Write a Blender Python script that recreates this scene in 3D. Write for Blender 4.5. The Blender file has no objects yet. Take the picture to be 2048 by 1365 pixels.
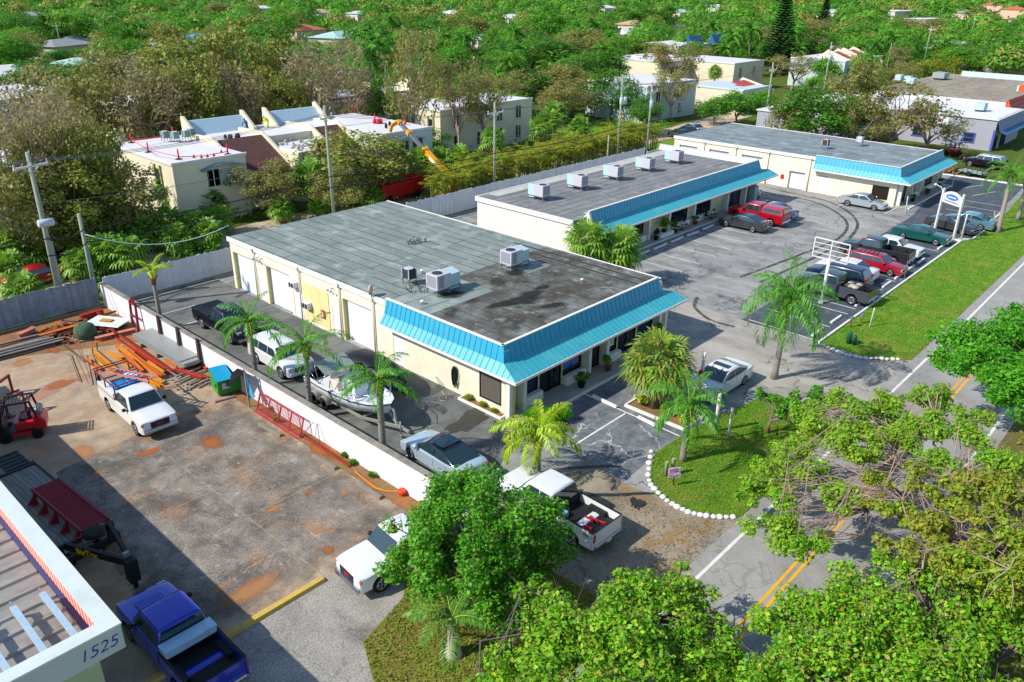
import bpy, bmesh, math, random
import numpy as np
from mathutils import Vector, Matrix
R = math.radians
sc = bpy.context.scene
COL = sc.collection
# ---------------------------------------------------------------- camera, sky, sun, exposure
cam = bpy.data.cameras.new("camera"); camo = bpy.data.objects.new("camera", cam); COL.objects.link(camo)
CR = Vector((0.677864, -0.735066, 0.013378)); CU = Vector((0.296012, 0.289543, 0.910243)); CF = Vector((0.672962, 0.613061, -0.413859))
camo.matrix_world = Matrix(((CR.x, CU.x, -CF.x, 0), (CR.y, CU.y, -CF.y, 0), (CR.z, CU.z, -CF.z, 22.0), (0, 0, 0, 1)))
cam.sensor_width = 36.0; cam.lens = 27.8969; cam.clip_start = 0.5; cam.clip_end = 6000
sc.camera = camo
SUN_EL, SUN_AZ = 40.0, -27.0            # elevation; the direction the light travels on the ground, from +x
w = bpy.data.worlds.new("World"); sc.world = w; w.use_nodes = True
nt = w.node_tree; bg = nt.nodes["Background"]
sky = nt.nodes.new("ShaderNodeTexSky"); sky.sky_type = 'NISHITA'; sky.sun_disc = False
sky.sun_elevation = R(SUN_EL)
sx, sy = -math.cos(R(SUN_AZ)), -math.sin(R(SUN_AZ))
sky.sun_rotation = math.atan2(sx, sy); sky.air_density = 1.0; sky.dust_density = 0.3; sky.ozone_density = 2.0
nt.links.new(sky.outputs[0], bg.inputs[0]); bg.inputs[1].default_value = 0.15
sl = bpy.data.lights.new("sun", 'SUN'); so = bpy.data.objects.new("sun", sl); COL.objects.link(so)
sl.energy = 4.5; sl.angle = R(0.5); sl.color = (1.0, 0.945, 0.86)
d = Vector((math.cos(R(SUN_AZ)) * math.cos(R(SUN_EL)), math.sin(R(SUN_AZ)) * math.cos(R(SUN_EL)), -math.sin(R(SUN_EL))))
so.rotation_euler = d.to_track_quat('-Z', 'Y').to_euler(); so.location = (0, 0, 60)
sc.view_settings.view_transform = 'Standard'; sc.view_settings.look = 'None'
sc.view_settings.exposure = 0.4; sc.view_settings.gamma = 1.0
sc.render.engine = 'CYCLES'
sc.cycles.max_bounces = 5; sc.cycles.diffuse_bounces = 3; sc.cycles.glossy_bounces = 2
sc.cycles.transmission_bounces = 3; sc.cycles.transparent_max_bounces = 4; sc.cycles.use_denoising = True
rnd = random.Random(7)
# ---------------------------------------------------------------- materials
def lin(h):
 h = h.lstrip('#'); o = []
 for i in (0, 2, 4):
  c = int(h[i:i+2], 16) / 255
  o.append(c / 12.92 if c <= .04045 else ((c + .055) / 1.055) ** 2.4)
 return (*o, 1.0)
class NT:
 def __init__(s, name):
  s.m = bpy.data.materials.new(name); s.m.use_nodes = True; s.t = s.m.node_tree
  s.b = s.t.nodes["Principled BSDF"]; s.out = s.t.nodes["Material Output"]
  s.co = s.t.nodes.new("ShaderNodeTexCoord")
 def n(s, ty, ins=None, **pr):
  x = s.t.nodes.new(ty)
  for k, v in pr.items(): setattr(x, k, v)
  for k, v in (ins or {}).items(): s.put(x.inputs[k], v)
  return x
 def put(s, sock, v):
  if hasattr(v, 'node') and hasattr(v, 'is_output'): s.t.links.new(v, sock)
  elif isinstance(v, str): sock.default_value = lin(v)
  else: sock.default_value = v
 def obj(s): return s.co.outputs['Object']
 def map(s, scale=(1, 1, 1), rot=(0, 0, 0), loc=(0, 0, 0)):
  return s.n("ShaderNodeMapping", {'Vector': s.obj(), 'Scale': scale, 'Rotation': rot, 'Location': loc}).outputs[0]
 def noise(s, scale, detail=4, rough=.6, vec=None, dist=0):
  return s.n("ShaderNodeTexNoise", {'Vector': vec or s.obj(), 'Scale': scale, 'Detail': detail, 'Roughness': rough, 'Distortion': dist}).outputs[0]
 def ramp(s, fac, stops):
  x = s.n("ShaderNodeValToRGB", {'Fac': fac}); e = x.color_ramp.elements
  while len(e) < len(stops): e.new(.5)
  for i, (p, c) in enumerate(stops):
   e[i].position = p; e[i].color = lin(c) if isinstance(c, str) else (c, c, c, 1)
  return x.outputs[0]
 def mix(s, fac, a, b, mode='MIX'):
  x = s.n("ShaderNodeMix", data_type='RGBA', blend_type=mode)
  s.put(x.inputs[0], fac); s.put(x.inputs[6], a); s.put(x.inputs[7], b); return x.outputs[2]
 def math(s, op, a, b=0.0, c=None):
  x = s.n("ShaderNodeMath", operation=op); s.put(x.inputs[0], a); s.put(x.inputs[1], b)
  if c is not None: s.put(x.inputs[2], c)
  return x.outputs[0]
 def bump(s, h, st=.3, dist=.05):
  s.put(s.b.inputs['Normal'], s.n("ShaderNodeBump", {'Height': h, 'Strength': st, 'Distance': dist}).outputs[0])
 def base(s, c, rough=None, **k):
  s.put(s.b.inputs['Base Color'], c)
  if rough is not None: s.put(s.b.inputs['Roughness'], rough)
  for kk, v in k.items(): s.put(s.b.inputs[kk.replace('_', ' ')], v)
  return s.m
MAT = {}
def dk(h, f):
 h = h.lstrip('#'); return '#' + ''.join('%02x' % max(0, min(255, int(int(h[i:i+2], 16) * f))) for i in (0, 2, 4))
def mat(name, col=None, rough=.7, metal=0.0, var=.12, scale=3.0, bump=0.0, bscale=30, coat=0.0, spec=.4, dirt=0.0, dirtcol='#4a4038', island=0.0):
 """A painted, plastic, metal or plaster surface with uneven colour, grime and grain."""
 if name in MAT: return MAT[name]
 t = NT(name); f = t.noise(scale, 5)
 c = t.mix(f, dk(col, 1 - var), dk(col, 1 + var * .7))
 if island:
  ri = t.n("ShaderNodeNewGeometry").outputs['Random Per Island']
  c = t.mix(t.math('MULTIPLY', ri, island), c, dk(col, .45))
 if dirt:
  dd = t.ramp(t.noise(scale * .45, 8, .7), [(.48, 0.0), (.72, 1.0)])
  c = t.mix(t.math('MULTIPLY', dd, dirt), c, dirtcol)
 t.base(c, rough, Metallic=metal)
 t.put(t.b.inputs['Specular IOR Level'], spec)
 if coat: t.put(t.b.inputs['Coat Weight'], coat); t.put(t.b.inputs['Coat Roughness'], .06)
 if bump: t.bump(t.noise(bscale, 4), bump, .03)
 MAT[name] = t.m; return t.m
def leafmat(name, cols, trans=.35, rough=.55):
 """Leaves: each leaf takes one of several hues at random, lets some light through."""
 if name in MAT: return MAT[name]
 t = NT(name); ri = t.n("ShaderNodeNewGeometry").outputs['Random Per Island']
 n = len(cols); c = t.ramp(ri, [((i + .0) / max(1, n - 1), k) for i, k in enumerate(cols)])
 big = t.ramp(t.noise(.45, 3), [(.35, 0.0), (.68, 1.0)])
 c = t.mix(t.math('MULTIPLY', big, .5), c, cols[-1])
 t.base(c, rough); t.put(t.b.inputs['Specular IOR Level'], .35)
 tr = t.n("ShaderNodeBsdfTranslucent", {'Color': c})
 mx = t.n("ShaderNodeMixShader", {0: trans}); t.t.links.new(t.b.outputs[0], mx.inputs[1]); t.t.links.new(tr.outputs[0], mx.inputs[2])
 t.t.links.new(mx.outputs[0], t.out.inputs[0])
 MAT[name] = t.m; return t.m
def carpaint(name, col, metal=.2):
 return mat('paint_' + name, col, rough=.28, metal=metal, var=.03, scale=1.5, coat=.8, spec=.5, dirt=.06, dirtcol='#8a8478')
# ---------------------------------------------------------------- mesh collector
class MB:
 def __init__(s): s.v = []; s.f = []; s.M = None; s.sm = []
 def add(s, vs, fs, smooth=False):
  o = len(s.v)
  for p in vs:
   p = Vector(p); s.v.append(tuple(s.M @ p) if s.M is not None else tuple(p))
  for f in fs: s.f.append(tuple(i + o for i in f)); s.sm.append(smooth)
  return s
 def box(s, x0, y0, z0, x1, y1, z1):
  return s.add([(x0,y0,z0),(x1,y0,z0),(x1,y1,z0),(x0,y1,z0),(x0,y0,z1),(x1,y0,z1),(x1,y1,z1),(x0,y1,z1)],
                     [(0,3,2,1),(4,5,6,7),(0,1,5,4),(1,2,6,5),(2,3,7,6),(3,0,4,7)])
 def bar(s, a, b, wd, ht=None, up=(0,0,1)):
  """a rectangular bar from a to b"""
  ht = ht or wd; a = Vector(a); b = Vector(b); d = (b - a).normalized(); u = Vector(up)
  if abs(d.dot(u)) > .98: u = Vector((1, 0, 0))
  r = d.cross(u).normalized() * wd / 2; q = r.cross(d).normalized() * ht / 2
  vs = [a-r-q, a+r-q, a+r+q, a-r+q, b-r-q, b+r-q, b+r+q, b-r+q]
  return s.add(vs, [(0,1,2,3),(7,6,5,4),(0,4,5,1),(1,5,6,2),(2,6,7,3),(3,7,4,0)])
 def quad(s, *p): return s.add(p, [tuple(range(len(p)))])
 def prism(s, poly, z0, z1):
  n = len(poly)
  return s.add([(x,y,z0) for x,y in poly] + [(x,y,z1) for x,y in poly],
                     [tuple(range(n-1,-1,-1)), tuple(range(n,2*n))] + [(i,(i+1)%n,(i+1)%n+n,i+n) for i in range(n)])
 def prof(s, poly, a, b, axis='y'):
  """extrude a profile (u,z) along y or x from a to b"""
  P = (lambda u, z, t: (u, t, z)) if axis == 'y' else (lambda u, z, t: (t, u, z))
  n = len(poly)
  return s.add([P(u,z,a) for u,z in poly] + [P(u,z,b) for u,z in poly],
                     [tuple(range(n-1,-1,-1)), tuple(range(n,2*n))] + [(i,(i+1)%n,(i+1)%n+n,i+n) for i in range(n)])
 def tube(s, pts, rads, n=8, cap=True):
  pts = [Vector(p) for p in pts]
  if not hasattr(rads, '__len__'): rads = [rads] * len(pts)
  vs = []; fs = []; m = len(pts)
  for i, p in enumerate(pts):
   d = (pts[min(i+1, m-1)] - pts[max(i-1, 0)]).normalized()
   u = Vector((0,0,1)) if abs(d.z) < .95 else Vector((1,0,0))
   a = d.cross(u).normalized(); b = d.cross(a).normalized()
   for k in range(n):
    t = 2 * math.pi * k / n; vs.append(p + (a * math.cos(t) + b * math.sin(t)) * rads[i])
  for i in range(m-1):
   for k in range(n): fs.append((i*n+k, i*n+(k+1)%n, (i+1)*n+(k+1)%n, (i+1)*n+k))
  s.add(vs, fs, True)
  if cap:
   o = len(s.v) - m*n
   s.f.append(tuple(o + k for k in range(n-1, -1, -1))); s.sm.append(False)
   s.f.append(tuple(o + (m-1)*n + k for k in range(n))); s.sm.append(False)
  return s
 def lathe(s, prof, c=(0,0,0), n=16, axis='z', sq=1.0):
  """prof: (radius, height) list around an axis through c"""
  vs = []; fs = []; m = len(prof); c = Vector(c)
  for r, h in prof:
   for k in range(n):
    t = 2*math.pi*k/n; a, b = r*math.cos(t), r*math.sin(t)
    vs.append(c + (Vector((a, b*sq, h)) if axis == 'z' else Vector((a, h, b)) if axis == 'y' else Vector((h, a, b))))
  for i in range(m-1):
   for k in range(n): fs.append((i*n+k, i*n+(k+1)%n, (i+1)*n+(k+1)%n, (i+1)*n+k))
  s.add(vs, fs, True); o = len(s.v) - m*n
  s.f.append(tuple(o+k for k in range(n-1,-1,-1))); s.sm.append(False)
  s.f.append(tuple(o+(m-1)*n+k for k in range(n))); s.sm.append(False)
  return s
 def build(s, name, m, parent=None, loc=None, rotz=0, bevel=0, smooth=False, fix=True, seg=2):
  me = bpy.data.meshes.new(name); me.from_pydata(s.v, [], s.f)
  if fix:
   b = bmesh.new(); b.from_mesh(me); bmesh.ops.recalc_face_normals(b, faces=b.faces); b.to_mesh(me); b.free()
  me.polygons.foreach_set('use_smooth', [bool(x) or smooth for x in s.sm] if len(s.sm) == len(me.polygons) else [smooth] * len(me.polygons))
  me.materials.append(m); o = bpy.data.objects.new(name, me); COL.objects.link(o)
  if parent is not None: o.parent = parent
  if loc is not None: o.location = loc
  o.rotation_euler = (0, 0, rotz)
  if bevel:
   md = o.modifiers.new('bevel', 'BEVEL'); md.width = bevel; md.segments = seg; md.limit_method = 'ANGLE'; md.angle_limit = R(35)
  if smooth:
   me.set_sharp_from_angle(angle=R(40))
  return o
def npmesh(name, V, F, m, parent=None, loc=None, rotz=0, smooth=False):
 """mesh from numpy arrays; F is (n,3) or (n,4)"""
 me = mesh_np(name, V, F, m, smooth); o = bpy.data.objects.new(name, me); COL.objects.link(o)
 if parent is not None: o.parent = parent
 if loc is not None: o.location = loc
 o.rotation_euler = (0, 0, rotz); return o
def mesh_np(name, V, F, m, smooth=False):
 V = np.asarray(V, np.float32); F = np.asarray(F, np.int32); k = F.shape[1]
 me = bpy.data.meshes.new(name); me.vertices.add(len(V)); me.vertices.foreach_set('co', V.ravel())
 me.loops.add(F.size); me.loops.foreach_set('vertex_index', F.ravel())
 me.polygons.add(len(F)); me.polygons.foreach_set('loop_start', np.arange(0, F.size, k, dtype=np.int32))
 me.polygons.foreach_set('use_smooth', np.full(len(F), smooth)); me.update(calc_edges=True); me.materials.append(m); return me
def tag(o, label=None, cat=None, group=None, kind=None):
 if label: o['label'] = label
 if cat: o['category'] = cat
 if group: o['group'] = group
 if kind: o['kind'] = kind
 return o
def thing(name, label, cat, loc=(0,0,0), rotz=0, group=None):
 o = bpy.data.objects.new(name, None); COL.objects.link(o); o.empty_display_size = .3
 o.location = (loc[0], loc[1], loc[2] if len(loc) > 2 else 0); o.rotation_euler = (0, 0, rotz)
 return tag(o, label, cat, group)
def dup(root, loc, rotz=None, label=None, scale=None):
 def cp(o, par):
  c = o.copy(); COL.objects.link(c)
  if par is not None: c.parent = par
  for ch in list(o.children): cp(ch, c)
  return c
 r = cp(root, None); r.location = (loc[0], loc[1], loc[2] if len(loc) > 2 else 0)
 if rotz is not None: r.rotation_euler = (0, 0, rotz)
 if label: r['label'] = label
 if scale: r.scale = (scale,) * 3 if not hasattr(scale, '__len__') else scale
 return r
def structure(name, mb, m, **k):
 o = mb.build(name, m, **k); o['kind'] = 'structure'; return o
FONTCACHE = {}
def text_mesh(txt, size, m, name='lettering', parent=None, mw=None, extrude=.004, align='CENTER', shear=0, bold=0):
 cu = bpy.data.curves.new(name, 'FONT'); cu.body = txt; cu.size = size; cu.extrude = extrude; cu.align_x = align; cu.align_y = 'CENTER'; cu.shear = shear; cu.offset = bold
 tmp = bpy.data.objects.new('tmp_text', cu); COL.objects.link(tmp)
 dg = bpy.context.evaluated_depsgraph_get(); me = bpy.data.meshes.new_from_object(tmp.evaluated_get(dg))
 bpy.data.objects.remove(tmp); bpy.data.curves.remove(cu)
 me.materials.clear(); me.materials.append(m); o = bpy.data.objects.new(name, me); COL.objects.link(o)
 if mw is not None: me.transform(mw)
 if parent is not None: o.parent = parent
 return o
def face_mat(origin, right, up):
 """matrix that puts text (x right, y up) on a wall"""
 r = Vector(right).normalized(); u = Vector(up).normalized(); n = r.cross(u); o = Vector(origin)
 return Matrix(((r.x, u.x, n.x, o.x), (r.y, u.y, n.y, o.y), (r.z, u.z, n.z, o.z), (0, 0, 0, 1)))
# ================================================================ GROUND
def gmat(name, c1, c2, c3=None, scale=.5, streak=None, crack=0.0, crackcol='#3c3a38', crscale=.28, speck=.25, rough=.9, patches=None, bump=.25, edge=False):
 """paving: two-tone wear, optional directional streaks, cracks and aggregate speckle"""
 t = NT(name)
 v = t.map(scale=streak) if streak else None
 c = t.mix(t.ramp(t.noise(scale, 9, .68, v), [(.36, 0.0), (.64, 1.0)]), c1, c2)
 if c3: c = t.mix(t.math('MULTIPLY', t.ramp(t.noise(scale * .35, 6, .7, dist=.6), [(.5, 0.0), (.66, 1.0)]), .75), c, c3)
 for (sc_, lo, hi, col, amt, off) in (patches or []):
  m = t.ramp(t.noise(sc_, 6, .65, t.map(loc=(off, off * .7, 0)), .4), [(lo, 0.0), (hi, 1.0)])
  c = t.mix(t.math('MULTIPLY', m, amt), c, col)
 sp = t.noise(14, 3, .8); c = t.mix(t.math('MULTIPLY', t.ramp(sp, [(.3, 1.0), (.5, 0.0)]), speck), c, dk(c1, .45))
 c = t.mix(t.math('MULTIPLY', t.ramp(sp, [(.55, 0.0), (.72, 1.0)]), speck * .6), c, dk(c2, 1.35))
 if crack:
  dv = t.n("ShaderNodeVectorMath", {0: t.obj(), 1: t.n("ShaderNodeVectorMath", {0: t.n("ShaderNodeTexNoise", {'Vector': t.obj(), 'Scale': 1.1, 'Detail': 4}).outputs['Color'], 'Scale': 1.6}, operation='SCALE').outputs[0]}, operation='ADD').outputs[0]
  vo = t.n("ShaderNodeTexVoronoi", {'Vector': dv, 'Scale': crscale}, feature='DISTANCE_TO_EDGE').outputs[0]
  keep = t.ramp(t.noise(.16, 2), [(.42, 0.0), (.5, 1.0)])
  line = t.math('MULTIPLY', t.math('LESS_THAN', vo, .011), keep)
  c = t.mix(t.math('MULTIPLY', line, crack), c, crackcol)
 t.base(c, rough); t.put(t.b.inputs['Specular IOR Level'], .25)
 if edge:                                   # the patch frays out into the paving round it
  xy = t.n("ShaderNodeSeparateXYZ", {0: t.co.outputs['Generated']}).outputs; e = [t.math('SUBTRACT', .5, t.math('ABSOLUTE', t.math('SUBTRACT', q, .5))) for q in xy[:2]]
  t.put(t.b.inputs['Alpha'], t.ramp(t.math('MULTIPLY_ADD', t.noise(.7, 6, .7), .35, t.math('SUBTRACT', t.math('MINIMUM', e[0], e[1]), .12)), [(.08, 0.0), (.2, 1.0)]))
 t.bump(t.noise(22, 5, .7), bump, .02)
 return t.m
def grassmat(name, cols, dry='#8a7a3e', drya=.5):
 t = NT(name)
 c = t.ramp(t.noise(.9, 8, .7), [(.25, cols[0]), (.5, cols[1]), (.75, cols[2])])
 c = t.mix(t.math('MULTIPLY', t.ramp(t.noise(.33, 6, .7, dist=.8), [(.5, 0.0), (.68, 1.0)]), drya), c, dry)
 c = t.mix(t.math('MULTIPLY', t.ramp(t.noise(9, 4, .8), [(.35, 1.0), (.55, 0.0)]), .55), c, dk(cols[0], .45))
 t.base(c, .95); t.put(t.b.inputs['Specular IOR Level'], .1); t.bump(t.noise(16, 6, .8), .8, .08); return t.m
GRASS = grassmat('lawn', ['#46721a', '#5f8e22', '#8aa43c'], '#9a8c48', .75)
LAWNDRY = grassmat('dry_lawn', ['#5c7a20', '#7f8a34', '#97854a'], '#8d6a44', .8)
GROUND = grassmat('ground_cover', ['#3f5a1a', '#566b26', '#6b6a38'], '#6d5a3c', .7)
def sheet(name, pts, z, m, **k):
 mb = MB(); mb.add([(p[0], p[1], z) for p in pts], [tuple(range(len(pts)))]); o = mb.build(name, m, **k)
 if o.data.polygons[0].normal.z < 0: o.data.flip_normals()
 o['kind'] = 'structure'; return o
sheet('ground', [(-700, -700), (3200, -700), (3200, 3200), (-700, 3200)], -.012, GROUND)
ROADM = gmat('road_asphalt', '#8a8884', '#9b9994', '#7d7a76', scale=.35, crack=.3, crackcol='#5a5856', speck=.3, patches=[(.12, .5, .7, '#a5a29a', .5, 3)])
LOTM = gmat('lot_asphalt', '#747676', '#a09f99', '#62666a', scale=1.0, streak=(.9, .22, 1), crack=.7, crackcol='#3f4144', speck=.4,
   patches=[(.10, .5, .68, '#a9a69c', .6, 5), (.2, .56, .7, '#4d5156', .7, 11)])
LOTDARK = gmat('lot_dark_asphalt', '#434a52', '#545b62', '#3b424a', scale=.6, crack=.5, crackcol='#7d8084', speck=.35)
LOTSIDE = gmat('side_lot_asphalt', '#5b5e60', '#77786f', '#4a4d50', scale=.8, streak=(.25, .9, 1), crack=.5, crackcol='#3a3c3e', speck=.35,
               patches=[(.2, .55, .7, '#3f4245', .7, 2), (.35, .6, .75, '#948f86', .5, 8)])
FRONTM = gmat('front_stall_asphalt', '#50565c', '#7f8284', '#44494f', scale=1.1, crack=1.0, crackcol='#b0b0ac', crscale=.42, speck=.5, patches=[(.3, .52, .66, '#9a9890', .7, 4)])
CONC = gmat('driveway_concrete', '#908b83', '#aaa59b', '#78736c', scale=.5, streak=(.8, .3, 1), crack=.6, speck=.3, patches=[(.25, .55, .7, '#7f786e', .6, 9)])
CONCBR = gmat('leafy_driveway', '#857b6a', '#9c917c', '#6e6352', scale=.5, crack=.5, speck=.3, patches=[(.5, .52, .62, '#8a6a2c', .65, 2), (.28, .55, .68, '#6e6454', .5, 7)])
YARDM = gmat('yard_concrete', '#98856e', '#b3a088', '#7f7060', scale=.9, crack=.35, crackcol='#7a6c5c', crscale=.2, speck=.35,
             patches=[(.16, .5, .7, '#b8845a', .5, 1), (.33, .52, .72, '#a86a3a', .6, 13), (1.1, .5, .7, '#8a7a68', .5, 41), (.21, .58, .68, '#7c6c60', .6, 21), (.4, .6, .68, '#c08a7a', .5, 31)])
YARDDK = gmat('yard_worn_asphalt', '#746c63', '#978e82', '#514b46', scale=1.3, streak=(.8, .5, 1), crack=.45, crackcol='#4a443e', crscale=.55, speck=.8,
              patches=[(.28, .5, .62, '#4c4844', .75, 3), (.45, .54, .72, '#a87444', .65, 17), (1.6, .6, .72, '#c8c2b6', .6, 23), (.9, .5, .7, '#3f3b38', .5, 29)], edge=True)
YARDGR = gmat('yard_grey_asphalt', '#8e8a82', '#a19c93', '#7a766f', scale=1.0, crack=.5, crackcol='#605c56', crscale=.5, speck=.8, patches=[(.3, .56, .68, '#55524e', .7, 6)])
DIRT = gmat('dirt', '#7a5a3e', '#8f6c4a', '#6a6a3a', scale=1.2, speck=.5, patches=[(.6, .5, .62, '#b0662c', .8, 2), (.8, .58, .66, '#5f7a26', .7, 9)])
PATHM = gmat('sandy_path', '#b5a28a', '#c4b298', '#9d8a72', scale=.4, speck=.25)
# --- road with its lines
def strip(name, path, half, z, m, off=0.0):
 vs = []; fs = []
 for i, p in enumerate(path):
  a = Vector(path[max(i-1, 0)]); b = Vector(path[min(i+1, len(path)-1)]); t = (b - a).normalized(); n = Vector((-t.y, t.x))
  c = Vector(p) + n * off
  vs += [(c.x - n.x*half, c.y - n.y*half, z), (c.x + n.x*half, c.y + n.y*half, z)]
 for i in range(len(path)-1): fs.append((2*i, 2*i+2, 2*i+3, 2*i+1))
 mb = MB().add(vs, fs); o = mb.build(name, m)
 if o.data.polygons[0].normal.z < 0: o.data.flip_normals()
 o['kind'] = 'structure'; return o
ROADP = [(-60, 8.65), (20, 8.65), (60, 8.65), (95, 9.0), (115, 10.4), (135, 14), (155, 20), (175, 27.5), (195, 36), (225, 46), (262, 60), (330, 90), (480, 160)]
strip('road', ROADP, 3.45, .010, ROADM)
WHITE = mat('road_paint_white', '#d8d6cf', .8, var=.1, scale=4, dirt=.45, dirtcol='#8e8c86')
YELLOW = mat('road_paint_yellow', '#e0a418', .8, var=.1, scale=3, dirt=.3, dirtcol='#9a8a50')
strip('road_edge_line', ROADP, .075, .016, WHITE, 2.8); strip('road_edge_line', ROADP, .075, .016, WHITE, -2.8)
strip('road_centre_line', ROADP, .065, .016, YELLOW, .27); strip('road_centre_line', ROADP, .065, .016, YELLOW, -.03)
# --- yard
sheet('yard_pavement', [(-10, 12.3), (20.3, 12.3), (19.6, 30), (19.6, 58.3), (-10, 58.3)], .002, YARDM)
sheet('yard_pavement', [(7.4, 22.4), (19.2, 22.2), (19.2, 39.5), (9, 38)], .006, YARDDK)
sheet('yard_pavement', [(3, 12.4), (20.2, 12.4), (20.0, 19.5), (19.4, 22.1), (3, 22.35)], .006, YARDGR)
sheet('yard_verge', [(18.65, 22), (19.58, 22), (19.58, 44), (18.9, 44)], .012, DIRT)
sheet('yard_verge', [(12.2, 53.2), (19.5, 49.6), (19.5, 58.0), (6, 58.0), (6, 55.5)], .012, DIRT)
# --- lots, walks and drives
sheet('parking_lot', [(19.75, 12.2), (114, 12.2), (114, 58.3), (19.75, 58.3)], .000, LOTM)
sheet('side_parking_lot', [(19.75, 21), (28.1, 24.4), (28.1, 58), (19.75, 58)], .006, LOTSIDE)
sheet('front_stalls', [(27.4, 17.6), (33.7, 17.95), (33.7, 22.0), (44.8, 24.2), (44.8, 24.6), (28.1, 24.6)], .010, FRONTM)
sheet('stall_bay', [(50.4, 17.65), (82.4, 17.9), (84.5, 17.1), (112.5, 18.8), (112.5, 27), (88, 24), (49.9, 23.3)], .006, LOTDARK)
sheet('driveway', [(49.16, 28.30), (50.28, 28.03), (49.95, 22.58), (49.79, 17.39), (49.8, 13.9), (51.6, 12.1), (39.6, 12.1), (41.2, 16.6), (43.2, 19.5), (40.5, 22.0)], .014, CONC)
sheet('driveway', [(20.2, 12.1), (28.9, 12.1), (28.2, 13.6), (27.5, 15.4), (27.4, 17.6), (27.9, 20.0), (20.0, 20.5)], .014, CONCBR)
sheet('front_path', [(44.2, 24.8), (46.4, 24.8), (46.6, 34), (44.2, 34)], .012, gmat('path_pinkish', '#9d968c', '#aaa398', '#8d867e', scale=.6))
ISL = [(27.4, 14.7), (27.6, 15.9), (28.4, 16.8), (30.6, 17.9), (34.1, 17.8), (37.2, 17.3), (41.0, 16.6), (41.3, 14), (40, 12.25), (28.8, 12.1), (28.0, 12.9)]
sheet('lawn_island', ISL, .022, GRASS)
VERGE = [(50.0, 17.5), (82.2, 17.75), (83.5, 16.9), (97.5, 17.2), (113, 18.4), (125, 21), (121, 12.9), (100, 12.3), (51.6, 12.1), (50.0, 13.6)]
sheet('grass_verge', VERGE, .022, GRASS)
LAWN = [(15.0, 19.2), (12.5, 18.5), (11.7, 16.9), (10.6, 14), (10.4, 12.2), (20.4, 12.15), (20.1, 17), (19.0, 20.8), (17, 21.2)]
sheet('front_lawn', LAWN, .022, LAWNDRY)
sheet('far_roadside', [(-40, -60), (160, -60), (160, 12), (130, 9), (110, 6.4), (95, 5.3), (-40, 5.1)], .004, grassmat('roadside_litter', ['#5b6a2a', '#77703c', '#86704a'], '#7a6248', .8))
for a, b in [((27, 66.2), (140, 66.2)), ]:
 strip('condo_driveway', [(-30, 66.6), (20, 66.6), (60, 67.5), (110, 69), (150, 72)], 2.6, .006, PATHM)
sheet('back_lawn', [(30, 60.5), (140, 62), (140, 66.2), (110, 66.2), (30, 64)], .004, GRASS)
sheet('back_lawn', [(74, 70.5), (118, 72), (128, 84), (98, 84), (74, 76)], .010, GRASS)
def line(name, a, b, wd=.1, z=.020, m=None):
 a = Vector((*a, 0)); b = Vector((*b, 0)); n = (b - a).normalized().cross(Vector((0, 0, 1))) * wd / 2
 o = MB().add([a-n+Vector((0,0,z)), b-n+Vector((0,0,z)), b+n+Vector((0,0,z)), a+n+Vector((0,0,z))], [(0,1,2,3)]).build(name, m or WHITE)
 if o.data.polygons[0].normal.z < 0: o.data.flip_normals()
 o['kind'] = 'structure'; return o
line('stall_line', (33.22, 24.45), (33.0, 17.9), .11); line('stall_line', (28.15, 21.37), (33.1, 21.4), .11)
for x in (50.3, 53.2, 56.5, 57.9, 60.7, 63.5, 66.3, 69.1, 71.9, 74.7, 77.5, 80.3): line('stall_line', (x, 18.15), (x + .1, 22.9), .1)
for x in (86.9, 91.5, 94.3, 97.1, 99.9): line('stall_line', (x, 17.9), (x, 22.4), .1)
for x in (56.0, 58.8, 61.6, 64.4, 67.2, 70.1, 72.9, 75.7, 78.5): line('stall_line', (x, 31.9), (x, 36.9), .1)
for a, b in [((87.4, 26.4), (91.0, 26.4)), ((86.5, 31.2), (89.6, 31.2)), ((103, 22), (107, 20.6)), ((106, 24), (110, 22.6))]: line('stall_line', a, b, .1)
for y in (53.5, 50.6, 47.8, 45.0, 42.2, 36.8, 34.0, 31.2): line('stall_line', (19.85, y), (24.2 if y > 50 else 21.6, y), .09)
line('stall_line', (19.9, 26.7), (22.0, 26.9), .09)
OLDL = NT('worn_yard_line'); OLDLINE = OLDL.base('#b5a88e', .9, Alpha=OLDL.math('MULTIPLY', OLDL.ramp(OLDL.noise(2.2, 6, .7), [(.36, 0.0), (.6, 1.0)]), .62))
for y in (25.0, 28.1, 31.0, 33.9, 36.8): line('yard_line', (11.6, y + .1), (18.6, y), .07, .014, OLDLINE)
line('yard_line', (13.6, 22.4), (13.4, 36.6), .08, .014, OLDLINE)
# tyre tracks curling through the lot, wet patch, drains
TRK = NT('tyre_track'); TRACK = TRK.base('#3c3d3f', .9, Alpha=TRK.math('MULTIPLY', TRK.ramp(TRK.noise(1.4, 6, .7), [(.3, 0.0), (.55, 1.0)]), .85))
def arc(name, c, r, a0, a1, wd, z=.018):
 n = 28; pts = [(c[0] + r*math.cos(R(a0 + (a1-a0)*i/n)), c[1] + r*math.sin(R(a0 + (a1-a0)*i/n))) for i in range(n+1)]
 return strip(name, pts, wd / 2, z, TRACK)
def curve_track(pts, wd, z=.018):
 P = [Vector(p) for p in pts]; out = []
 for i in range(len(P)-1):
  p0, p1, p2, p3 = P[max(i-1,0)], P[i], P[i+1], P[min(i+2,len(P)-1)]
  for k in range(8):
   t = k/8; out.append(tuple(.5*((2*p1)+(p2-p0)*t+(2*p0-5*p1+4*p2-p3)*t*t+(3*p1-p0-3*p2+p3)*t**3)))
 out.append(tuple(P[-1])); strip('tyre_track', out, wd/2, z, TRACK)
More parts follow.
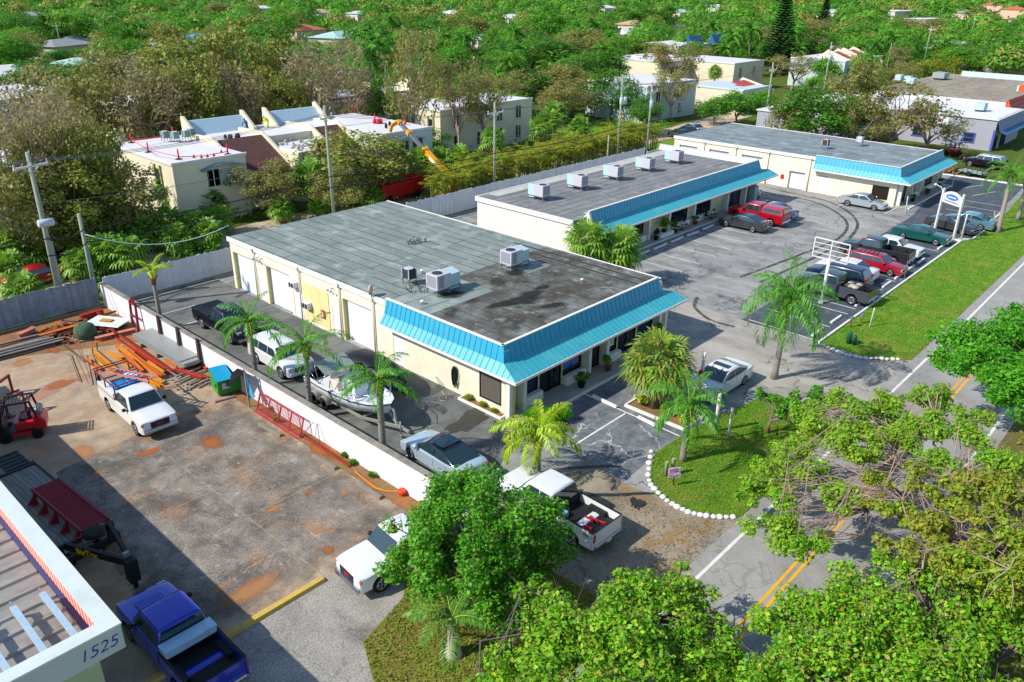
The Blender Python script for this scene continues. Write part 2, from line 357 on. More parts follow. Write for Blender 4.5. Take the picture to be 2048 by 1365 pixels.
curve_track([(86.96, 39.86), (86.70, 33.76), (81.95, 28.51), (75.42, 26.39), (67.49, 26.80), (58.22, 27.76)], .3)
curve_track([(88.93, 38.95), (87.91, 32.57), (82.78, 27.70), (76.12, 25.70), (67.76, 25.54), (58.28, 26.02)], .3, .0185)
curve_track([(51.73, 27.90), (49.78, 26.95), (48.43, 24.92), (48.46, 22.96)], .28)
WET = mat('wet_asphalt', '#2c2e30', .3, var=.2, scale=2)
def blotch(name, c, rx, ry, rot, m, z=.0225, seed=1, n=40):
 r = random.Random(seed); ph = [r.uniform(0, 6.28) for _ in range(4)]; pts = []
 for i in range(n):
  t = 2*math.pi*i/n; k = 1 + .22*math.sin(2*t+ph[0]) + .15*math.sin(3*t+ph[1]) + .12*math.sin(5*t+ph[2]) + .08*math.sin(9*t+ph[3])
  x, y = rx*k*math.cos(t), ry*k*math.sin(t)
  pts.append((c[0] + x*math.cos(rot) - y*math.sin(rot), c[1] + x*math.sin(rot) + y*math.cos(rot)))
 return sheet(name, pts, z, m)
blotch('oil_stain', (26.47, 17.08), 1.5, .16, -.75, WET, .019, 4); blotch('oil_stain', (27.33, 19.53), 1.6, .12, -.7, WET, .019, 5); blotch('oil_stain', (26.45, 16.08), .5, .3, .5, WET, .019, 6)
blotch('oil_stain', (26.48, 27.16), 1.4, .8, .2, mat('damp_asphalt', '#3c3a36', .5, var=.2), .019, 8)
def stain(name, col, amt=.85):
 """a soft-edged stain that fades out into the paving"""
 t = NT(name); g_ = t.n("ShaderNodeTexGradient", {'Vector': t.n("ShaderNodeMapping", {'Vector': t.co.outputs['Generated'], 'Location': (-1, -1, 0), 'Scale': (2, 2, 0)}).outputs[0]}, gradient_type='SPHERICAL').outputs[1]
 al = t.math('MULTIPLY', t.ramp(t.math('MULTIPLY_ADD', t.noise(3.5, 6, .75), .9, t.math('SUBTRACT', g_, .55)), [(.18, 0.0), (.62, 1.0)]), amt)
 t.base(col, .95, Alpha=al); return t.m
RUST = stain('rust_stain', '#a05c28'); RUST2 = stain('pale_rust_stain', '#b07a4c', .75)
for i, (p, a, b) in enumerate([((12.62, 47.38), .9, .5), ((12.16, 52.17), .7, .4), ((14.14, 52.55), .6, .3), ((10.69, 38.81), .8, .4), ((12.95, 36.47), .7, .25), ((11.14, 23.92), 1.2, .4), ((19.02, 30.50), 1.0, .4), ((18.51, 33.15), .7, .3), ((15.60, 35.10), .7, .5), ((14.59, 27.82), .35, .22), ((16.53, 27.74), .22, .16), ((17.66, 26.56), .22, .14), ((14.66, 23.72), .3, .2), ((8.74, 30.65), .5, .2)]):
 blotch('rust_stain', p, a * 1.5, b * 1.5, i * .7, RUST if i % 2 == 0 else RUST2, .017 + .0004 * i, 30 + i)
blotch('yard_stain', (11.36, 46.90), 1.6, .8, .4, stain('pink_paint_stain', '#b8806c', .7), .0155, 51)
LEAFY = mat('fallen_leaves_stain', '#8a6a2a', .95, var=.4, scale=12, dirt=.6, dirtcol='#6b624e')
# ================================================================ BUILDINGS
CREAM = mat('cream_stucco', '#e2d9c2', .85, var=.05, scale=1.2, bump=.15, bscale=60, dirt=.35, dirtcol='#b0a184')
CREAMW = mat('pale_wall_paint', '#e4dccb', .85, var=.05, scale=.8, bump=.1, bscale=60, dirt=.12, dirtcol='#bdb19c')
TRIM = mat('white_trim', '#dedbd2', .7, var=.05, scale=2, dirt=.25, dirtcol='#a39b8c')
WHITEP = mat('white_panel', '#dcdde0', .6, var=.04, scale=1.5, dirt=.15, dirtcol='#b4b0a8')
YELP = mat('pale_yellow_boards', '#d8c88e', .85, var=.06, scale=1.5)
JAMB = mat('pale_yellow_jamb', '#cfc48a', .85, var=.05)
TURQ = mat('turquoise_metal', '#2596b8', .42, var=.06, scale=1.5, spec=.5, dirt=.45, dirtcol='#4f9fb0')
TURQL = mat('turquoise_awning_metal', '#3a9fae', .4, var=.06, scale=1.2, spec=.5, dirt=.5, dirtcol='#6db0b0')
NAVY = mat('dark_blue_metal', '#1a5a86', .4, var=.08, scale=1.5, spec=.5)
DGLASS = mat('dark_shop_glass', '#0d1a26', .06, var=.2, scale=.6, spec=.8)
BGLASS = mat('blue_film_glass', '#12304e', .15, var=.12, scale=.8, spec=.6)
WINGL = mat('window_glass', '#22303a', .08, var=.3, scale=.8, spec=.8)
DFRAME = mat('dark_frame', '#1a1613', .5, var=.15)
BLIND = mat('grey_vertical_blinds', '#5d5852', .7, var=.1)
WALK = gmat('walkway_concrete', '#9a988f', '#aeaca2', '#85837b', scale=.6, crack=.3, speck=.25)
REDP = mat('red_paint', '#c4161c', .5, var=.05); BLK = mat('black_plastic', '#141414', .6, var=.2); GALV = mat('galvanised', '#8d9296', .45, .6, var=.12, scale=4)
PIPEM = mat('painted_pipe', '#cfc9b8', .6, var=.06); RUSTY = mat('rusty_steel', '#7a4326', .85, var=.25, scale=5)
ACW = mat('ac_cabinet', '#b9b6be', .55, var=.05, scale=3, dirt=.2, dirtcol='#8d8880'); ACB = mat('ac_cabinet_pale_blue', '#a9c4c8', .55, var=.06, dirt=.15)
ACD = mat('ac_grille', '#2e3338', .7, var=.2, scale=8); CONCP = mat('concrete_grey', '#8f8b82', .9, var=.12, scale=3, dirt=.3, dirtcol='#5d564c')
def roofmat(name, c1, c2, seam, rowh, rot, tintdark=None, frontdark=None, blot=.5):
 """rolled roofing: long strips with dark laps, weather stains"""
 t = NT(name)
 v = t.map(rot=(0, 0, rot))
 wob = t.n("ShaderNodeVectorMath", {0: v, 1: t.n("ShaderNodeVectorMath", {0: t.n("ShaderNodeTexNoise", {'Vector': t.obj(), 'Scale': .5, 'Detail': 3}).outputs['Color'], 'Scale': .22}, operation='SCALE').outputs[0]}, operation='ADD').outputs[0]
 br = t.n("ShaderNodeTexBrick", {'Vector': wob, 'Color1': c1, 'Color2': c2, 'Mortar': seam, 'Scale': 1.0, 'Mortar Size': .042, 'Brick Width': 9.5, 'Row Height': rowh, 'Bias': 0.0, 'Mortar Smooth': .2}, offset=.37, offset_frequency=2)
 c = br.outputs[0]
 st = t.ramp(t.noise(.5, 9, .7, t.map(scale=(1.4, .5, 1) if rot else (.5, 1.4, 1)), .4), [(.38, 0.0), (.68, 1.0)])
 c = t.mix(t.math('MULTIPLY', st, blot), c, dk(c1, .62))
 c = t.mix(t.math('MULTIPLY', t.ramp(t.noise(.8, 6, .7, t.map(loc=(7, 3, 0))), [(.52, 0.0), (.66, 1.0)]), .45), c, dk(c2, 1.25))
 if frontdark:
  y = t.n("ShaderNodeSeparateXYZ", {0: t.obj()}).outputs[1]
  msk = t.math('LESS_THAN', y, frontdark[0])
  pat = t.ramp(t.noise(.42, 7, .68, None, .5), [(.34, 0.0), (.6, 1.0)])
  c = t.mix(t.math('MULTIPLY', msk, t.math('MULTIPLY_ADD', pat, .62, .3)), c, frontdark[1])
  black = t.ramp(t.noise(.55, 5, .6, t.map(loc=(3.1, 1.7, 0)), .3), [(.56, 0.0), (.66, 1.0)])
  c = t.mix(t.math('MULTIPLY', msk, t.math('MULTIPLY', black, .75)), c, '#2c2722')
  c = t.mix(t.math('MULTIPLY', msk, t.math('MULTIPLY', t.ramp(t.noise(.9, 7, .75, t.map(loc=(9, 4, 0))), [(.56, 0.0), (.64, 1.0)]), .5)), c, '#a3a49b')
 sp = t.noise(20, 3, .8); c = t.mix(t.math('MULTIPLY', t.ramp(sp, [(.3, 1.0), (.5, 0.0)]), .3), c, dk(c1, .5))
 t.base(c, .9); t.put(t.b.inputs['Specular IOR Level'], .2); t.bump(t.math('ADD', t.noise(25, 4), br.outputs[1]), .35, .02); return t.m
def wall_open(mb, axis, pos, th, a, b, z0, z1, ops):
 """wall running along axis with rectangular openings (a0,a1,z0,z1)"""
 def bx(u0, u1, w0, w1):
  if u1 - u0 < 1e-3 or w1 - w0 < 1e-3: return
  if axis == 'y': mb.box(pos, u0, w0, pos + th, u1, w1)
  else: mb.box(u0, pos, w0, u1, pos + th, w1)
 cur = a
 for (o0, o1, q0, q1) in sorted(ops):
  bx(cur, o0, z0, z1); bx(o0, o1, z0, q0); bx(o0, o1, q1, z1); cur = o1
 bx(cur, b, z0, z1); return mb
def lerp(a, b, t): return Vector(a) * (1 - t) + Vector(b) * t
def seam_panel(mb, A, B, C, D, step, w=.035, h=.03, th=.05):
 """sheet A-B (top edge) to D-C (bottom edge) with standing seams parallel to the fall"""
 A, B, C, D = map(Vector, (A, B, C, D)); n = (B - A).cross(D - A).normalized()
 if n.z < 0: n = -n
 o = n * th; vs = [A, B, C, D, A-o, B-o, C-o, D-o]
 mb.add(vs, [(0,1,2,3),(7,6,5,4),(0,4,5,1),(1,5,6,2),(2,6,7,3),(3,7,4,0)])
 e = (C - D).normalized(); L = (C - D).length; k = int(L / step)
 for i in range(1, k + 1):
  p = D + e * (i * step - step * .5)
  fall = (A - D) - e * (A - D).dot(e)          # straight up the slope
  q = p + fall
  sA = (A - q).dot(e); sB = (B - q).dot(e)
  if sA > 0 or sB < 0:                          # hip: stop at the slanting end edge
   x0, x1 = (D, A) if sA > 0 else (C, B); u = (p - x0).dot(e) / max(1e-6, abs((x1 - x0).dot(e))) * (1 if sA > 0 else -1)
   if not 0 < u < 1: continue
   q = p + fall * u
  mb.bar(p + n * h / 2, q + n * h / 2, w, h, n)
def mansard(root, xl, xr, yt, zt, left_back=None, xr_over=.9, mats=(None, None), cut=True, xl_over=.9, kz=3.35, ez=2.8, step=.42):
 up, lo = mats; k = .38
 A, B = (xl, yt, zt), (xr, yt, zt); Kl, Kr = (xl - (.25 if left_back else 0), yt - .26, kz), (xr + .3, yt - .26, kz)
 El, Er = (xl - (xl_over if left_back else 0), yt - 1.5, ez), (xr + xr_over, yt - 1.5, ez)
 m = MB(); seam_panel(m, A, B, Kr, Kl, step); m.build('mansard_panel', up, root)
 m = MB()
 if cut and xr_over > .3:
  Mr = (xr + xr_over * .75, yt - .65, kz - .17); seam_panel(m, Kl, Kr, (Kr[0], yt - 1.5, ez), El, step)
  m.add([Kr, Mr, Er, (Kr[0], yt - 1.5, ez)], [(0, 1, 2, 3)]); m.bar(Kr, Mr, .07); m.bar(Mr, Er, .06)
  for q in (.2, .5): m.bar((Kr[0] + q, yt - 1.5, ez + .02), (Kr[0] + q, yt - .26 - q * .5, kz - .02 - q * .25), .035, .03)
 else: seam_panel(m, Kl, Kr, Er, El, step)
 m.build('awning_panel', lo, root)
 m = MB(); m.box(El[0] - .02, yt - 1.56, ez - .16, Er[0], yt - 1.5, ez - .01); m.build('eave_trim', TRIM, root)
 m = MB(); m.box(xl - .05, yt - 1.48, ez - .14, Er[0] - .1, yt + .1, ez - .09); m.build('soffit', TRIM, root)
 m = MB(); m.box(xl - .06, yt - .02, zt, xr + .04, yt + .16, zt + .05); m.build('roof_edge_cap', TRIM, root)
 if left_back:
  yb = left_back
  K2, E2 = (xl - .25, yb, kz), (xl - xl_over, yb, ez)
  m = MB(); seam_panel(m, (xl, yb, zt), A, Kl, K2, step); m.build('mansard_panel', up, root)
  m = MB(); seam_panel(m, K2, Kl, El, E2, step); m.build('awning_panel', lo, root)
  m = MB(); m.box(xl - xl_over - .05, yt - 1.54, ez - .16, xl - xl_over, yb + .03, ez - .01); m.build('eave_trim', TRIM, root)
  m = MB(); m.box(xl - xl_over, yt - .2, ez - .14, xl, yb, ez - .09)
  m.add([(xl, yb, zt), (xl-.25, yb, kz), (xl-xl_over, yb, ez), (xl, yb, ez)], [(0,1,2,3)]); m.build('soffit', TRIM, root)
  m = MB(); m.box(xl - .1, yt, zt, xl + .1, yb, zt + .05); m.build('roof_edge_cap', TRIM, root)
def lettering_bars(root, x0, x1, y, zs, m, seed=3):
 """lettering too small and blurred to read: rows of short strokes"""
 r = random.Random(seed); mb = MB()
 for (z, h, ind) in zs:
  x = x0 + ind
  while x < x1 - ind:
   w_ = r.uniform(.04, .1); mb.box(x, y - .004, z, min(x + w_, x1 - ind), y, z + h); x += w_ + r.uniform(.012, .03)
 return mb.build('lettering', m, root)
LETW = mat('white_lettering', '#c9d0d8', .7)
# ---------------- the plaza building in the middle
B = thing('shop_building', 'long cream shop building with turquoise mansard and grey felt roof, nearest the boat', 'building', (0, 0, 0))
ROOF1 = roofmat('grey_roll_roof', '#7c8882', '#8c9690', '#3c403e', .98, R(90), frontdark=(36.2, '#443d36'))
m = MB(); ops = [(51.46, 54.4, 0, 3.0), (50.1, 51.05, 0, 2.0), (46.85, 49.82, 0, 3.0), (45.4, 46.5, 0, 1.98), (41.0, 41.9, 0, 2.0), (37.65, 40.65, 0, 3.0)]
wall_open(m, 'y', 28.15, .3, 36.0, 54.75, 0, 3.95, ops)
wall_open(m, 'y', 28.15, .3, 26.1, 36.0, 0, 3.95, [(34.7, 35.62, 0, 2.06), (26.4, 28.05, .5, 2.12)])
m.box(43.1, 26.1, 0, 43.4, 54.75, 3.95); m.box(28.45, 54.45, 0, 43.1, 54.75, 3.95)
m.build('wall', CREAM, B)
fw = [(29.45, 30.95, .42, 2.45), (31.05, 33.05, .06, 2.45), (33.15, 34.95, .55, 2.45), (35.5, 36.8, .06, 2.45), (37.1, 38.6, .45, 2.45), (38.72, 40.72, .06, 2.45), (40.85, 42.65, .42, 2.45)]
m = MB(); wall_open(m, 'x', 26.12, .22, 28.45, 43.1, 0, 3.6, fw); m.build('front_wall', mat('front_wall_yellow', '#cfc58e', .85, var=.06, dirt=.1), B)
m = MB(); m.box(28.1, 26.32, 3.95, 43.5, 54.85, 4.06); m.build('roof', ROOF1, B)
for q in ((28.02, 36.0, 28.13), (43.47, 26.3, 43.56)): m = MB(); m.box(q[0], q[1], 3.76, q[2], 54.88, 4.1); m.build('roof_trim', TRIM, B)
PATCHM = roofmat('pale_roof_patch', '#7f8c86', '#8b9690', '#4c5250', 1.4, 0, blot=.35)
for q in ((28.2, 32.6, 34.0, 36.1), (37.6, 33.2, 40.4, 35.4)): m = MB(); m.box(q[0], q[1], 4.06, q[2], q[3], 4.072); m.build('roof_patch', PATCHM, B)
TAR = stain('black_roof_stain', '#1c1815', .95)
for i, (p, a, b2) in enumerate([((35.32, 30.49, 4.08), 1.1, .3), ((33.81, 30.19, 4.08), 1.5, .42), ((32.53, 30.67, 4.08), 1.1, .25), ((34.71, 28.34, 4.08), 1.0, .25), ((36.64, 30.80, 4.08), .9, .2), ((37.51, 33.99, 4.08), .8, .5), ((31.67, 33.93, 4.08), 1.0, .5)]): st_ = blotch('roof_stain', p, a * 1.4, b2 * 1.6, -.5, TAR, 4.079 + i * .0004, 70 + i); del st_['kind']; st_.parent = B
for x in (42.3, 41.4): m = MB(); m.box(x, 26.6, 4.061, x + .22, 36 + (x - 41) * 2, 4.066); m.build('tar_seam', mat('tar', '#3a3430', .9, var=.3, scale=3), B)
mansard(B, 28.1, 43.0, 26.2, 4.25, 36.0, 1.35, (TURQ, TURQL), xl_over=.66)
for (y0, y1, z1) in [(51.46, 54.4, 3.0), (46.85, 49.82, 3.0), (37.65, 40.65, 3.0)]:
 m = MB(); m.box(28.4, y0, .02, 28.46, y1, z1)
 for i in range(1, 6): m.box(28.385, y0, z1 * i / 6, 28.4, y1, z1 * i / 6 + .02)
 d0 = m.build('garage_door', WHITEP, B)
 m = MB(); m.box(28.16, y0 - .002, z1, 28.4, y1 + .002, z1 + .03); m.box(28.12, y1 - .06, 0, 28.4, y1 + .05, z1); m.build('garage_jamb', JAMB, B)
for (y0, y1) in [(50.1, 51.05), (45.4, 46.5), (41.0, 41.9), (34.7, 35.62)]:
 m = MB(); m.box(28.18, y0, .02, 28.24, y1, 2.0); dd = m.build('door', WHITEP, B)
 m = MB(); m.lathe([(.03, 0), (.03, .05)], (28.12, y0 + .1, 1.0), 8, 'x'); m.build('handle', GALV, dd)
m = MB()
for k in range(3): m.box(28.11, 42.25 + k * .99, .25, 28.148, 43.22 + k * .99, 2.95)
m.build('boarded_panel', YELP, B)
for y in (51.3, 45.5, 40.9, 37.35):
 m = MB(); m.tube([(28.05, y, .05), (28.05, y, 3.8), (28.14, y, 3.92)], .055, 8); m.box(27.9, y - .12, 3.75, 28.12, y + .12, 3.98); m.build('downpipe', PIPEM, B)
for (y, z, w_, h_) in [(46.1, 2.35, .62, .42), (44.6, 1.2, .66, .46)]:
 m = MB(); m.box(27.75, y - w_/2, z, 28.2, y + w_/2, z + h_); a_ = m.build('wall_air_conditioner', WHITEP, B, bevel=.02)
 m = MB(); m.box(27.735, y - w_/2 + .04, z + .05, 27.75, y - .02, z + h_ - .05); m.box(27.735, y + .04, z + .05, 27.75, y + w_/2 - .04, z + h_ - .05); m.build('grille', ACD, a_)
m = MB(); m.box(28.0, 42.72, .95, 28.11, 43.1, 1.5); eb = m.build('extinguisher_cabinet', REDP, B, bevel=.01)
m = MB(); m.box(27.985, 42.82, 1.05, 28.0, 43.0, 1.4); m.build('window', WHITEP, eb)
for y in (50.7, 41.6, 50.2):
 m = MB(); m.bar((28.15, y, 3.45), (27.95, y, 3.4), .05); m.lathe([(.02, 0), (.08, .1), (.09, .16)], (27.85, y + .1, 3.3), 8, 'y'); m.lathe([(.02, 0), (.08, .1), (.09, .16)], (27.85, y - .25, 3.3), 8, 'y'); m.build('floodlight', GALV, B)
# side window with blinds
m = MB(); m.box(28.2, 26.4, .5, 28.26, 28.05, 2.12); wdw = m.build('window', DGLASS, B)
m = MB()
for i in range(15): m.box(28.17, 26.44 + i * .104, .55, 28.19, 26.53 + i * .104, 2.06)
m.build('blinds', BLIND, wdw)
m = MB()
for (y0, y1, z0, z1) in [(26.38, 26.44, .48, 2.14), (28.0, 28.07, .48, 2.14), (26.44, 28.0, .48, .54), (26.44, 28.0, 2.08, 2.14)]: m.box(28.13, y0, z0, 28.2, y1, z1)
m.build('frame', DFRAME, wdw)
# front: glass, doors, low planter walls, columns
def shopfront(root, fw, y, doors, films, low, colx, colz=2.7, bl=None):
 for i, (x0, x1, z0, z1) in enumerate(fw):
  if i in doors:
   m = MB(); m.box(x0, y + .08, z0, x1, y + .12, z1); dr = m.build('glass_door', DGLASS, root)
   xm = (x0 + x1) / 2; m = MB()
   for (a, b2) in ([(x0, x0 + .08), (xm - .05, xm + .05), (x1 - .08, x1)] if x1 - x0 > 1.4 else [(x0, x0 + .06), (x1 - .06, x1)]): m.box(a, y + .03, z0, b2, y + .08, z1)
   m.build('frame', DFRAME, dr)
   m = MB(); m.bar((xm + .12, y, 1.0), (xm + .12, y, 1.35), .035); m.build('handle', GALV, dr)
  else:
   m = MB(); m.box(x0, y + .08, z0, x1, y + .12, z1); wn = m.build('window', BGLASS if i in films else DGLASS, root)
   m = MB(); m.box(x0, y + .02, z0, x0 + .06, y + .08, z1); m.box(x1 - .06, y + .02, z0, x1, y + .08, z1); m.box(x0 + .06, y + .02, z1 - .06, x1 - .06, y + .08, z1); m.box(x0 + .06, y + .02, z0, x1 - .06, y + .08, z0 + .06); m.build('frame', DFRAME, wn)
  if i in low:
   m = MB(); m.prof([(y - .02, .1), (y - .42, .1), (y - .42, .58), (y - .34, .64), (y - .02, .64)], x0 - .05, x1 + .02, 'x'); m.build('sill_planter', TRIM, root, bevel=.03)
 for x in colx:
  m = MB(); m.box(x - .13, y - .5, .1, x + .13, y - .02, colz); m.build('column', TRIM, root)
shopfront(B, fw, 26.12, (1, 3, 5), (0, 6), (0, 2, 4, 6), (29.28, 35.2, 37.0, 42.85))
for x in (27.98, 43.35):
 m = MB(); m.box(x - .12, 25.5, .02, x + .12, 25.78, 2.7); m.build('corner_column', TRIM, B)
m = MB(); m.box(28.1, 25.62, .02, 28.45, 26.1, 2.7); m.build('corner_pier', JAMB, B)
lettering_bars(B, 29.55, 30.8, 26.195, [(2.1, .13, .35), (1.9, .13, .3), (1.68, .15, .05), (1.5, .06, .1)], LETW, 3)
lettering_bars(B, 40.95, 42.4, 26.195, [(2.15, .1, .1), (1.98, .08, .3), (1.84, .1, .1), (1.68, .08, .35)], LETW, 5)
lettering_bars(B, 32.15, 32.75, 26.195, [(2.2, .05, .05), (2.1, .05, .1), (2.0, .05, .05)], LETW, 6)
def poster(name, x0, x1, z0, z1, y, cols, seed):
 """colourful blotchy print on the inside of a shop window"""
 t = NT(name); c = cols[0]
 for i, k in enumerate(cols[1:]):
  c = t.mix(t.ramp(t.noise(1.6, 1, .4, t.map(loc=(seed * 3.1 + i * 2.3, i * 1.7, i * 1.1))), [(.46, 0.0), (.54, 1.0)]), c, k)
 t.base(c, .5); m = MB(); m.box(x0, y - .006, z0, x1, y, z1); return m.build('poster', t.m, B)
ps = poster('welcome_poster_print', 33.25, 34.75, .95, 2.4, 26.195, ['#6a1fd0', '#c81ea8', '#2038c8', '#d42a5a', '#2a86c8'], 2)
text_mesh('WELCOME', .3, LETW, 'lettering', B, face_mat((34.0, 26.18, 1.75), (1, 0, 0), (0, 0, 1)))
poster('bright_poster_print', 37.2, 38.4, .95, 2.4, 26.195, ['#3aa82a', '#8a3ac8', '#e0d020', '#4ab0e0', '#d8e8e8'], 5)
m = MB(); m.box(27.98, 24.56, .02, 43.9, 26.1, .11); structure('walkway', m, WALK)
m = MB(); m.box(27.98, 24.42, .02, 43.9, 24.56, .125); structure('kerb', m, TRIM)
m = MB(); m.box(28.6, 28.6, 0, 42.9, 54.3, .05); structure('shop_floor', m, BLK)
# ---------------- the parallel one behind, and the far one
B2 = thing('shop_building', 'middle cream shop building with five air conditioners in a row on its roof', 'building', (0, 0, 0))
m = MB(); m.box(50.55, 39.4, 0, 50.85, 50.6, 3.86); m.box(50.85, 50.3, 0, 82.1, 50.6, 3.86); m.box(81.8, 39.4, 0, 82.1, 50.3, 3.86); m.build('wall', CREAMW, B2)
f2 = [(55.2, 57.3, .06, 2.45), (57.6, 60.9, .5, 2.5), (65.3, 68.6, .45, 2.5), (69.7, 73.1, .06, 2.5), (76.3, 79.5, .06, 2.5)]
m = MB(); wall_open(m, 'x', 39.18, .22, 50.55, 82.1, 0, 3.6, f2); m.build('front_wall', mat('front_wall_cream', '#d3caa2', .85, var=.06), B2)
ROOF2 = roofmat('grey_roll_roof_b', '#75787a', '#858684', '#3c3e40', .98, 0, blot=.45)
m = MB(); m.box(50.45, 39.3, 3.86, 82.2, 50.65, 3.96); m.build('roof', ROOF2, B2)
m = MB(); m.box(50.38, 39.3, 3.6, 50.48, 50.7, 4.02); m.box(50.45, 50.66, 3.7, 82.3, 50.8, 3.99); m.build('roof_trim', TRIM, B2)
m = MB(); m.box(52.0, 49.35, 3.96, 82.0, 50.6, 3.972); m.box(53, 39.4, 3.96, 82, 40.3, 3.974); m.build('pale_roof_edge', mat('pale_roof_coating', '#b2b0a8', .85, var=.1, scale=1.5, dirt=.4, dirtcol='#7d7c78'), B2)
mansard(B2, 52.3, 82.4, 38.98, 4.5, None, 2.0, (TURQ, TURQL), cut=True, kz=3.5, ez=2.85)
m = MB(); m.prof([(39.0, 4.5), (39.16, 4.5), (39.5, 3.96), (39.3, 3.96)], 52.3, 82.4, 'x'); m.prof([(38.6, 3.5), (38.98, 4.5), (39.5, 3.96), (39.18, 2.75)], 52.05, 52.3, 'x'); m.build('parapet', TRIM, B2)
m = MB(); m.prof([(82.4, 4.5), (82.25, 4.5), (81.95, 3.96), (82.4, 3.96)], 39.1, 51.6, 'y')
for i in range(15): m.bar((81.93, 39.9 + i * .8, 3.96), (82.23, 39.9 + i * .8, 4.5), .05)
m.box(82.2, 39, 4.5, 82.45, 51.7, 4.55); m.build('side_parapet', mat('grey_parapet', '#c3c6c6', .7, var=.06), B2)
shopfront(B2, f2, 39.18, (3, 4), (), (1, 2, 3), (57.45, 61.2, 64.6, 69.2, 75.9, 79.8, 81.95))
m = MB(); m.box(62.2, 39.14, 1.8, 63.8, 39.18, 2.5); bd = m.build('notice_panel', mat('pale_blue_board', '#9dc0cc', .6), B2)
m = MB()
for (x0, x1, z0, z1) in [(62.14, 63.86, 2.5, 2.56), (62.14, 63.86, 1.74, 1.8), (62.14, 62.2, 1.8, 2.5), (63.8, 63.86, 1.8, 2.5)]: m.box(x0, 39.12, z0, x1, 39.17, z1)
m.build('frame', DFRAME, bd)
lettering_bars(B2, 62.3, 63.7, 39.135, [(2.3, .08, .1), (2.15, .05, .05), (2.02, .05, .1), (1.9, .05, .2)], mat('blue_lettering', '#3a6a9a', .7), 9)
lettering_bars(B2, 76.5, 77.4, 39.24, [(2.1, .08, .1), (1.9, .08, .2), (1.7, .08, .1), (1.5, .06, .25)], LETW, 11)
m = MB(); m.box(51.5, 37.85, .02, 83.5, 39.18, .11); structure('walkway', m, WALK)
m = MB(); m.box(51.5, 37.72, .02, 83.5, 37.85, .125); structure('kerb', m, TRIM)
B3 = thing('shop_building', 'farthest cream shop building with turquoise corner mansard, beyond the silver sedan', 'building', (0, 0, 0))
ROOF3 = roofmat('weathered_roof', '#7d8a8e', '#8b9698', '#727c80', 1.6, R(90), blot=.75)
m = MB(); o3 = [(51.6, 54.2, 0, 3.0), (47.2, 49.9, 0, 3.0), (42.7, 45.4, 0, 3.0), (40.3, 41.6, 0, 2.0), (37.2, 39.1, 0, 2.0), (34.4, 35.5, 0, 2.05), (27.6, 29.4, .5, 2.0)]
wall_open(m, 'y', 91.05, .3, 26.85, 55.0, 0, 3.9, o3); m.box(105.5, 26.85, 0, 105.8, 55, 3.9); m.box(91.35, 54.7, 0, 105.5, 55, 3.9); m.build('wall', CREAM, B3)
f3 = [(92.4, 94.6, .06, 2.4), (95.6, 97.6, .5, 2.4), (98.4, 100.2, .06, 2.4), (100.8, 103.6, .06, 2.4)]
m = MB(); wall_open(m, 'x', 26.85, .22, 91.35, 105.5, 0, 3.5, f3); m.build('front_wall', CREAM, B3)
m = MB(); m.box(91.0, 27.05, 3.9, 105.9, 55.1, 4.0); m.build('roof', ROOF3, B3)
for q in ((90.9, 36.2, 91.02), (105.87, 27.0, 105.97)): m = MB(); m.box(q[0], q[1], 3.7, q[2], 55.1, 4.05); m.build('roof_trim', TRIM, B3)
mansard(B3, 90.98, 105.4, 26.85, 4.25, 36.2, 1.3, (TURQ, TURQL), xl_over=.66)
for (y0, y1, z1) in [(51.6, 54.2, 3.0), (47.2, 49.9, 3.0), (42.7, 45.4, 3.0), (37.2, 39.1, 2.0)]:
 m = MB(); m.box(91.3, y0, .02, 91.36, y1, z1); m.box(91.12, y0, z1, 91.3, y1, z1 + .03); m.build('garage_door', WHITEP, B3)
 m = MB(); m.box(90.98, y0 - .1, z1 + .04, 91.06, y1 + .1, z1 + .14); m.build('door_hood', TRIM, B3)
for (y0, y1) in [(40.3, 41.6), (34.4, 35.5)]:
 m = MB(); m.box(91.1, y0, .02, 91.16, y1, 2.0); dd = m.build('door', WHITEP, B3); m = MB(); m.lathe([(.03, 0), (.03, .05)], (91.04, y1 - .1, 1.0), 8, 'x'); m.build('handle', GALV, dd)
m = MB(); m.box(91.2, 27.6, .5, 91.26, 29.4, 2.0); wn = m.build('window', mat('brown_window', '#2a211c', .3), B3)
for y in (50.6, 46.2, 41.9, 36.7):
 m = MB(); m.tube([(90.95, y, .05), (90.95, y, 3.75)], .06, 8); m.box(90.8, y - .14, 3.7, 91.02, y + .14, 3.95); m.build('downpipe', PIPEM, B3)
m = MB(); m.box(90.95, 39.7, .95, 91.05, 40.05, 1.45); m.build('extinguisher_cabinet', REDP, B3)
shopfront(B3, f3, 26.85, (0, 2), (), (1, 3), (91.5, 95.2, 98.0, 103.9, 105.6), 2.65)
m = MB(); m.box(91.0, 25.3, .02, 106.5, 26.85, .11); structure('walkway', m, WALK)
m = MB(); m.box(91.0, 25.16, .02, 106.5, 25.3, .125); structure('kerb', m, TRIM)
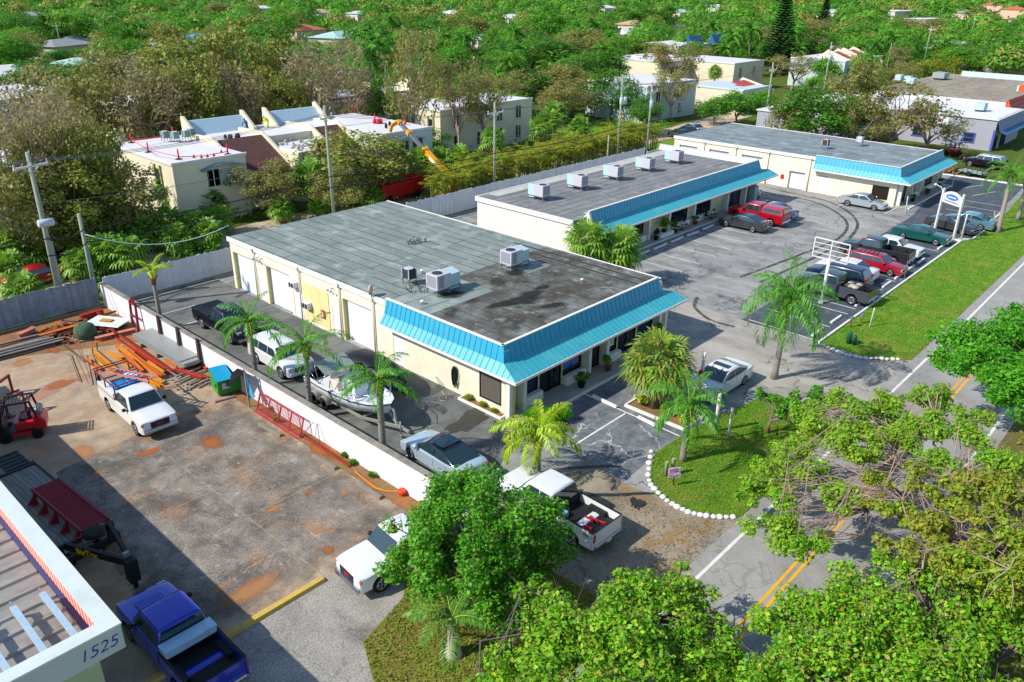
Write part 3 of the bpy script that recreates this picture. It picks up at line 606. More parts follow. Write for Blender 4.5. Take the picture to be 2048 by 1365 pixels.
# ---------------- building 1525 in the corner
C = thing('metal_roof_building', 'building with the number 1525 on its pale fascia and a ribbed metal deck roof', 'building')
FASC = mat('pale_green_fascia', '#a9b8b0', .75, var=.05, scale=1, dirt=.3, dirtcol='#8c968e'); COPING = mat('white_coping', '#c3ccc8', .6, var=.05, scale=1.5, dirt=.15)
X1, Y0, ZT = 5.44, 20.45, 4.62
m = MB(); m.box(X1 - .06, Y0, 3.7, X1, 52, ZT - .04); m.box(-14, Y0 - .06, 3.7, X1, Y0, ZT - .04); m.build('fascia', FASC, C)
m = MB(); m.box(X1 - .52, Y0 - .08, ZT - .04, X1 + .03, 52, ZT + .02); m.box(-14, Y0 - .08, ZT - .04, X1 - .52, Y0 + .42, ZT + .02); m.build('coping', COPING, C)
STR = NT('salmon_ribbed_panel'); wv = STR.n("ShaderNodeTexWave", {'Vector': STR.obj(), 'Scale': 1.15, 'Distortion': 0.0}, bands_direction='Y').outputs[1]
STR.base(STR.mix(STR.ramp(wv, [(.45, 0.0), (.55, 1.0)]), '#e8b48e', '#d8506a'), .7)
m = MB(); m.box(X1 - .5, Y0 + .42, 3.95, X1 - .48, 52, ZT - .04); m.build('parapet_lining', STR.m, C)
DECK = NT('metal_deck'); c = DECK.mix(DECK.ramp(DECK.noise(.8, 8, .7, DECK.map(scale=(1, 3, 1))), [(.35, 0.0), (.65, 1.0)]), '#a8a39a', '#8a857c')
c = DECK.mix(DECK.math('MULTIPLY', DECK.ramp(DECK.noise(.5, 6, .7, DECK.map(loc=(4, 2, 0))), [(.5, 0.0), (.68, 1.0)]), .7), c, '#77644e'); DECK.base(c, .5, Metallic=.35)
m = MB(); m.box(-14, Y0 + .42, 3.88, X1 - .5, 52, 3.95)
y = Y0 + .8
while y < 51.5: m.prof([(y, 3.95), (y + .05, 4.03), (y + .13, 4.03), (y + .18, 3.95)], -14, X1 - .68, 'x'); y += .82
m.build('roof', DECK.m, C)
GUT = mat('dark_gutter', '#3a3f6a', .6, var=.1); m = MB(); m.box(X1 - .66, Y0 + .42, 3.95, X1 - .52, 52, 4.0); m.build('gutter', GUT, C)
BLM = mat('pale_blue_channel', '#a5bcc8', .5, .2, var=.06)
for x in (4.4, 3.57, 2.62, 1.7, .8):
 m = MB(); m.prof([(x - .09, 4.34), (x + .09, 4.34), (x + .09, 4.42), (x - .09, 4.42)], Y0 + .3, 23.7, 'y')
 for k in range(7): m.box(x - .02, Y0 + .75 + k * .45, 4.42, x + .02, Y0 + .8 + k * .45, 4.426)
 m.box(x - .05, 23.6, 4.03, x + .05, 23.7, 4.34); m.build('roof_brace', BLM, C)
m = MB(); m.box(-14, 22.2, 0, X1 - .35, 52, 3.86); m.build('wall', mat('pale_green_wall', '#b2be92', .85, var=.05), C)
NUM = mat('blue_numerals', '#2a2f8a', .6)
text_mesh('1525', .56, NUM, 'house_number', C, face_mat((4.72, Y0 - .066, 4.12), (1, 0, 0), (0, 0, 1)), .006, shear=.25, bold=-.006)
# ---------------- white boundary wall and fences
WALLW = NT('white_rendered_wall'); c = WALLW.mix(WALLW.noise(1.2, 5), '#dcdad8', '#cfccd2')
c = WALLW.mix(WALLW.math('MULTIPLY', WALLW.ramp(WALLW.noise(1.1, 6, .75, WALLW.map(scale=(1, 2.5, .35))), [(.6, 0.0), (.72, 1.0)]), .5), c, '#8d8a86'); WALLW.base(c, .9); WALLW.bump(WALLW.noise(18, 5), .3, .02)
W = thing('boundary_wall', 'long white rendered wall with a dark capping between yard and lot', 'wall')
m = MB(); m.box(19.56, 22.6, 0, 19.74, 58.1, 1.72); m.build('wall_face', WALLW.m, W)
m = MB(); m.box(19.5, 22.58, 1.72, 19.8, 58.1, 1.8); m.build('capping', mat('dirty_capping', '#8b857b', .95, var=.2, scale=2.5, dirt=.7, dirtcol='#4a453e'), W)
FENW = mat('white_fence_boards', '#d6dade', .8, var=.08, scale=3, dirt=.2, dirtcol='#8c9296', island=.12); FENB = mat('weathered_fence_boards', '#8f9dac', .9, var=.2, scale=2.5, dirt=.5, dirtcol='#54504c', island=.35)
def fence(label, x0, x1, y, h, bw, m_, rr, slant=.0):
 r = random.Random(rr); f = thing('board_fence', label, 'fence'); mb = MB(); x = x0
 while x < x1 - bw: mb.box(x, y + r.uniform(-.012, .012), 0.02, x + bw * .955, y + .03, h + r.uniform(-1, 1) * slant); x += bw
 mb.build('boards', m_, f); mb = MB()
 for z in (.4, h - .35): mb.box(x0, y + .035, z, x1, y + .08, z + .09)
 mb.build('rails', m_, f); mb = MB(); x = x0 + .2
 while x < x1: mb.box(x, y + .085, 0, x + .1, y + .18, h); x += 2.4
 mb.build('posts', m_, f); return f
fence('white board fence behind the dark pickup and the first shop building', 19.9, 48.5, 58.35, 2.0, .2, FENW, 1, .02)
fence('grey weathered board fence at the back of the steel yard', -12, 19.5, 58.55, 2.05, .17, FENB, 2, .07)
fence('pale fence along the alley behind the building with five air conditioners', 48.7, 90.0, 58.5, 2.2, .5, FENW, 3, .05)
fence('pale fence behind the farthest cream shop building', 90.2, 112, 58.5, 1.6, .5, FENW, 4, .05)
m = MB(); m.box(20.3, 57.0, .0, 28.0, 57.15, .12); m.box(20.3, 55.6, 0, 20.45, 57.0, .12); structure('kerb', m, CONCP)
m = MB(); m.box(49.95, 17.5, 0, 82.4, 17.64, .13); structure('kerb', m, TRIM)
for a, b in [((82.3, 17.55), (82.5, 18.3)), ((83.75, 16.98), (87.8, 16.96)), ((83.75, 16.98), (82.55, 18.25)), ((88.6, 17.3), (98.6, 17.6)), ((113.2, 18.5), (112.6, 29.2))]:
 m = MB(); m.bar((*a, .06), (*b, .06), .14, .13); structure('kerb', m, TRIM)
# ================================================================ VEHICLES
TYRE = mat('tyre_rubber', '#17171a', .85, var=.15); RIM = mat('alloy_rim', '#a9abae', .35, .7, var=.08); RIMD = mat('dark_rim', '#4a4c50', .4, .6)
CARGL = mat('car_glass', '#1c3238', .03, var=.3, scale=.9, spec=1.0); CHROME = mat('chrome', '#b5b8bc', .15, .95, var=.03)
LAMP = mat('head_lamp', '#c9d2d8', .1, .2, var=.05); TAIL = mat('tail_lamp', '#b40f1e', .2, var=.1); AMBER = mat('amber_lamp', '#d8781a', .25)
GRILL = mat('black_grille', '#1b1c1f', .45, var=.2, scale=8); BEDL = mat('black_bed_liner', '#16181b', .75, var=.2); UNDER = mat('underbody', '#101010', .9)
PLATE = mat('number_plate', '#cfd6d0', .6); SEAM = mat('panel_gap', '#222222', .8)
def loft(mb, top, arches, L, W, ground=.28, cr=.05, xo=0.0, tuck=.12):
 """lower body: side outline extruded over five lanes, edges lowered and ends rounded in plan"""
 if not any(abs(a[0] - b[0]) < .004 and abs(a[1] - b[1]) > .3 and 0 < a[0] < .97 for a, b in zip(top, top[1:])): core, tail = top, []
 else: i_ = next(i for i, (a, b) in enumerate(zip(top, top[1:])) if abs(a[0] - b[0]) < .004 and abs(a[1] - b[1]) > .3 and a[0] > .1); core, tail = top[:i_ + 1], top[i_ + 1:]
 for _ in range(2):                        # round the outline off
  n_ = [core[0]]
  for a, b in zip(core, core[1:]): n_ += [(a[0]*.75 + b[0]*.25, a[1]*.75 + b[1]*.25), (a[0]*.25 + b[0]*.75, a[1]*.25 + b[1]*.75)]
  core = n_ + [core[-1]]
 top = core + tail
 out = [(xo + x * L, z) for x, z in top]
 bot = []
 xs = sorted(arches)                       # arch centres (x, r) from front (0) to rear
 rear_x = out[-1][0]; front_x = out[0][0]
 bot.append((rear_x, ground))
 for cx, r in reversed(xs):
  for k in range(9):
   t = math.pi * k / 8; bot.append((cx + r * math.cos(t), ground + .02 + r * math.sin(t) * 1.02))
 bot.append((front_x, ground))
 P = out + bot; n = len(P); lanes = [-1, -.9, -.45, 0, .45, .9, 1]; vs = []; fs = []
 zmax = max(z for _, z in top)
 for a in lanes:
  for i, (x, z) in enumerate(P):
   y = a * W / 2; zz = z; xx = x; aa = abs(a)
   f = (x - front_x) / (rear_x - front_x)
   end = max(0, 1 - f / .12) ** 2 if f < .12 else (max(0, 1 - (1 - f) / .1) ** 2 if f > .9 else 0)
   if aa == 1:
    y *= 1 - .035 * end - .03 * max(0, (zz - .75)) ; xx += (tuck if f < .5 else -tuck) * (end > 0) * 1.0 * min(1, end * 1.3)
    if i < len(out) and zz > .6: zz -= cr
   elif aa == .9: xx += (tuck if f < .5 else -tuck) * .35 * min(1, end * 1.3)
   elif i < len(out) and zz > .6: zz += .02 * (1 - aa)
   vs.append((xx, y, zz))
 for j in range(len(lanes) - 1):
  for i in range(n):
   k = (i + 1) % n; fs.append((j*n + i, j*n + k, (j+1)*n + k, (j+1)*n + i))
 fs.append(tuple(range(n))); fs.append(tuple(range((len(lanes)-1)*n + n - 1, (len(lanes)-1)*n - 1, -1)))
 mb.add(vs, fs, True)
def cabin(mb, bx0, bx1, bz, tx0, tx1, tz, wb, wt, mid=None):
 """greenhouse: base rectangle to a smaller roof rectangle with a slightly domed top"""
 b, t = wb / 2, wt / 2; tm = (tx0 + tx1) / 2
 vs = [(bx0, -b, bz), (bx0, b, bz), (bx1, b, bz), (bx1, -b, bz), (tx0, -t, tz - .04), (tx0, t, tz - .04), (tx1, t, tz - .04), (tx1, -t, tz - .04),
          (tx0, 0, tz), (tx1, 0, tz), (tm, 0, tz + .03), (tm, t, tz - .01), (tm, -t, tz - .01)]
 fs = [(0, 1, 5, 8, 4), (2, 3, 7, 9, 6), (1, 2, 6, 11, 5), (3, 0, 4, 12, 7), (4, 8, 10, 12), (8, 5, 11, 10), (10, 11, 6, 9), (12, 10, 9, 7), (3, 2, 1, 0)]
 mb.add(vs, fs, True)
def pane(mb, a, b, c, d, o=.012, ins=.05):
 """glass over quad a,b (bottom) c,d (top), shrunk a little and stood proud"""
 a, b, c, d = map(Vector, (a, b, c, d)); ctr = (a + b + c + d) / 4; n = (b - a).cross(d - a).normalized()
 if n.dot(ctr - Vector((ctr.x * .3, 0, ctr.z - .6))) < 0: n = -n
 q = []
 for p in (a, b, c, d):
  v = ctr - p; q.append(p + v.normalized() * min(ins, v.length * .4))
 mb.add([p + n * o for p in q] + [p - n * .03 for p in q], [(0,1,2,3),(7,6,5,4),(0,4,5,1),(1,5,6,2),(2,6,7,3),(3,7,4,0)])
WHEELC = {}
def wheels(root, L, xf, xr, W, r, rim=RIM, wd=.23, sides=(1, -1)):
 key = (round(r, 2), rim.name, wd)
 for x in (xf, xr):
  for s in sides:
   if key not in WHEELC:
    m = MB(); m.lathe([(r * .6, -wd/2), (r * .93, -wd/2), (r, -wd/2 + .04), (r, wd/2 - .04), (r * .93, wd/2), (r * .6, wd/2)], (0, 0, 0), 20, 'y')
    o = m.build('wheel', TYRE, root); m = MB()
    m.lathe([(r * .62, wd/2 - .03), (r * .64, wd/2 + .005), (r * .52, wd/2 + .006), (r * .5, wd/2 - .03)], (0, 0, 0), 20, 'y')
    for k in range(5):
     t = 2 * math.pi * k / 5; ct, st = math.cos(t), math.sin(t)
     m.bar((ct * r * .1, wd/2 - .012, st * r * .1), (ct * r * .56, wd/2 - .006, st * r * .56), r * .2, .02, (0, 1, 0))
    m.lathe([(r * .14, wd/2 - .03), (r * .12, wd/2 + .005)], (0, 0, 0), 10, 'y'); rm = m.build('rim', rim, o)
    WHEELC[key] = (o.data, rm.data)
   else:
    o = bpy.data.objects.new('wheel', WHEELC[key][0]); COL.objects.link(o); o.parent = root
    rm = bpy.data.objects.new('rim', WHEELC[key][1]); COL.objects.link(rm); rm.parent = o
   o.location = (x, s * (W / 2 - wd / 2 - .01), r)
   if s < 0: o.rotation_euler = (0, 0, math.pi)
SPEC = {  # L, W, lower outline (x from nose 0..1, z), cabin base x0,x1,z / roof x0,x1,z, wheels front,rear, r
 'sedan': dict(L=4.85, W=1.84, top=[(0,.42),(.0,.62),(.03,.73),(.12,.83),(.27,.93),(.5,.95),(.75,.97),(.86,1.0),(.975,.98),(.995,.86),(1,.6),(1,.42)], cab=(.25,.87,.92,.42,.68,1.45), wf=.19, wr=.78, r=.33, pil=(.56,)),
 'fastback': dict(L=4.87, W=1.85, top=[(0,.42),(.0,.62),(.03,.74),(.12,.85),(.27,.95),(.5,.98),(.75,1.02),(.88,1.06),(.98,1.05),(.997,.9),(1,.6),(1,.42)], cab=(.25,.93,.95,.43,.66,1.47), wf=.19, wr=.78, r=.34, pil=(.56,)),
 'oldsedan': dict(L=5.1, W=1.86, top=[(0,.45),(.0,.74),(.02,.82),(.15,.87),(.30,.93),(.5,.95),(.72,.96),(.85,.97),(.985,.94),(1,.86),(1,.45)], cab=(.29,.80,.92,.40,.68,1.42), wf=.19, wr=.77, r=.32, pil=(.54,)),
 'wagon': dict(L=4.75, W=1.77, top=[(0,.42),(.0,.66),(.03,.76),(.13,.85),(.28,.93),(.5,.95),(.75,.97),(.96,.98),(.995,.9),(1,.42)], cab=(.26,.98,.92,.40,.90,1.47), wf=.19, wr=.77, r=.32, pil=(.52,.72)),
 'suv': dict(L=4.9, W=1.93, top=[(0,.48),(.0,.86),(.03,.98),(.13,1.06),(.26,1.12),(.5,1.14),(.75,1.16),(.96,1.17),(.99,1.08),(1,.48)], cab=(.24,.985,1.1,.36,.90,1.76), wf=.19, wr=.77, r=.38, pil=(.5,.72)),
 'pickup': dict(L=5.9, W=2.0, top=[(0,.5),(.0,1.02),(.02,1.1),(.12,1.15),(.24,1.2),(.42,1.22),(.598,1.24),(.6,.82),(.985,.82),(1,.5)], cab=(.235,.602,1.18,.335,.575,1.93), wf=.17, wr=.80, r=.40, pil=(.46,), bed=(.6,1.0,1.26)),
 'extpickup': dict(L=5.75, W=1.96, top=[(0,.5),(.0,.98),(.02,1.06),(.12,1.11),(.25,1.16),(.42,1.18),(.578,1.2),(.58,.82),(.985,.82),(1,.5)], cab=(.25,.582,1.14,.345,.555,1.86), wf=.17, wr=.80, r=.39, pil=(.475,), bed=(.58,1.0,1.2)),
}
def vehicle(name, label, cat, kind, paint, axle_f, head, glass=None, rim=RIM, wb=None, group=None, roof=None, lamps=True, bed=True, seamm=True, tailm=TAIL):
 """origin on the ground at the middle of the front axle; +x is forward"""
 S = SPEC[kind]; L, W = S['L'], S['W']
 x, y = axle_f; root = thing(name, label, cat, (x, y, 0), head, group)
 X = lambda f: (S['wf'] - f) * L           # nose fraction -> local x
 glass = glass or CARGL
 m = MB(); tmp = MB()
 r = S['r']
 loft(tmp, S['top'], [(S['wf'] * L, r * 1.17), (S['wr'] * L, r * 1.17)], L, W, .26 if kind not in ('suv', 'pickup', 'extpickup') else .4)
 tmp.v = [(S['wf'] * L - a, -b, c) for a, b, c in tmp.v]
 tmp.build('body', paint, root, smooth=True)
 c0, c1, bz, t0, t1, tz = S['cab']; wb_, wt = W * .93, W * .76
 m = MB(); cabin(m, X(c0), X(c1), bz, X(t0), X(t1), tz, wb_, wt); m.build('cabin', roof or paint, root, bevel=.1, smooth=True, seg=3)
 b, t = wb_ / 2, wt / 2
 pt = lambda f, s, lev: Vector((X(c0 + (t0 - c0) * lev) if f == 0 else X(c1 + (t1 - c1) * lev), s * (b + (t - b) * lev), bz + (tz - .04 - bz) * lev))
 m = MB(); pane(m, pt(0, -1, .06), pt(0, 1, .06), pt(0, 1, .97), pt(0, -1, .97), .03, .07); m.build('windscreen', glass, root)
 m = MB(); pane(m, pt(1, 1, .1), pt(1, -1, .1), pt(1, -1, .95), pt(1, 1, .95), .03, .07); m.build('rear_window', glass, root)
 for s in (1, -1):
  m = MB(); cuts = [0] + [0] * 0
  fr = [None] + list(S['pil']) + [None]
  def side(fx, lev):
   if fx == 'a': f = c0 + (t0 - c0) * lev + .025
   elif fx == 'b': f = c1 + (t1 - c1) * lev - .02
   else: f = fx
   return Vector((X(f), s * (b + (t - b) * lev), bz + (tz - .04 - bz) * lev))
  edges = ['a'] + list(S['pil']) + ['b']
  for e0, e1 in zip(edges, edges[1:]):
   pane(m, side(e0, .08), side(e1, .08), side(e1, .88), side(e0, .88), .016, .035)
  m.build('side_windows', glass, root)
  if seamm:
   m = MB(); fz = .42 if kind in ('sedan', 'fastback', 'oldsedan', 'wagon') else .55
   for f in [c0 + .06] + list(S['pil']) + ([S['pil'][0] + .2] if kind not in ('pickup', 'extpickup') and len(S['pil']) == 1 else []) + ([.6 if kind == 'pickup' else .58] if 'bed' in S else []):
    m.box(X(f) - .007, s * (W/2 * .972) - .012, fz, X(f) + .007, s * (W/2 * .995) + .006, bz - .06)
   m.build('door_seam', SEAM, root)
  m = MB(); m.lathe([(.05, -.09), (.1, -.05), (.1, .06), (.05, .1)], (X(c0 + .06), s * (W/2 + .1), bz + .1), 8, 'y', .8)
  m.bar((X(c0 + .06), s * (W/2 - .08), bz + .04), (X(c0 + .06), s * (W/2 + .08), bz + .08), .05); m.build('mirror', paint if kind not in ('pickup', 'extpickup') else BLK, root)
  zl = S['top'][1][1]
  if lamps:
   m = MB(); m.box(X(.0) - .12, s * W * .37 - .17, zl - .12, X(.0) - .005 - .04, s * W * .37 + .17, zl + .06); m.build('headlight', LAMP, root, bevel=.03)
   rt = S['bed'][2] - .05 if 'bed' in S else S['top'][-3][1] + .05
   m = MB()
   if 'bed' in S: m.box(X(1) - .01, s * W * .44 - .08, rt - .42, X(1) + .12, s * W * .475 + .03, rt)
   else: m.box(X(1) + .0, s * W * .36 - .2, rt - .2, X(1) + .16, s * W * .42 + .06, rt - .02)
   m.build('tail_light', tailm, root, bevel=.02)
 zl = S['top'][1][1]; big = kind in ('suv', 'pickup', 'extpickup')
 m = MB(); m.box(X(0) - .04, -W * .25, zl - (.34 if big else .16), X(0) + .018, W * .25, zl - .0); m.build('grille', GRILL, root, bevel=.015)
 m = MB(); m.box(X(0) - .08, -W * .45, .4 if big else .3, X(0) + (.1 if big else .045), W * .45, .62 if big else .44); m.build('front_bumper', CHROME if kind in ('pickup', 'extpickup', 'oldsedan') else paint, root, bevel=.05)
 m = MB(); m.box(X(1) - (.1 if big else .04), -W * .44, .42 if big else .36, X(1) + .06, W * .44, .64 if big else .56); rb = m.build('rear_bumper', CHROME if kind in ('pickup', 'extpickup', 'oldsedan') else paint, root, bevel=.05)
 m = MB(); m.box(X(1) - .055 if not big else X(1) - .115, -.16, .6 if not big else .46, X(1) - .03 if not big else X(1) - .1, .16, .76 if not big else .6); m.build('number_plate', PLATE, rb)
 m = MB(); m.box(X(.93), -W * .36, .22, X(.07), W * .36, .5); m.build('underbody', UNDER, root)
 wheels(root, L, 0, X(S['wr']), W, r, rim)
 if 'bed' in S and bed:
  b0, b1, bzz = S['bed']; xa, xb = X(b0) - .02, X(b1); ar = r * 1.17; cx = X(S['wr'])
  m = MB()
  for s in (1, -1):
   o = [(xa, bzz), (xb + .0, bzz), (xb, .5)]
   o += [(cx - ar * math.cos(math.pi * k / 8), .42 + ar * 1.02 * math.sin(math.pi * k / 8)) for k in range(9)] + [(xa, .5)]
   y0, y1 = (W/2 * .985 - .09, W/2 * .985) if s > 0 else (-W/2 * .985, -W/2 * .985 + .09)
   m.prof(o, y0, y1, 'y')
  m.box(xb - .01, -W/2 * .96 + .08, .62, xb + .06, W/2 * .96 - .08, bzz)
  m.build('bed', paint, root, bevel=.02)
  m = MB(); m.box(xb + .06, -W/2 + .11, .83, xa, W/2 - .11, .86)
  for s in (1, -1): m.box(cx - .45, s * (W/2 - .22) - .11, .86, cx + .45, s * (W/2 - .22) + .11, 1.06); m.box(xa, s * (W/2 - .06) - .055, bzz, xb + .02, s * (W/2 - .06) + .055, bzz + .015)
  m.box(xb - .0, -W/2 + .12, bzz, xb + .06, W/2 - .12, bzz + .015)
  m.box(xa - .06, -W/2 + .1, .86, xa, W/2 - .1, bzz)
  m.build('bed_liner', BEDL, root)
 return root, X, W, S
PW = carpaint('white', '#d6d8d8', 0); PBK = carpaint('black', '#11141a', .3); PBLUE = carpaint('deep_blue', '#0c2aa8', .35); PGREY = carpaint('dark_grey', '#4a5058', .4)
PDGR = carpaint('charcoal', '#3a3f42', .4); PRED = carpaint('red', '#a80d20', .2); PNAVY = carpaint('navy', '#142642', .4); PGREEN = carpaint('teal_green', '#0d5a52', .4)
PSILV = carpaint('silver', '#b4bcc0', .5); PBLG = carpaint('blue_grey', '#6f99a8', .5); PPALE = carpaint('pale_blue_white', '#b9cbd8', .4); PRAM = carpaint('graphite', '#33353c', .4); PCRIM = carpaint('crimson', '#a8122e', .3)
DN, UP, LF = -math.pi/2, math.pi/2, math.pi
# --- yard and side lot
gm, X, W, S = vehicle('utility_truck', 'white utility pickup with a ladder rack and blue-covered tool boxes, in the steel yard', 'truck', 'extpickup', PW, (14.15, 38.5), DN - .03)
m = MB(); rackm = mat('rust_red_rack', '#7a3426', .7, var=.2)
x0, x1 = X(.56), X(1.02)
for s in (1, -1):
 m.bar((x0, s*.9, 2.02), (x1 - .3, s*.9, 2.02), .06)
 for x in (x0, (x0+x1)/2, x1): m.bar((x, s*.9, 1.2), (x, s*.9, 2.02), .06)
for x in (x0, (x0+x1)/2, x1): m.bar((x, -.9, 2.02), (x, .9, 2.02), .06)
m.bar((x1 - .3, .9, 2.02), (x1 - .3, -.9, 2.02), .05); m.build('ladder_rack', rackm, gm)
m = MB()
for s in (1, -1): m.box(X(.6), s*.72 - .24, 1.2, X(.985), s*.72 + .24, 1.5)
m.build('side_tool_chests', PW, gm, bevel=.02)
m = MB(); m.box(X(.80), -.72, 1.5, X(.66), .05, 1.62); m.box(X(.80), .1, 1.5, X(.66), .78, 1.66); m.build('blue_covers', mat('blue_sheeting', '#1a86d8', .5, var=.3, scale=6, bump=.8, bscale=12), gm, bevel=.05)
m = MB(); m.tube([(X(.98), -.8, 1.6), (X(.99), -.85, 1.9), (X(1.0), -.7, 1.75), (X(.97), -.9, 1.55), (X(1.0), -.75, 1.5)], .06, 8); m.build('hose_bundle', BLK, gm)
mk = text_mesh('GMC', .17, REDP, 'badge', gm, face_mat((X(0) + .022, 0, .83), (0, 1, 0), (0, 0, 1)), bold=.008)
for s in (1, -1):
 m = MB(); m.box(X(0) - .1, s*.9 - .06, .84, X(0) - .03, s*.9 + .06, 1.0); m.build('side_marker', AMBER, gm, bevel=.02)
# ladder carried on the rack
ld = thing('ladder', 'pale red ladder lying across the rack of the white utility pickup', 'ladder', (14.5, 41.6, 2.06), R(22))
m = MB(); m.bar((-.25, -1.6, 0), (-.25, 1.4, 0), .05, .1); m.bar((.25, -1.6, 0), (.25, 1.4, 0), .05, .1); m.build('rails', mat('pink_rails', '#d07a70', .6), ld)
m = MB()
for i in range(10): m.bar((-.25, -1.5 + i * .31, 0), (.25, -1.5 + i * .31, 0), .04)
m.build('rungs', GALV, ld)
sv, X, W, S = vehicle('pickup_truck', 'black crew cab pickup with a covered bed beside the white wall', 'pickup', 'pickup', PBK, (23.42, 45.4), DN)
m = MB(); m.box(X(.605), -W/2 + .04, 1.26, X(.995), W/2 - .04, 1.31); m.build('bed_cover', mat('black_vinyl', '#15171a', .5), sv, bevel=.03)
m = MB(); m.box(X(.53), -.62, 1.955, X(.38), .62, 1.965); m.build('sunroof', CARGL, sv)
m = MB()
for s in (1, -1): m.bar((X(.27), s*1.0, .5), (X(.6), s*1.0, .5), .1, .06)
m.build('side_step', GALV, sv)
vehicle('suv', 'white suv parked under palms behind the black pickup', 'suv', 'suv', PW, (22.95, 38.72), DN - .03)[0]
lb, X, W, S = vehicle('sedan', 'pale silver-blue sedan with a black roof, half hidden by the bright round tree', 'car', 'fastback', PPALE, (22.55, 26.45), UP - .06, roof=mat('black_gloss_roof', '#0d1220', .1, coat=.8))
m = MB(); m.box(X(.64), -.55, 1.495, X(.46), .55, 1.51); m.build('sunroof', CARGL, lb)
fd, X, W, S = vehicle('pickup_truck', 'white pickup with a black open bed, rear out from under the bright round tree', 'pickup', 'pickup', PW, (23.02, 20.1), UP - .03, tailm=TAIL)
m = MB(); m.bar((X(.78), -.1, .92), (X(.93), -.35, .92), .06); m.bar((X(.8), -.3, .92), (X(.86), .05, .95), .08); m.bar((X(.9), .35, .9), (X(.84), .5, .95), .1); m.build('red_tools', REDP, fd)
m = MB(); m.box(X(.6)-.1, .35, .86, X(.6)-.5, .75, 1.15); m.build('blue_bucket', mat('pale_blue_plastic', '#7aaabf', .5), fd, bevel=.05)
text_mesh('FX4', .16, mat('dark_red_decal', '#7a1f3a', .5), 'decal', fd, face_mat((X(.93), W/2 * .985 + .005, 1.02), (-1, 0, 0), (0, 0, 1)), bold=.006)
g2, X, W, S = vehicle('pickup_truck', 'white pickup with an amber roof lamp, nose poking out left of the bright round tree', 'pickup', 'extpickup', PW, (14.75, 21.0), LF - .10)
m = MB(); m.box(X(.4), -.18, 1.85, X(.385), .18, 1.93); m.build('roof_lamp', AMBER, g2, bevel=.02)
text_mesh('GMC', .17, REDP, 'badge', g2, face_mat((X(0) + .022, 0, .83), (0, 1, 0), (0, 0, 1)), bold=.008)
for s in (1, -1):
 m = MB(); m.box(X(0) - .1, s*.9 - .06, .84, X(0) - .03, s*.9 + .06, 1.0); m.build('side_marker', AMBER, g2, bevel=.02)
bt, X, W, S = vehicle('pickup_truck', 'deep blue crew cab pickup with a silver tool box, beside the building numbered 1525', 'pickup', 'pickup', PBLUE, (7.75, 24.65), UP)
m = MB(); m.box(X(.69), -.92, 1.2, X(.61), .92, 1.5); tb = m.build('tool_box', mat('pale_tool_box', '#9fc0d4', .4, .2), bt, bevel=.02)
m = MB(); m.box(X(.695), -.93, 1.47, X(.605), .93, 1.53); m.build('lid', mat('pale_tool_box', '#9fc0d4'), tb)
m = MB(); m.box(X(.12), -.5, 1.17, X(.23), .5, 1.25); m.build('bonnet_scoop', PBLUE, bt, bevel=.04)
# --- in front and in the right-hand lot
ch, X, W, S = vehicle('sedan', 'white muscle sedan with a sunroof parked at the lawn island', 'car', 'fastback', PW, (37.95, 19.25), LF - .03)
m = MB(); m.box(X(.56), -.5, 1.495, X(.47), .5, 1.512); m.build('sunroof', CARGL, ch)
tu, X, W, S = vehicle('pickup_truck', 'grey pickup loaded with bags and wire crates beside the blank sign frame', 'pickup', 'pickup', PGREY, (59.5, 22.45), UP - .02)
m = MB(); r = random.Random(4)
for i in range(9): m.lathe([(.05, -.12), (.24, -.06), (.28, .05), (.16, .16)], (X(.64 + r.random()*.16), r.uniform(-.6, .6), 1.02 + r.random()*.25), 9)
m.build('bags', mat('cloth_bags', '#a89e8e', .9, var=.35, scale=3), tu)
m = MB()
for i in range(14):
 a = (X(.82 + r.random()*.15), r.uniform(-.7, .7), .9); m.bar(a, (a[0] + r.uniform(-.25, .25), a[1] + r.uniform(-.3, .3), 1.2 + r.random()*.35), .035)
for i in range(5): m.bar((X(.83), -.7 + i*.28, 1.3), (X(.97), -.7 + i*.28, 1.3), .025)
m.build('wire_crates', BLK, tu)
vehicle('suv', 'dark blue suv between the grey loaded pickup and the white sedan', 'suv', 'suv', PNAVY, (62.35, 22.9), UP)
vehicle('sedan', 'white sedan with its nose towards the shops, between the dark blue suv and red wagon', 'car', 'sedan', PW, (64.9, 23.2), UP)
wg, X, W, S = vehicle('station_wagon', 'crimson station wagon with a black roof rack', 'car', 'wagon', PCRIM, (68.1, 18.95), DN)
m = MB()
for s in (1, -1): m.bar((X(.45), s*.55, 1.53), (X(.9), s*.55, 1.53), .04)
for i in range(6): m.bar((X(.5 + i*.075), -.55, 1.53), (X(.5 + i*.075), .55, 1.53), .03)
m.build('roof_rack', BLK, wg)
vehicle('pickup_truck', 'graphite pickup with an empty bed, between the crimson wagon and old white sedan', 'pickup', 'pickup', PRAM, (71.15, 23.5), UP + .03)
vehicle('sedan', 'old white saloon parked behind the graphite pickup', 'car', 'oldsedan', PW, (74.2, 19.6), DN, rim=RIMD)
vehicle('sedan', 'dark teal green old saloon by the low white kerb', 'car', 'oldsedan', PGREEN, (80.0, 18.95), DN)
vehicle('sedan', 'dark two-tone sedan behind the white post sign', 'car', 'sedan', PDGR, (85.5, 18.0), DN - .2)
vehicle('sedan', 'blue grey sedan with its tail to the grass verge, farthest in the kerb row', 'car', 'fastback', PBLG, (88.5, 20.2), UP)
vehicle('sedan', 'charcoal sedan parked beside the red capped pickup', 'car', 'fastback', PDGR, (71.6, 36.05), UP + .02)
rf, X, W, S = vehicle('pickup_truck', 'bright red pickup with a windowed cap over its bed', 'pickup', 'pickup', PRED, (74.9, 36.6), UP)
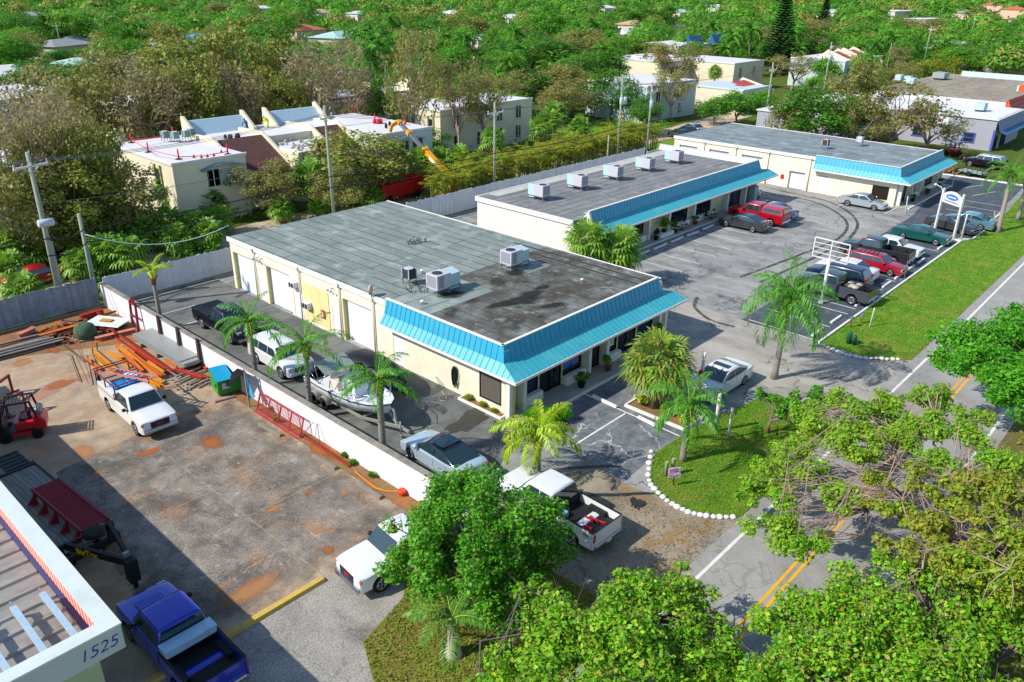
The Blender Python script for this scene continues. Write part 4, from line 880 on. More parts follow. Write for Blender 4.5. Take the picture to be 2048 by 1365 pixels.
m = MB(); cabin(m, X(.605), X(1.0), 1.25, X(.605), X(.97), 1.9, W * .95, W * .76); cp = m.build('bed_cap', PRED, rf, bevel=.05, smooth=True)
m = MB()
for s in (1, -1):
 for a, b2 in ((.63, .82), (.825, .95)): pane(m, (X(a), s*W*.455, 1.38), (X(b2), s*W*.455, 1.38), (X(b2), s*W*.40, 1.75), (X(a), s*W*.40, 1.75), .03, .03)
pane(m, (X(1.0), -W*.43, 1.3), (X(1.0), W*.43, 1.3), (X(.975), W*.36, 1.8), (X(.975), -W*.36, 1.8), .03, .05)
m.build('windows', CARGL, cp)
vehicle('sedan', 'small blue and white car on the far side of the red capped pickup', 'car', 'sedan', carpaint('mid_blue', '#1f4a8a', .3), (77.8, 36.0), UP)
vehicle('sedan', 'silver sedan beside the wall of the farthest cream shop building', 'car', 'sedan', PSILV, (88.65, 27.75), DN)
jp, X, W, S = vehicle('suv', 'black boxy off-roader with a pale roof near the grey building', 'suv', 'suv', PBK, (121.5, 27.0), UP - .1, roof=PSILV)
m = MB(); m.lathe([(.1, -.12), (.36, -.1), (.36, .1), (.1, .12)], (X(1.03), .1, 1.05), 14, 'x'); m.build('spare_wheel', TYRE, jp)
vehicle('sedan', 'dark car driving on the bend of the far road', 'car', 'sedan', PDGR, (226, 43.6), R(205))
vehicle('sedan', 'dark car half hidden under the bare branched tree beside the road', 'car', 'sedan', PDGR, (28.6, 3.6), 0.05)
vehicle('suv', 'dark suv half hidden under the bright green trees beside the road', 'suv', 'suv', PBK, (34.5, 3.5), 0.03)
for i, (p, hd, pt_, lab) in enumerate([((97.5, 64.6), .2, PW, 'white car showing through the palms of the alley hedge'), ((110.5, 66.8), 1.2, PDGR, 'dark grey car parked by the palms below the pale blue apartment wall'), ((113.5, 67.5), 1.2, PBK, 'black car parked by the palms below the pale blue apartment wall'), ((116.8, 68.5), 1.2, PSILV, 'silver car parked nearest the pale blue apartment wall'),
                                     ((70.3, 66.3), .1, PW, 'white car behind the alley hedge right of the yellow crane boom'), ((19.6, 66.5), 0.1, PRED, 'red car half hidden by palms behind the board fences'), ((28.5, 70.5), .6, PW, 'white car under the palms below the white roofed apartment block')]):
 vehicle('sedan', lab, 'car', 'sedan', pt_, p, hd, seamm=False)
for i, (p, hd, pt_, lab) in enumerate([((171.33, 64.13), .3, PBK, 'dark car parked between the far hedge and the cream bungalow'), ((417.17, 107.85), 1.0, PDGR, 'dark car near the far utility poles'), ((480.43, 135.10), 1.0, PW, 'white van-like car near the far poles')]):
 vehicle('sedan', lab, 'car', 'suv' if i == 2 else 'sedan', pt_, p, hd, seamm=False)
# ---------------- boat on its trailer
GEL = mat('white_gelcoat', '#dfe1e0', .25, var=.03, coat=.4, dirt=.12, dirtcol='#b5b0a6'); DECKM = mat('boat_deck', '#d2d6d8', .6, var=.04, scale=3); NAVYF = mat('dark_rub_rail', '#1c2026', .5)
bo = thing('motor_boat', 'white open fishing boat with a centre console, on a trailer by the white wall', 'boat', (22.75, 29.6, 0), DN)
# hull stations: bow at +x ; (x, half beam at gunwale, gunwale z, half beam at chine, chine z, keel z)
ST = [(-6.0, 1.15, 1.45, 1.0, .75, .62), (-4.5, 1.22, 1.45, 1.04, .74, .6), (-3.0, 1.22, 1.48, 1.0, .76, .6), (-1.6, 1.12, 1.55, .82, .84, .64), (-.6, .85, 1.62, .5, 1.0, .76), (.0, .5, 1.68, .2, 1.18, .96), (.38, .06, 1.72, .03, 1.5, 1.4)]
vs = []; fs = []; n = 9
for (x, g_, gz, c_, cz, kz) in ST:
 vs += [(x, -g_, gz), (x, -g_ * .985, (gz*2+cz)/3 + .02), (x, -c_, cz), (x, -c_ * .5, (cz + kz) / 2), (x, 0, kz), (x, c_ * .5, (cz + kz) / 2), (x, c_, cz), (x, g_ * .985, (gz*2+cz)/3 + .02), (x, g_, gz)]
for i in range(len(ST)-1):
 for k in range(n-1): fs.append((i*n+k, i*n+k+1, (i+1)*n+k+1, (i+1)*n+k))
fs.append(tuple(range(n)))
MB().add(vs, fs, True).build('hull', GEL, bo)
vs = []; fs = []
for (x, g_, gz, c_, cz, kz) in ST[:-1]:
 i_ = max(.05, g_ - .2) if x < -.3 else max(.02, g_ - .3); fl = 1.0 if x < -1.7 else 1.25 if x < -.8 else gz - .1
 vs += [(x, -g_, gz), (x, -i_, gz + .015), (x, -i_, fl), (x, i_, fl), (x, i_, gz + .015), (x, g_, gz)]
for i in range(len(ST)-2):
 for k in range(5): fs.append((i*6+k, i*6+k+1, (i+1)*6+k+1, (i+1)*6+k))
k = len(vs); vs += [(.38, 0, 1.72)]; fs += [((len(ST)-2)*6+a, (len(ST)-2)*6+a+1, k) for a in range(5)]; fs += [(0, 1, 2, 3, 4, 5)]
MB().add(vs, fs).build('deck', DECKM, bo)
m = MB(); m.tube([(x, -g_ - .01, gz - .06) for (x, g_, gz, *_r) in ST], .035, 6); m.tube([(x, g_ + .01, gz - .06) for (x, g_, gz, *_r) in ST], .035, 6); m.build('rub_rail', NAVYF, bo)
m = MB(); m.box(-3.3, -.42, 1.0, -2.2, .42, 1.95); m.prof([(-3.3, 1.95), (-2.2, 1.95), (-2.5, 2.12), (-3.2, 2.12)], -.42, .42, 'y'); cn = m.build('console', GEL, bo, bevel=.04)
m = MB(); m.box(-2.75, -.36, 2.13, -2.4, .36, 2.16); m.build('blue_screen', mat('blue_screen', '#1d6fb0', .15), cn)
m = MB(); m.add([(-2.3, -.42, 1.95), (-2.3, .42, 1.95), (-2.65, .36, 2.5), (-2.65, -.36, 2.5)], [(0, 1, 2, 3)]); m.build('windscreen', mat('clear_screen', '#8ea3a6', .1, spec=.8), cn)
m = MB(); m.box(-4.5, -.4, 1.0, -3.8, .4, 1.55); m.box(-4.55, -.4, 1.55, -4.45, .4, 1.95); m.build('helm_seat', mat('cream_seat', '#cfc8b8', .7), bo, bevel=.05)
m = MB(); CAN = mat('grey_canvas', '#86938f', .8, var=.1, scale=3)
m.add([(-5.9, -.95, 2.05), (-5.9, .95, 2.05), (-5.0, 1.0, 2.6), (-5.0, -1.0, 2.6), (-4.0, -1.0, 2.15), (-4.0, 1.0, 2.15)], [(0, 1, 2, 3), (3, 2, 5, 4)]); m.build('canvas_top', CAN, bo, fix=False)
m = MB()
for s in (1, -1):
 m.tube([(-4.6, s*1.08, 1.45), (-5.0, s*1.0, 2.6)], .022, 6); m.tube([(-4.6, s*1.08, 1.45), (-5.9, s*.95, 2.05)], .022, 6); m.tube([(-4.6, s*1.08, 1.45), (-4.0, s*1.0, 2.15)], .022, 6)
 m.tube([(-2.2, s*1.1, 1.55), (-1.4, s*.98, 1.95), (-.4, s*.62, 2.1), (.3, 0, 2.12)], .02, 6)
 for x, g_ in ((-1.4, .98), (-.6, .72)): m.tube([(x, s*g_, 1.6), (x, s*g_*.98, 2.0)], .018, 6)
m.build('rails', CHROME, bo)
m = MB(); m.box(-6.5, -.22, .75, -6.02, .22, 1.3); m.lathe([(.2, 1.3), (.26, 1.45), (.24, 1.8), (.1, 1.95)], (-6.3, 0, 0), 12); m.build('outboard_motor', mat('grey_motor', '#2c3034', .35), bo, bevel=.03)
tr = thing('boat_trailer', 'galvanised tandem trailer carrying the white fishing boat', 'trailer', (22.75, 29.6, 0), DN)
ALU = mat('aluminium_beam', '#a7a99f', .5, .4, var=.1, scale=3, dirt=.25, dirtcol='#7a7466')
m = MB()
for s in (1, -1): m.bar((-5.9, s*.82, .52), (-1.2, s*.78, .55), .1, .14); m.bar((-1.2, s*.78, .55), (.9, 0.03*s, .55), .1, .14)
for x in (-5.6, -4.0, -2.4, -1.3): m.bar((x, -.82, .5), (x, .82, .5), .09)
m.bar((.8, 0, .55), (1.75, 0, .55), .12); m.build('frame', ALU, tr)
m = MB(); m.bar((.75, 0, .55), (.6, 0, 1.3), .09); m.bar((.6, 0, 1.3), (.45, 0, 1.45), .09); m.build('winch_post', ALU, tr)
m = MB(); m.tube([(1.2, -.12, .1), (1.2, -.12, 1.0)], .035, 8); m.lathe([(.1, -.04), (.12, 0), (.1, .04)], (1.2, -.12, .12), 10, 'y'); m.build('jockey_wheel', GALV, tr)
for s in (1, -1):
 for x in (-4.25, -5.2):
  m = MB(); m.lathe([(.18, -.1), (.32, -.1), (.34, -.06), (.34, .06), (.32, .1), (.18, .1)], (x, s*1.02, .34), 18, 'y'); wl = m.build('wheel', TYRE, tr)
  m = MB(); m.lathe([(.19, -.02), (.18, .0), (.05, .03)], (x, s*1.02 + s*.08, .34), 12, 'y'); m.build('rim', RIM, wl)
  m = MB(); pts = [(x + .42*math.cos(R(a)), .36 + .42*math.sin(R(a))) for a in range(10, 171, 16)] ; m.prof(pts + [(q[0]*.97 + x*.03, q[1]*.93) for q in reversed(pts)], s*1.02 - .12, s*1.02 + .12, 'y'); m.build('mudguard', ALU, tr)
# dark covered boat beyond it
cb = thing('covered_boat', 'boat under a black cover with a blue and white bow, behind the white fishing boat', 'boat', (25.35, 34.4, 0), DN + .06)
vs = []; fs = []; n = 7; CB = [(-2.6, .75, .9, 1.0), (-2.0, 1.0, .9, 1.55), (-1.0, 1.12, .95, 1.9), (.2, 1.12, 1.0, 1.95), (1.4, 1.0, 1.0, 1.75), (2.3, .7, 1.05, 1.45), (2.9, .15, 1.1, 1.2)]
for (x, w_, z0, z1) in CB: vs += [(x, -w_, z0), (x, -w_ * .95, z0 + (z1 - z0) * .55), (x, -w_ * .5, z1 - .05), (x, 0, z1), (x, w_ * .5, z1 - .05), (x, w_ * .95, z0 + (z1 - z0) * .55), (x, w_, z0)]
for i in range(len(CB)-1):
 for k in range(n-1): fs.append((i*n+k, i*n+k+1, (i+1)*n+k+1, (i+1)*n+k))
MB().add(vs, fs, True).build('cover', mat('black_boat_cover', '#0f1114', .45, var=.3, scale=2, bump=.6, bscale=5), cb)
vs = []; fs = []
for (x, w_, z0, z1) in CB: vs += [(x, -w_, z0), (x, -w_ * .7, .6), (x, 0, .45), (x, w_ * .7, .6), (x, w_, z0)]
for i in range(len(CB)-1):
 for k in range(4): fs.append((i*5+k, i*5+k+1, (i+1)*5+k+1, (i+1)*5+k))
MB().add(vs, fs, True).build('hull', mat('blue_white_hull', '#2a5aa0', .3, var=.4, scale=1.2), cb)
m = MB()
for s in (1, -1): m.lathe([(.15, -.1), (.3, -.1), (.3, .1), (.15, .1)], (-.6, s*.95, .3), 14, 'y')
m.bar((-1.2, 0, .42), (3.2, 0, .42), .12); m.build('trailer_frame', BLK, cb)
# ---------------- gooseneck trailer with a red rack on it
gt = thing('gooseneck_trailer', 'long black gooseneck flatbed trailer in the shade of the building numbered 1525', 'trailer', (7.5, 29.2, 0), .06)
WOOD = NT('grey_deck_boards'); wv = WOOD.n("ShaderNodeTexBrick", {'Vector': WOOD.map(rot=(0, 0, R(90))), 'Color1': '#7c7a76', 'Color2': '#8d8a84', 'Mortar': '#3a3836', 'Scale': 1.0, 'Mortar Size': .012, 'Brick Width': 5.0, 'Row Height': .2}).outputs[0]
WOOD.base(WOOD.mix(WOOD.ramp(WOOD.noise(1.5, 6, .7, WOOD.map(scale=(3, .4, 1))), [(.4, 0.0), (.65, .6)]), wv, '#565450'), .85)
m = MB(); m.box(-1.25, 1.0, .82, 1.25, 8.6, .88); m.build('deck', WOOD.m, gt)
m = MB()
for s in (1, -1): m.box(s*1.28 - .05, .6, .62, s*1.28 + .05, 9.0, .9); m.bar((s*.6, .6, .55), (s*.6, 9.0, .55), .12, .25)
m.box(-1.25, .55, .6, 1.25, .7, .9); m.box(-1.25, 8.6, .6, 1.25, 8.75, .95); m.build('frame', BLK, gt)
for s in (1, -1):
 m = MB(); m.box(s*.66 - .55, 8.8, .8, s*.66 + .55, 10.6, .87)
 for k in range(5): m.box(s*.66 - .5, 8.95 + k*.36, .87, s*.66 + .5, 9.0 + k*.36, .9)
 m.build('loading_ramp', mat('dark_ramp', '#23262c', .6, var=.2), gt)
m = MB()
m.bar((-1.0, .6, .75), (-1.0, .6, 1.6), .14, .3); m.bar((1.0, .6, .75), (1.0, .6, 1.6), .14, .3); m.bar((-1.0, .6, 1.5), (1.0, .6, 1.5), .12, .12)
m.bar((-.75, .6, 1.5), (0.4, -2.1, 1.4), .14, .32); m.bar((1.0, .6, 1.5), (.5, -2.1, 1.4), .14, .28); m.build('gooseneck', BLK, gt)
m = MB(); m.box(.25, -2.35, .55, .65, -1.95, 1.55); m.tube([(.45, -2.2, .2), (.45, -2.2, 1.3)], .09, 10); m.build('coupler', BLK, gt)
m = MB(); m.box(.33, -2.0, 1.46, .57, -1.85, 1.75); m.build('crank', GALV, gt)
text_mesh('BigTex', .36, mat('yellow_lettering', '#d8a820', .6), 'lettering', gt, face_mat((-.43, -.5, 1.48), (1.15, -2.7, -.1), (.0, 0.0, 1)), bold=.012)
m = MB(); m.lathe([(.2, -.1), (.38, -.1), (.42, -.05), (.42, .05), (.38, .1), (.2, .1)], (.25, .25, 1.72), 22); sp = m.build('spare_wheel', TYRE, gt)
m = MB(); m.lathe([(.2, -.03), (.19, .02), (.06, .03)], (.25, .25, 1.72), 14); m.build('rim', RIMD, sp)
for s in (1, -1):
 for y in (5.4, 6.5):
  m = MB(); m.lathe([(.2, -.12), (.38, -.12), (.4, 0), (.38, .12), (.2, .12)], (s*1.02, y, .4), 16, 'x'); m.build('wheel', TYRE, gt)
rk = thing('steel_rack', 'dark red slatted steel rack lying on the black gooseneck trailer', 'rack', (8.05, 30.2, .88), R(4))
m = MB(); DRED = mat('dark_red_primer', '#8a1226', .6, var=.12)
for x in (-.55, .55): m.bar((x, 0, .6), (x, 4.6, .6), .09, .16)
for i in range(31): m.bar((-.5, .08 + i*.148, .62), (.5, .08 + i*.148, .62), .07, .05)
m.build('slats', DRED, rk)
m = MB()
for i in range(5):
 y = .3 + i*1.0
 for x in (-.6, .6): m.bar((x, y, 0), (x, y, .55), .1, .1)
 m.add([(-.6, y - .06, 0), (-.95, y - .06, .12), (-.6, y - .06, .5), (-.6, y + .06, 0), (-.95, y + .06, .12), (-.6, y + .06, .5)], [(0, 1, 2), (5, 4, 3), (0, 3, 4, 1), (1, 4, 5, 2), (2, 5, 3, 0)])
m.build('brackets', DRED, rk)
# ---------------- forklift
fk = thing('forklift', 'red and black forklift truck with an overhead guard at the yard edge', 'forklift', (9.11, 42.75), LF - .42)
FRED = mat('forklift_red', '#c4142a', .4, coat=.3, var=.06); FBK = mat('forklift_black', '#1a1c20', .5, var=.15)
m = MB(); m.prof([(-1.25, .45), (-1.3, .95), (-1.1, 1.25), (-.75, 1.28), (-.7, .45)], -.55, .55, 'y'); m.build('counterweight', FRED, fk, bevel=.08)
m = MB(); m.box(-.75, -.5, .55, .15, .5, 1.02); m.build('engine_cover', FRED, fk, bevel=.06)
m = MB(); m.box(-.9, -.55, .3, .95, .55, .55); m.prof([(.55, .55), (.95, .55), (.9, 1.1), (.7, 1.15)], -.5, .5, 'y'); m.build('chassis', FBK, fk, bevel=.03)
m = MB(); m.box(-.55, -.575, .32, .35, -.555, .5); m.box(-.55, .555, .32, .35, .575, .5); m.build('side_stripe', FRED, fk)
m = MB()
for s in (1, -1): m.bar((.75, s*.5, 1.05), (.45, s*.5, 2.12), .07); m.bar((-.95, s*.5, 1.0), (-.75, s*.5, 2.12), .09); m.bar((-.8, s*.5, 2.12), (.5, s*.5, 2.12), .08)
for i in range(9): m.bar((-.75 + i*.15, -.5, 2.14), (-.75 + i*.15, .5, 2.14), .045)
m.build('overhead_guard', FBK, fk)
m = MB(); m.box(-.55, -.3, 1.02, -.05, .3, 1.14); m.box(-.6, -.28, 1.1, -.48, .28, 1.5); m.build('seat', BLK, fk, bevel=.05)
m = MB(); m.lathe([(.05, -.35), (.18, -.33), (.18, .33), (.05, .35)], (-1.0, 0, 1.42), 14, 'y'); m.build('gas_bottle', GALV, fk)
m = MB()
for s in (1, -1): m.bar((1.05, s*.3, .15), (1.05, s*.3, 2.1), .1, .14)
for z in (.3, 1.1, 2.05): m.bar((1.05, -.3, z), (1.05, .3, z), .08)
m.build('mast', FBK, fk)
m = MB()
for s in (1, -1): m.bar((1.12, s*.25, .08), (2.2, s*.25, .06), .12, .05); m.bar((1.12, s*.25, .06), (1.12, s*.25, .6), .1, .05)
m.build('forks', FBK, fk)
m = MB(); m.tube([(.62, 0, 1.1), (.4, 0, 1.3)], .025, 6); m.lathe([(.16, 0), (.18, .02), (.16, .04)], (.4, 0, 1.28), 14); m.build('steering_wheel', BLK, fk)
for x, r_ in ((.65, .34), (-.8, .28)):
 for s in (1, -1):
  m = MB(); m.lathe([(r_*.5, -.12), (r_*.95, -.12), (r_, -.06), (r_, .06), (r_*.95, .12), (r_*.5, .12)], (x, s*.5, r_), 16, 'y'); wl = m.build('wheel', TYRE, fk)
  m = MB(); m.lathe([(r_*.5, 0), (r_*.45, .03), (.03, .03)], (x, s*.5 + (.09 if s > 0 else -.12), r_), 12, 'y'); m.build('hub', RIMD, wl)
# small red tractor-like lift, utility trailer and motorbike near the far buildings
mb_ = thing('motorbike', 'white motorbike standing beside the end of the middle shop building', 'motorbike', (83.16, 38.75), R(200))
m = MB()
for x in (-.65, .65): m.lathe([(.2, -.05), (.31, -.06), (.31, .06), (.2, .05)], (x, 0, .31), 16, 'y')
m.build('wheels', TYRE, mb_)
m = MB(); m.prof([(-.6, .6), (-.9, .85), (-.3, .85), (.0, .95), (.45, .95), (.55, .6), (.2, .4), (-.3, .4)], -.12, .12, 'y'); m.build('body', PW, mb_, bevel=.04)
m = MB(); m.box(-.75, -.13, .85, -.1, .13, .95); m.build('saddle', BLK, mb_, bevel=.03)
m = MB(); m.bar((.65, -.07, .31), (.4, -.07, 1.05), .04); m.bar((.65, .07, .31), (.4, .07, 1.05), .04); m.bar((.38, -.35, 1.08), (.38, .35, 1.08), .035); m.build('fork', GALV, mb_)
ut = thing('utility_trailer', 'small black mesh sided trailer behind the farthest shop building', 'trailer', (114.60, 25.07), R(72))
m = MB(); m.box(-1.6, -.85, .5, 1.6, .85, .58); m.build('deck', mat('pale_trailer_deck', '#8fa0a0', .8), ut)
m = MB()
for s in (1, -1):
 m.bar((-1.6, s*.85, .95), (1.6, s*.85, .95), .06)
 for i in range(6): m.bar((-1.6 + i*.64, s*.85, .55), (-1.6 + i*.64, s*.85, .95), .05)
for i in range(7): m.bar((-1.65, -.8 + i*.27, .55), (-1.75, -.8 + i*.27, 1.5), .045)
m.bar((-1.75, -.85, 1.5), (-1.75, .85, 1.5), .05); m.bar((1.6, 0, .5), (2.6, 0, .5), .08); m.build('frame', BLK, ut)
for s in (1, -1):
 m = MB(); m.lathe([(.18, -.1), (.32, -.1), (.32, .1), (.18, .1)], (0, s*.98, .32), 14, 'y'); wl = m.build('wheel', TYRE, ut); m = MB(); m.lathe([(.17, 0), (.05, .02)], (0, s*1.06, .32), 10, 'y'); m.build('rim', RIM, wl)
ml = thing('mini_loader', 'small red and black loader parked by the grey building', 'loader', (126.87, 30.92), R(150))
m = MB(); m.box(-.8, -.5, .4, .6, .5, 1.0); m.build('body', FRED, ml, bevel=.06)
m = MB()
for s in (1, -1): m.bar((-.4, s*.45, 1.0), (-.4, s*.45, 2.0), .06); m.bar((.4, s*.45, 1.0), (.4, s*.45, 2.0), .06)
m.build('canopy_posts', BLK, ml)
m = MB(); m.box(-.6, -.6, 2.0, .6, .6, 2.06); m.build('canopy', PSILV, ml)
m = MB()
for x in (-.5, .5):
 for s in (1, -1): m.lathe([(.2, -.12), (.38, -.12), (.38, .12), (.2, .12)], (x, s*.6, .38), 14, 'y')
m.build('wheels', TYRE, ml)
# ================================================================ PLANTS
BARK = mat('grey_bark', '#6e6258', .95, var=.25, scale=4, bump=.5, bscale=20); BARKP = mat('pale_pinkish_bark', '#9d8678', .95, var=.2, scale=3); PALMB = NT('ringed_palm_trunk')
wv = PALMB.n("ShaderNodeTexWave", {'Vector': PALMB.obj(), 'Scale': 3.2, 'Distortion': 1.5, 'Detail': 2}, bands_direction='Z').outputs[1]
PALMB.base(PALMB.mix(wv, PALMB.mix(PALMB.noise(3), '#8d857a', '#a39a8c'), '#6f675d'), .9); PALMB.bump(wv, .4, .03); PALMB = PALMB.m
BOOT = mat('fibrous_palm_boots', '#7a5538', .95, var=.3, scale=10, bump=.8, bscale=25); BARKT = mat('sabal_trunk', '#6b5f54', .95, var=.25, scale=8, bump=.7, bscale=25)
L_BRIGHT = leafmat('bright_green_leaves', ['#1f6208', '#4a9c16', '#6cb820', '#2c7a0e', '#7cc02a', '#8a9a34', '#38860f'], .35)
L_LIME = leafmat('lime_seagrape_leaves', ['#3c8408', '#78b816', '#9ccc24', '#529c0e', '#b0c838', '#a8983c', '#467a14', '#68ac14'], .35)
L_MIXED = leafmat('yellowing_leaves', ['#5a9418', '#8ab826', '#b0b034', '#70a41e', '#a08a3a'], .4)
L_DARK = leafmat('dark_green_leaves', ['#23580e', '#3a7c18', '#549426', '#2c6614', '#72a636'], .48)
L_OLIVE = leafmat('olive_leaves', ['#5e6c24', '#828a38', '#a09a4c', '#6c7636', '#b0a668'], .48)
L_BROWN = leafmat('brownish_leaves', ['#7f7440', '#958858', '#a89a70', '#74763a', '#b0a282'], .48)
L_MID = leafmat('mid_green_leaves', ['#347016', '#52961e', '#70ac2c', '#40841a', '#90bc3c'], .48)
L_PINE = leafmat('conifer_needles', ['#163c14', '#1f4e1a', '#2a5c22', '#1a4416'], .1)
L_PALM = leafmat('palm_leaflets', ['#2f7a14', '#46921c', '#5aa628', '#3a8418', '#7ab43a'], .35, .45)
L_PALMY = leafmat('yellow_green_palm', ['#86b414', '#a4cc1e', '#bcd42c', '#92b81a', '#c8c83a'], .4, .45)
L_SABAL = leafmat('fan_palm_leaves', ['#3a7416', '#5e9626', '#80b036', '#477c20', '#a0c04c'], .35, .45)
L_DEAD = leafmat('dead_fronds', ['#8a6038', '#a07848', '#6f4c2c', '#b08a5a'], .2)
L_ARECA = leafmat('areca_fronds', ['#4f8a18', '#76a020', '#a8a428', '#5f9620', '#c09a2a'], .35)
L_BLUE = leafmat('silver_blue_fronds', ['#8aa8a8', '#9fbcbc', '#7a9a9c', '#b4cccc'], .2)
def diamonds(P, D, N, ln, wd):
 """one diamond leaf per row: centre P, long direction D, normal N"""
 S = np.cross(D, N); S /= np.linalg.norm(S, axis=1, keepdims=True) + 1e-9
 ln = ln[:, None]; wd = wd[:, None]
 V = np.stack([P - D * ln * .5, P + S * wd * .5 + D * ln * .05, P + D * ln * .5, P - S * wd * .5 + D * ln * .05], 1).reshape(-1, 3)
 F = np.arange(len(P) * 4).reshape(-1, 4); return V, F
def crown_np(rg, clumps, n, ln, up=.55):
 """clumps: (x,y,z,r). Leaves are spread through each clump, thicker towards its outside."""
 Ps = []; Ns = []
 tot = sum(c[3] ** 2 for c in clumps)
 for (x, y, z, r) in clumps:
  k = max(12, int(n * r * r / tot)); v = rg.normal(size=(k, 3)); v /= np.linalg.norm(v, axis=1, keepdims=True)
  rr = r * (rg.random(k) ** .45)[:, None]; sub = rg.normal(size=(max(3, k // 40), 3)); sub /= np.linalg.norm(sub, axis=1, keepdims=True)
  near = (v @ sub.T).max(1); keep = near > np.quantile(near, .22)
  p = v * rr * np.array([1, 1, .78]); Ps.append((p + np.array([x, y, z]))[keep]); Ns.append(v[keep])
 P = np.concatenate(Ps); v = np.concatenate(Ns); k = len(P)
 N = v * .5 + np.array([0, 0, up]) + rg.normal(size=(k, 3)) * .5; N /= np.linalg.norm(N, axis=1, keepdims=True)
 D = np.cross(N, rg.normal(size=(k, 3))); D /= np.linalg.norm(D, axis=1, keepdims=True) + 1e-9
 L = ln * (.5 + 1.1 * rg.random(k) ** 1.6); return diamonds(P, D, N, L, L * (.5 + .2 * rg.random(k)))
def ell_clumps(rg, c, rad, nc, rc, zlow=-.45, fill=.35):
 out = []; a, b, h = rad
 while len(out) < nc:
  v = rg.normal(size=3); v /= np.linalg.norm(v)
  if v[2] < zlow: continue
  f = (fill + (1 - fill) * rg.random()) ** .6 * (.82 + .25 * math.sin(3 * math.atan2(v[1], v[0]) + c[0]) * .5 + .1 * rg.random())
  out.append((c[0] + v[0]*a*f, c[1] + v[1]*b*f, c[2] + v[2]*h*f, rc * (.65 + .7 * rg.random())))
 return out
def limbs(rg, base, fork, clumps, r0, every=2, twig=True):
 mb = MB(); b = Vector(base); f = Vector(fork)
 mid = b.lerp(f, .5) + Vector((rg.normal() * r0, rg.normal() * r0, 0))
 mb.tube([b - Vector((0, 0, .05)), b + (f - b) * .12, mid, f], [r0 * 1.35, r0 * 1.05, r0 * .9, r0 * .8], 8)
 cl = sorted([c for i, c in enumerate(clumps) if i % every == 0], key=lambda c: math.atan2(c[1] - f.y, c[0] - f.x)); ng = max(3, min(7, len(cl) // 4)); st = rg.integers(max(1, len(cl)))
 for gidx in range(ng):
  g_ = [cl[(st + k) % len(cl)] for k in range(gidx * len(cl) // ng, (gidx + 1) * len(cl) // ng)]
  if not g_: continue
  ctr = sum((Vector(c[:3]) for c in g_), Vector()) / len(g_); nd = f.lerp(ctr, .62) + Vector((rg.normal(), rg.normal(), rg.normal() + .3)) * .08 * (ctr - f).length; k1 = f.lerp(nd, .5) + Vector((rg.normal(), rg.normal(), .8)) * .1 * (nd - f).length
  mb.tube([f, k1, nd], [r0 * .62, r0 * .46, r0 * .34], 6, False)
  for c in g_:
   e = Vector(c[:3]); q = nd.lerp(e, .5) + Vector((rg.normal(), rg.normal(), rg.normal() + .4)) * .13 * (e - nd).length
   mb.tube([nd, q, e], [r0 * .3, r0 * .18, r0 * .06], 5, False)
   if twig:
    for k in range(4): d = Vector(rg.normal(size=3)) * c[3] * .8; mb.tube([q.lerp(e, .2 + .2 * k), e + d], [r0 * .09, r0 * .025], 4, False)
 return mb
def tree(name, label, loc, rad, h_c, lm, seed, nc=26, rc=.34, n=4000, ln=.35, group=None, bark=None, every=2, fork=.45, r0=None, zlow=-.45, cat='tree', fill=.35):
 """loc on the ground; crown ellipsoid radii rad centred h_c above it"""
 rg = np.random.default_rng(seed); t = thing(name, label, cat, loc, 0, group)
 cl = ell_clumps(rg, (0, 0, h_c), rad, nc, rad[0] * rc, zlow, fill)
 V, F = crown_np(rg, cl, n, ln); npmesh('crown', V, F, lm, t)
 limbs(rg, (0, 0, 0), (rg.normal() * .2, rg.normal() * .2, h_c * fork), cl, r0 or max(.1, rad[0] * .055), every).build('trunk', bark or BARK, t, fix=False)
 return t
# ---- palms
def frond_np(rg, az, el, L, droop, lm, nst=24, base=(0, 0, 0), hang=.55, wd=.045):
 """one feather frond: rachis points plus drooping leaflets both sides"""
 pts = []; p = np.array(base, float); e = el; ds = L / nst; ca, sa = math.cos(az), math.sin(az)
 tw = rg.normal() * .25
 for i in range(nst + 1):
  pts.append(p.copy()); s = i / nst; e = el - droop * s ** 1.25
  p = p + ds * np.array([math.cos(e) * ca, math.cos(e) * sa, math.sin(e)])
 pts = np.array(pts); Q = []
 side = np.array([-sa, ca, 0.0])
 for i in range(2, nst + 1):
  s = i / nst; ll = lm * (math.sin(math.pi * min(1, .12 + .86 * s)) ** .6) * (.85 + .3 * rg.random())
  T = pts[i] - pts[i-1]; T /= np.linalg.norm(T)
  for sg in (1, -1):
   for q in (0, .5):
    o = pts[i-1] + (pts[i] - pts[i-1]) * q
    d = sg * side * .75 + T * .55 + np.array([0, 0, .12 - tw * sg * .3]) + rg.normal(size=3) * .12; d /= np.linalg.norm(d)
    m_ = o + d * ll * .5; tp = m_ + (d * .5 + np.array([0, 0, -hang])) * ll * .75
    w_ = np.cross(d, np.array([0, 0, 1.0])); w_ = w_ / (np.linalg.norm(w_) + 1e-9) * wd
    Q.append([o, m_ + w_ * .6 - d * .0, tp, m_ - w_ * .6])
 V = np.array(Q).reshape(-1, 3); return pts, V
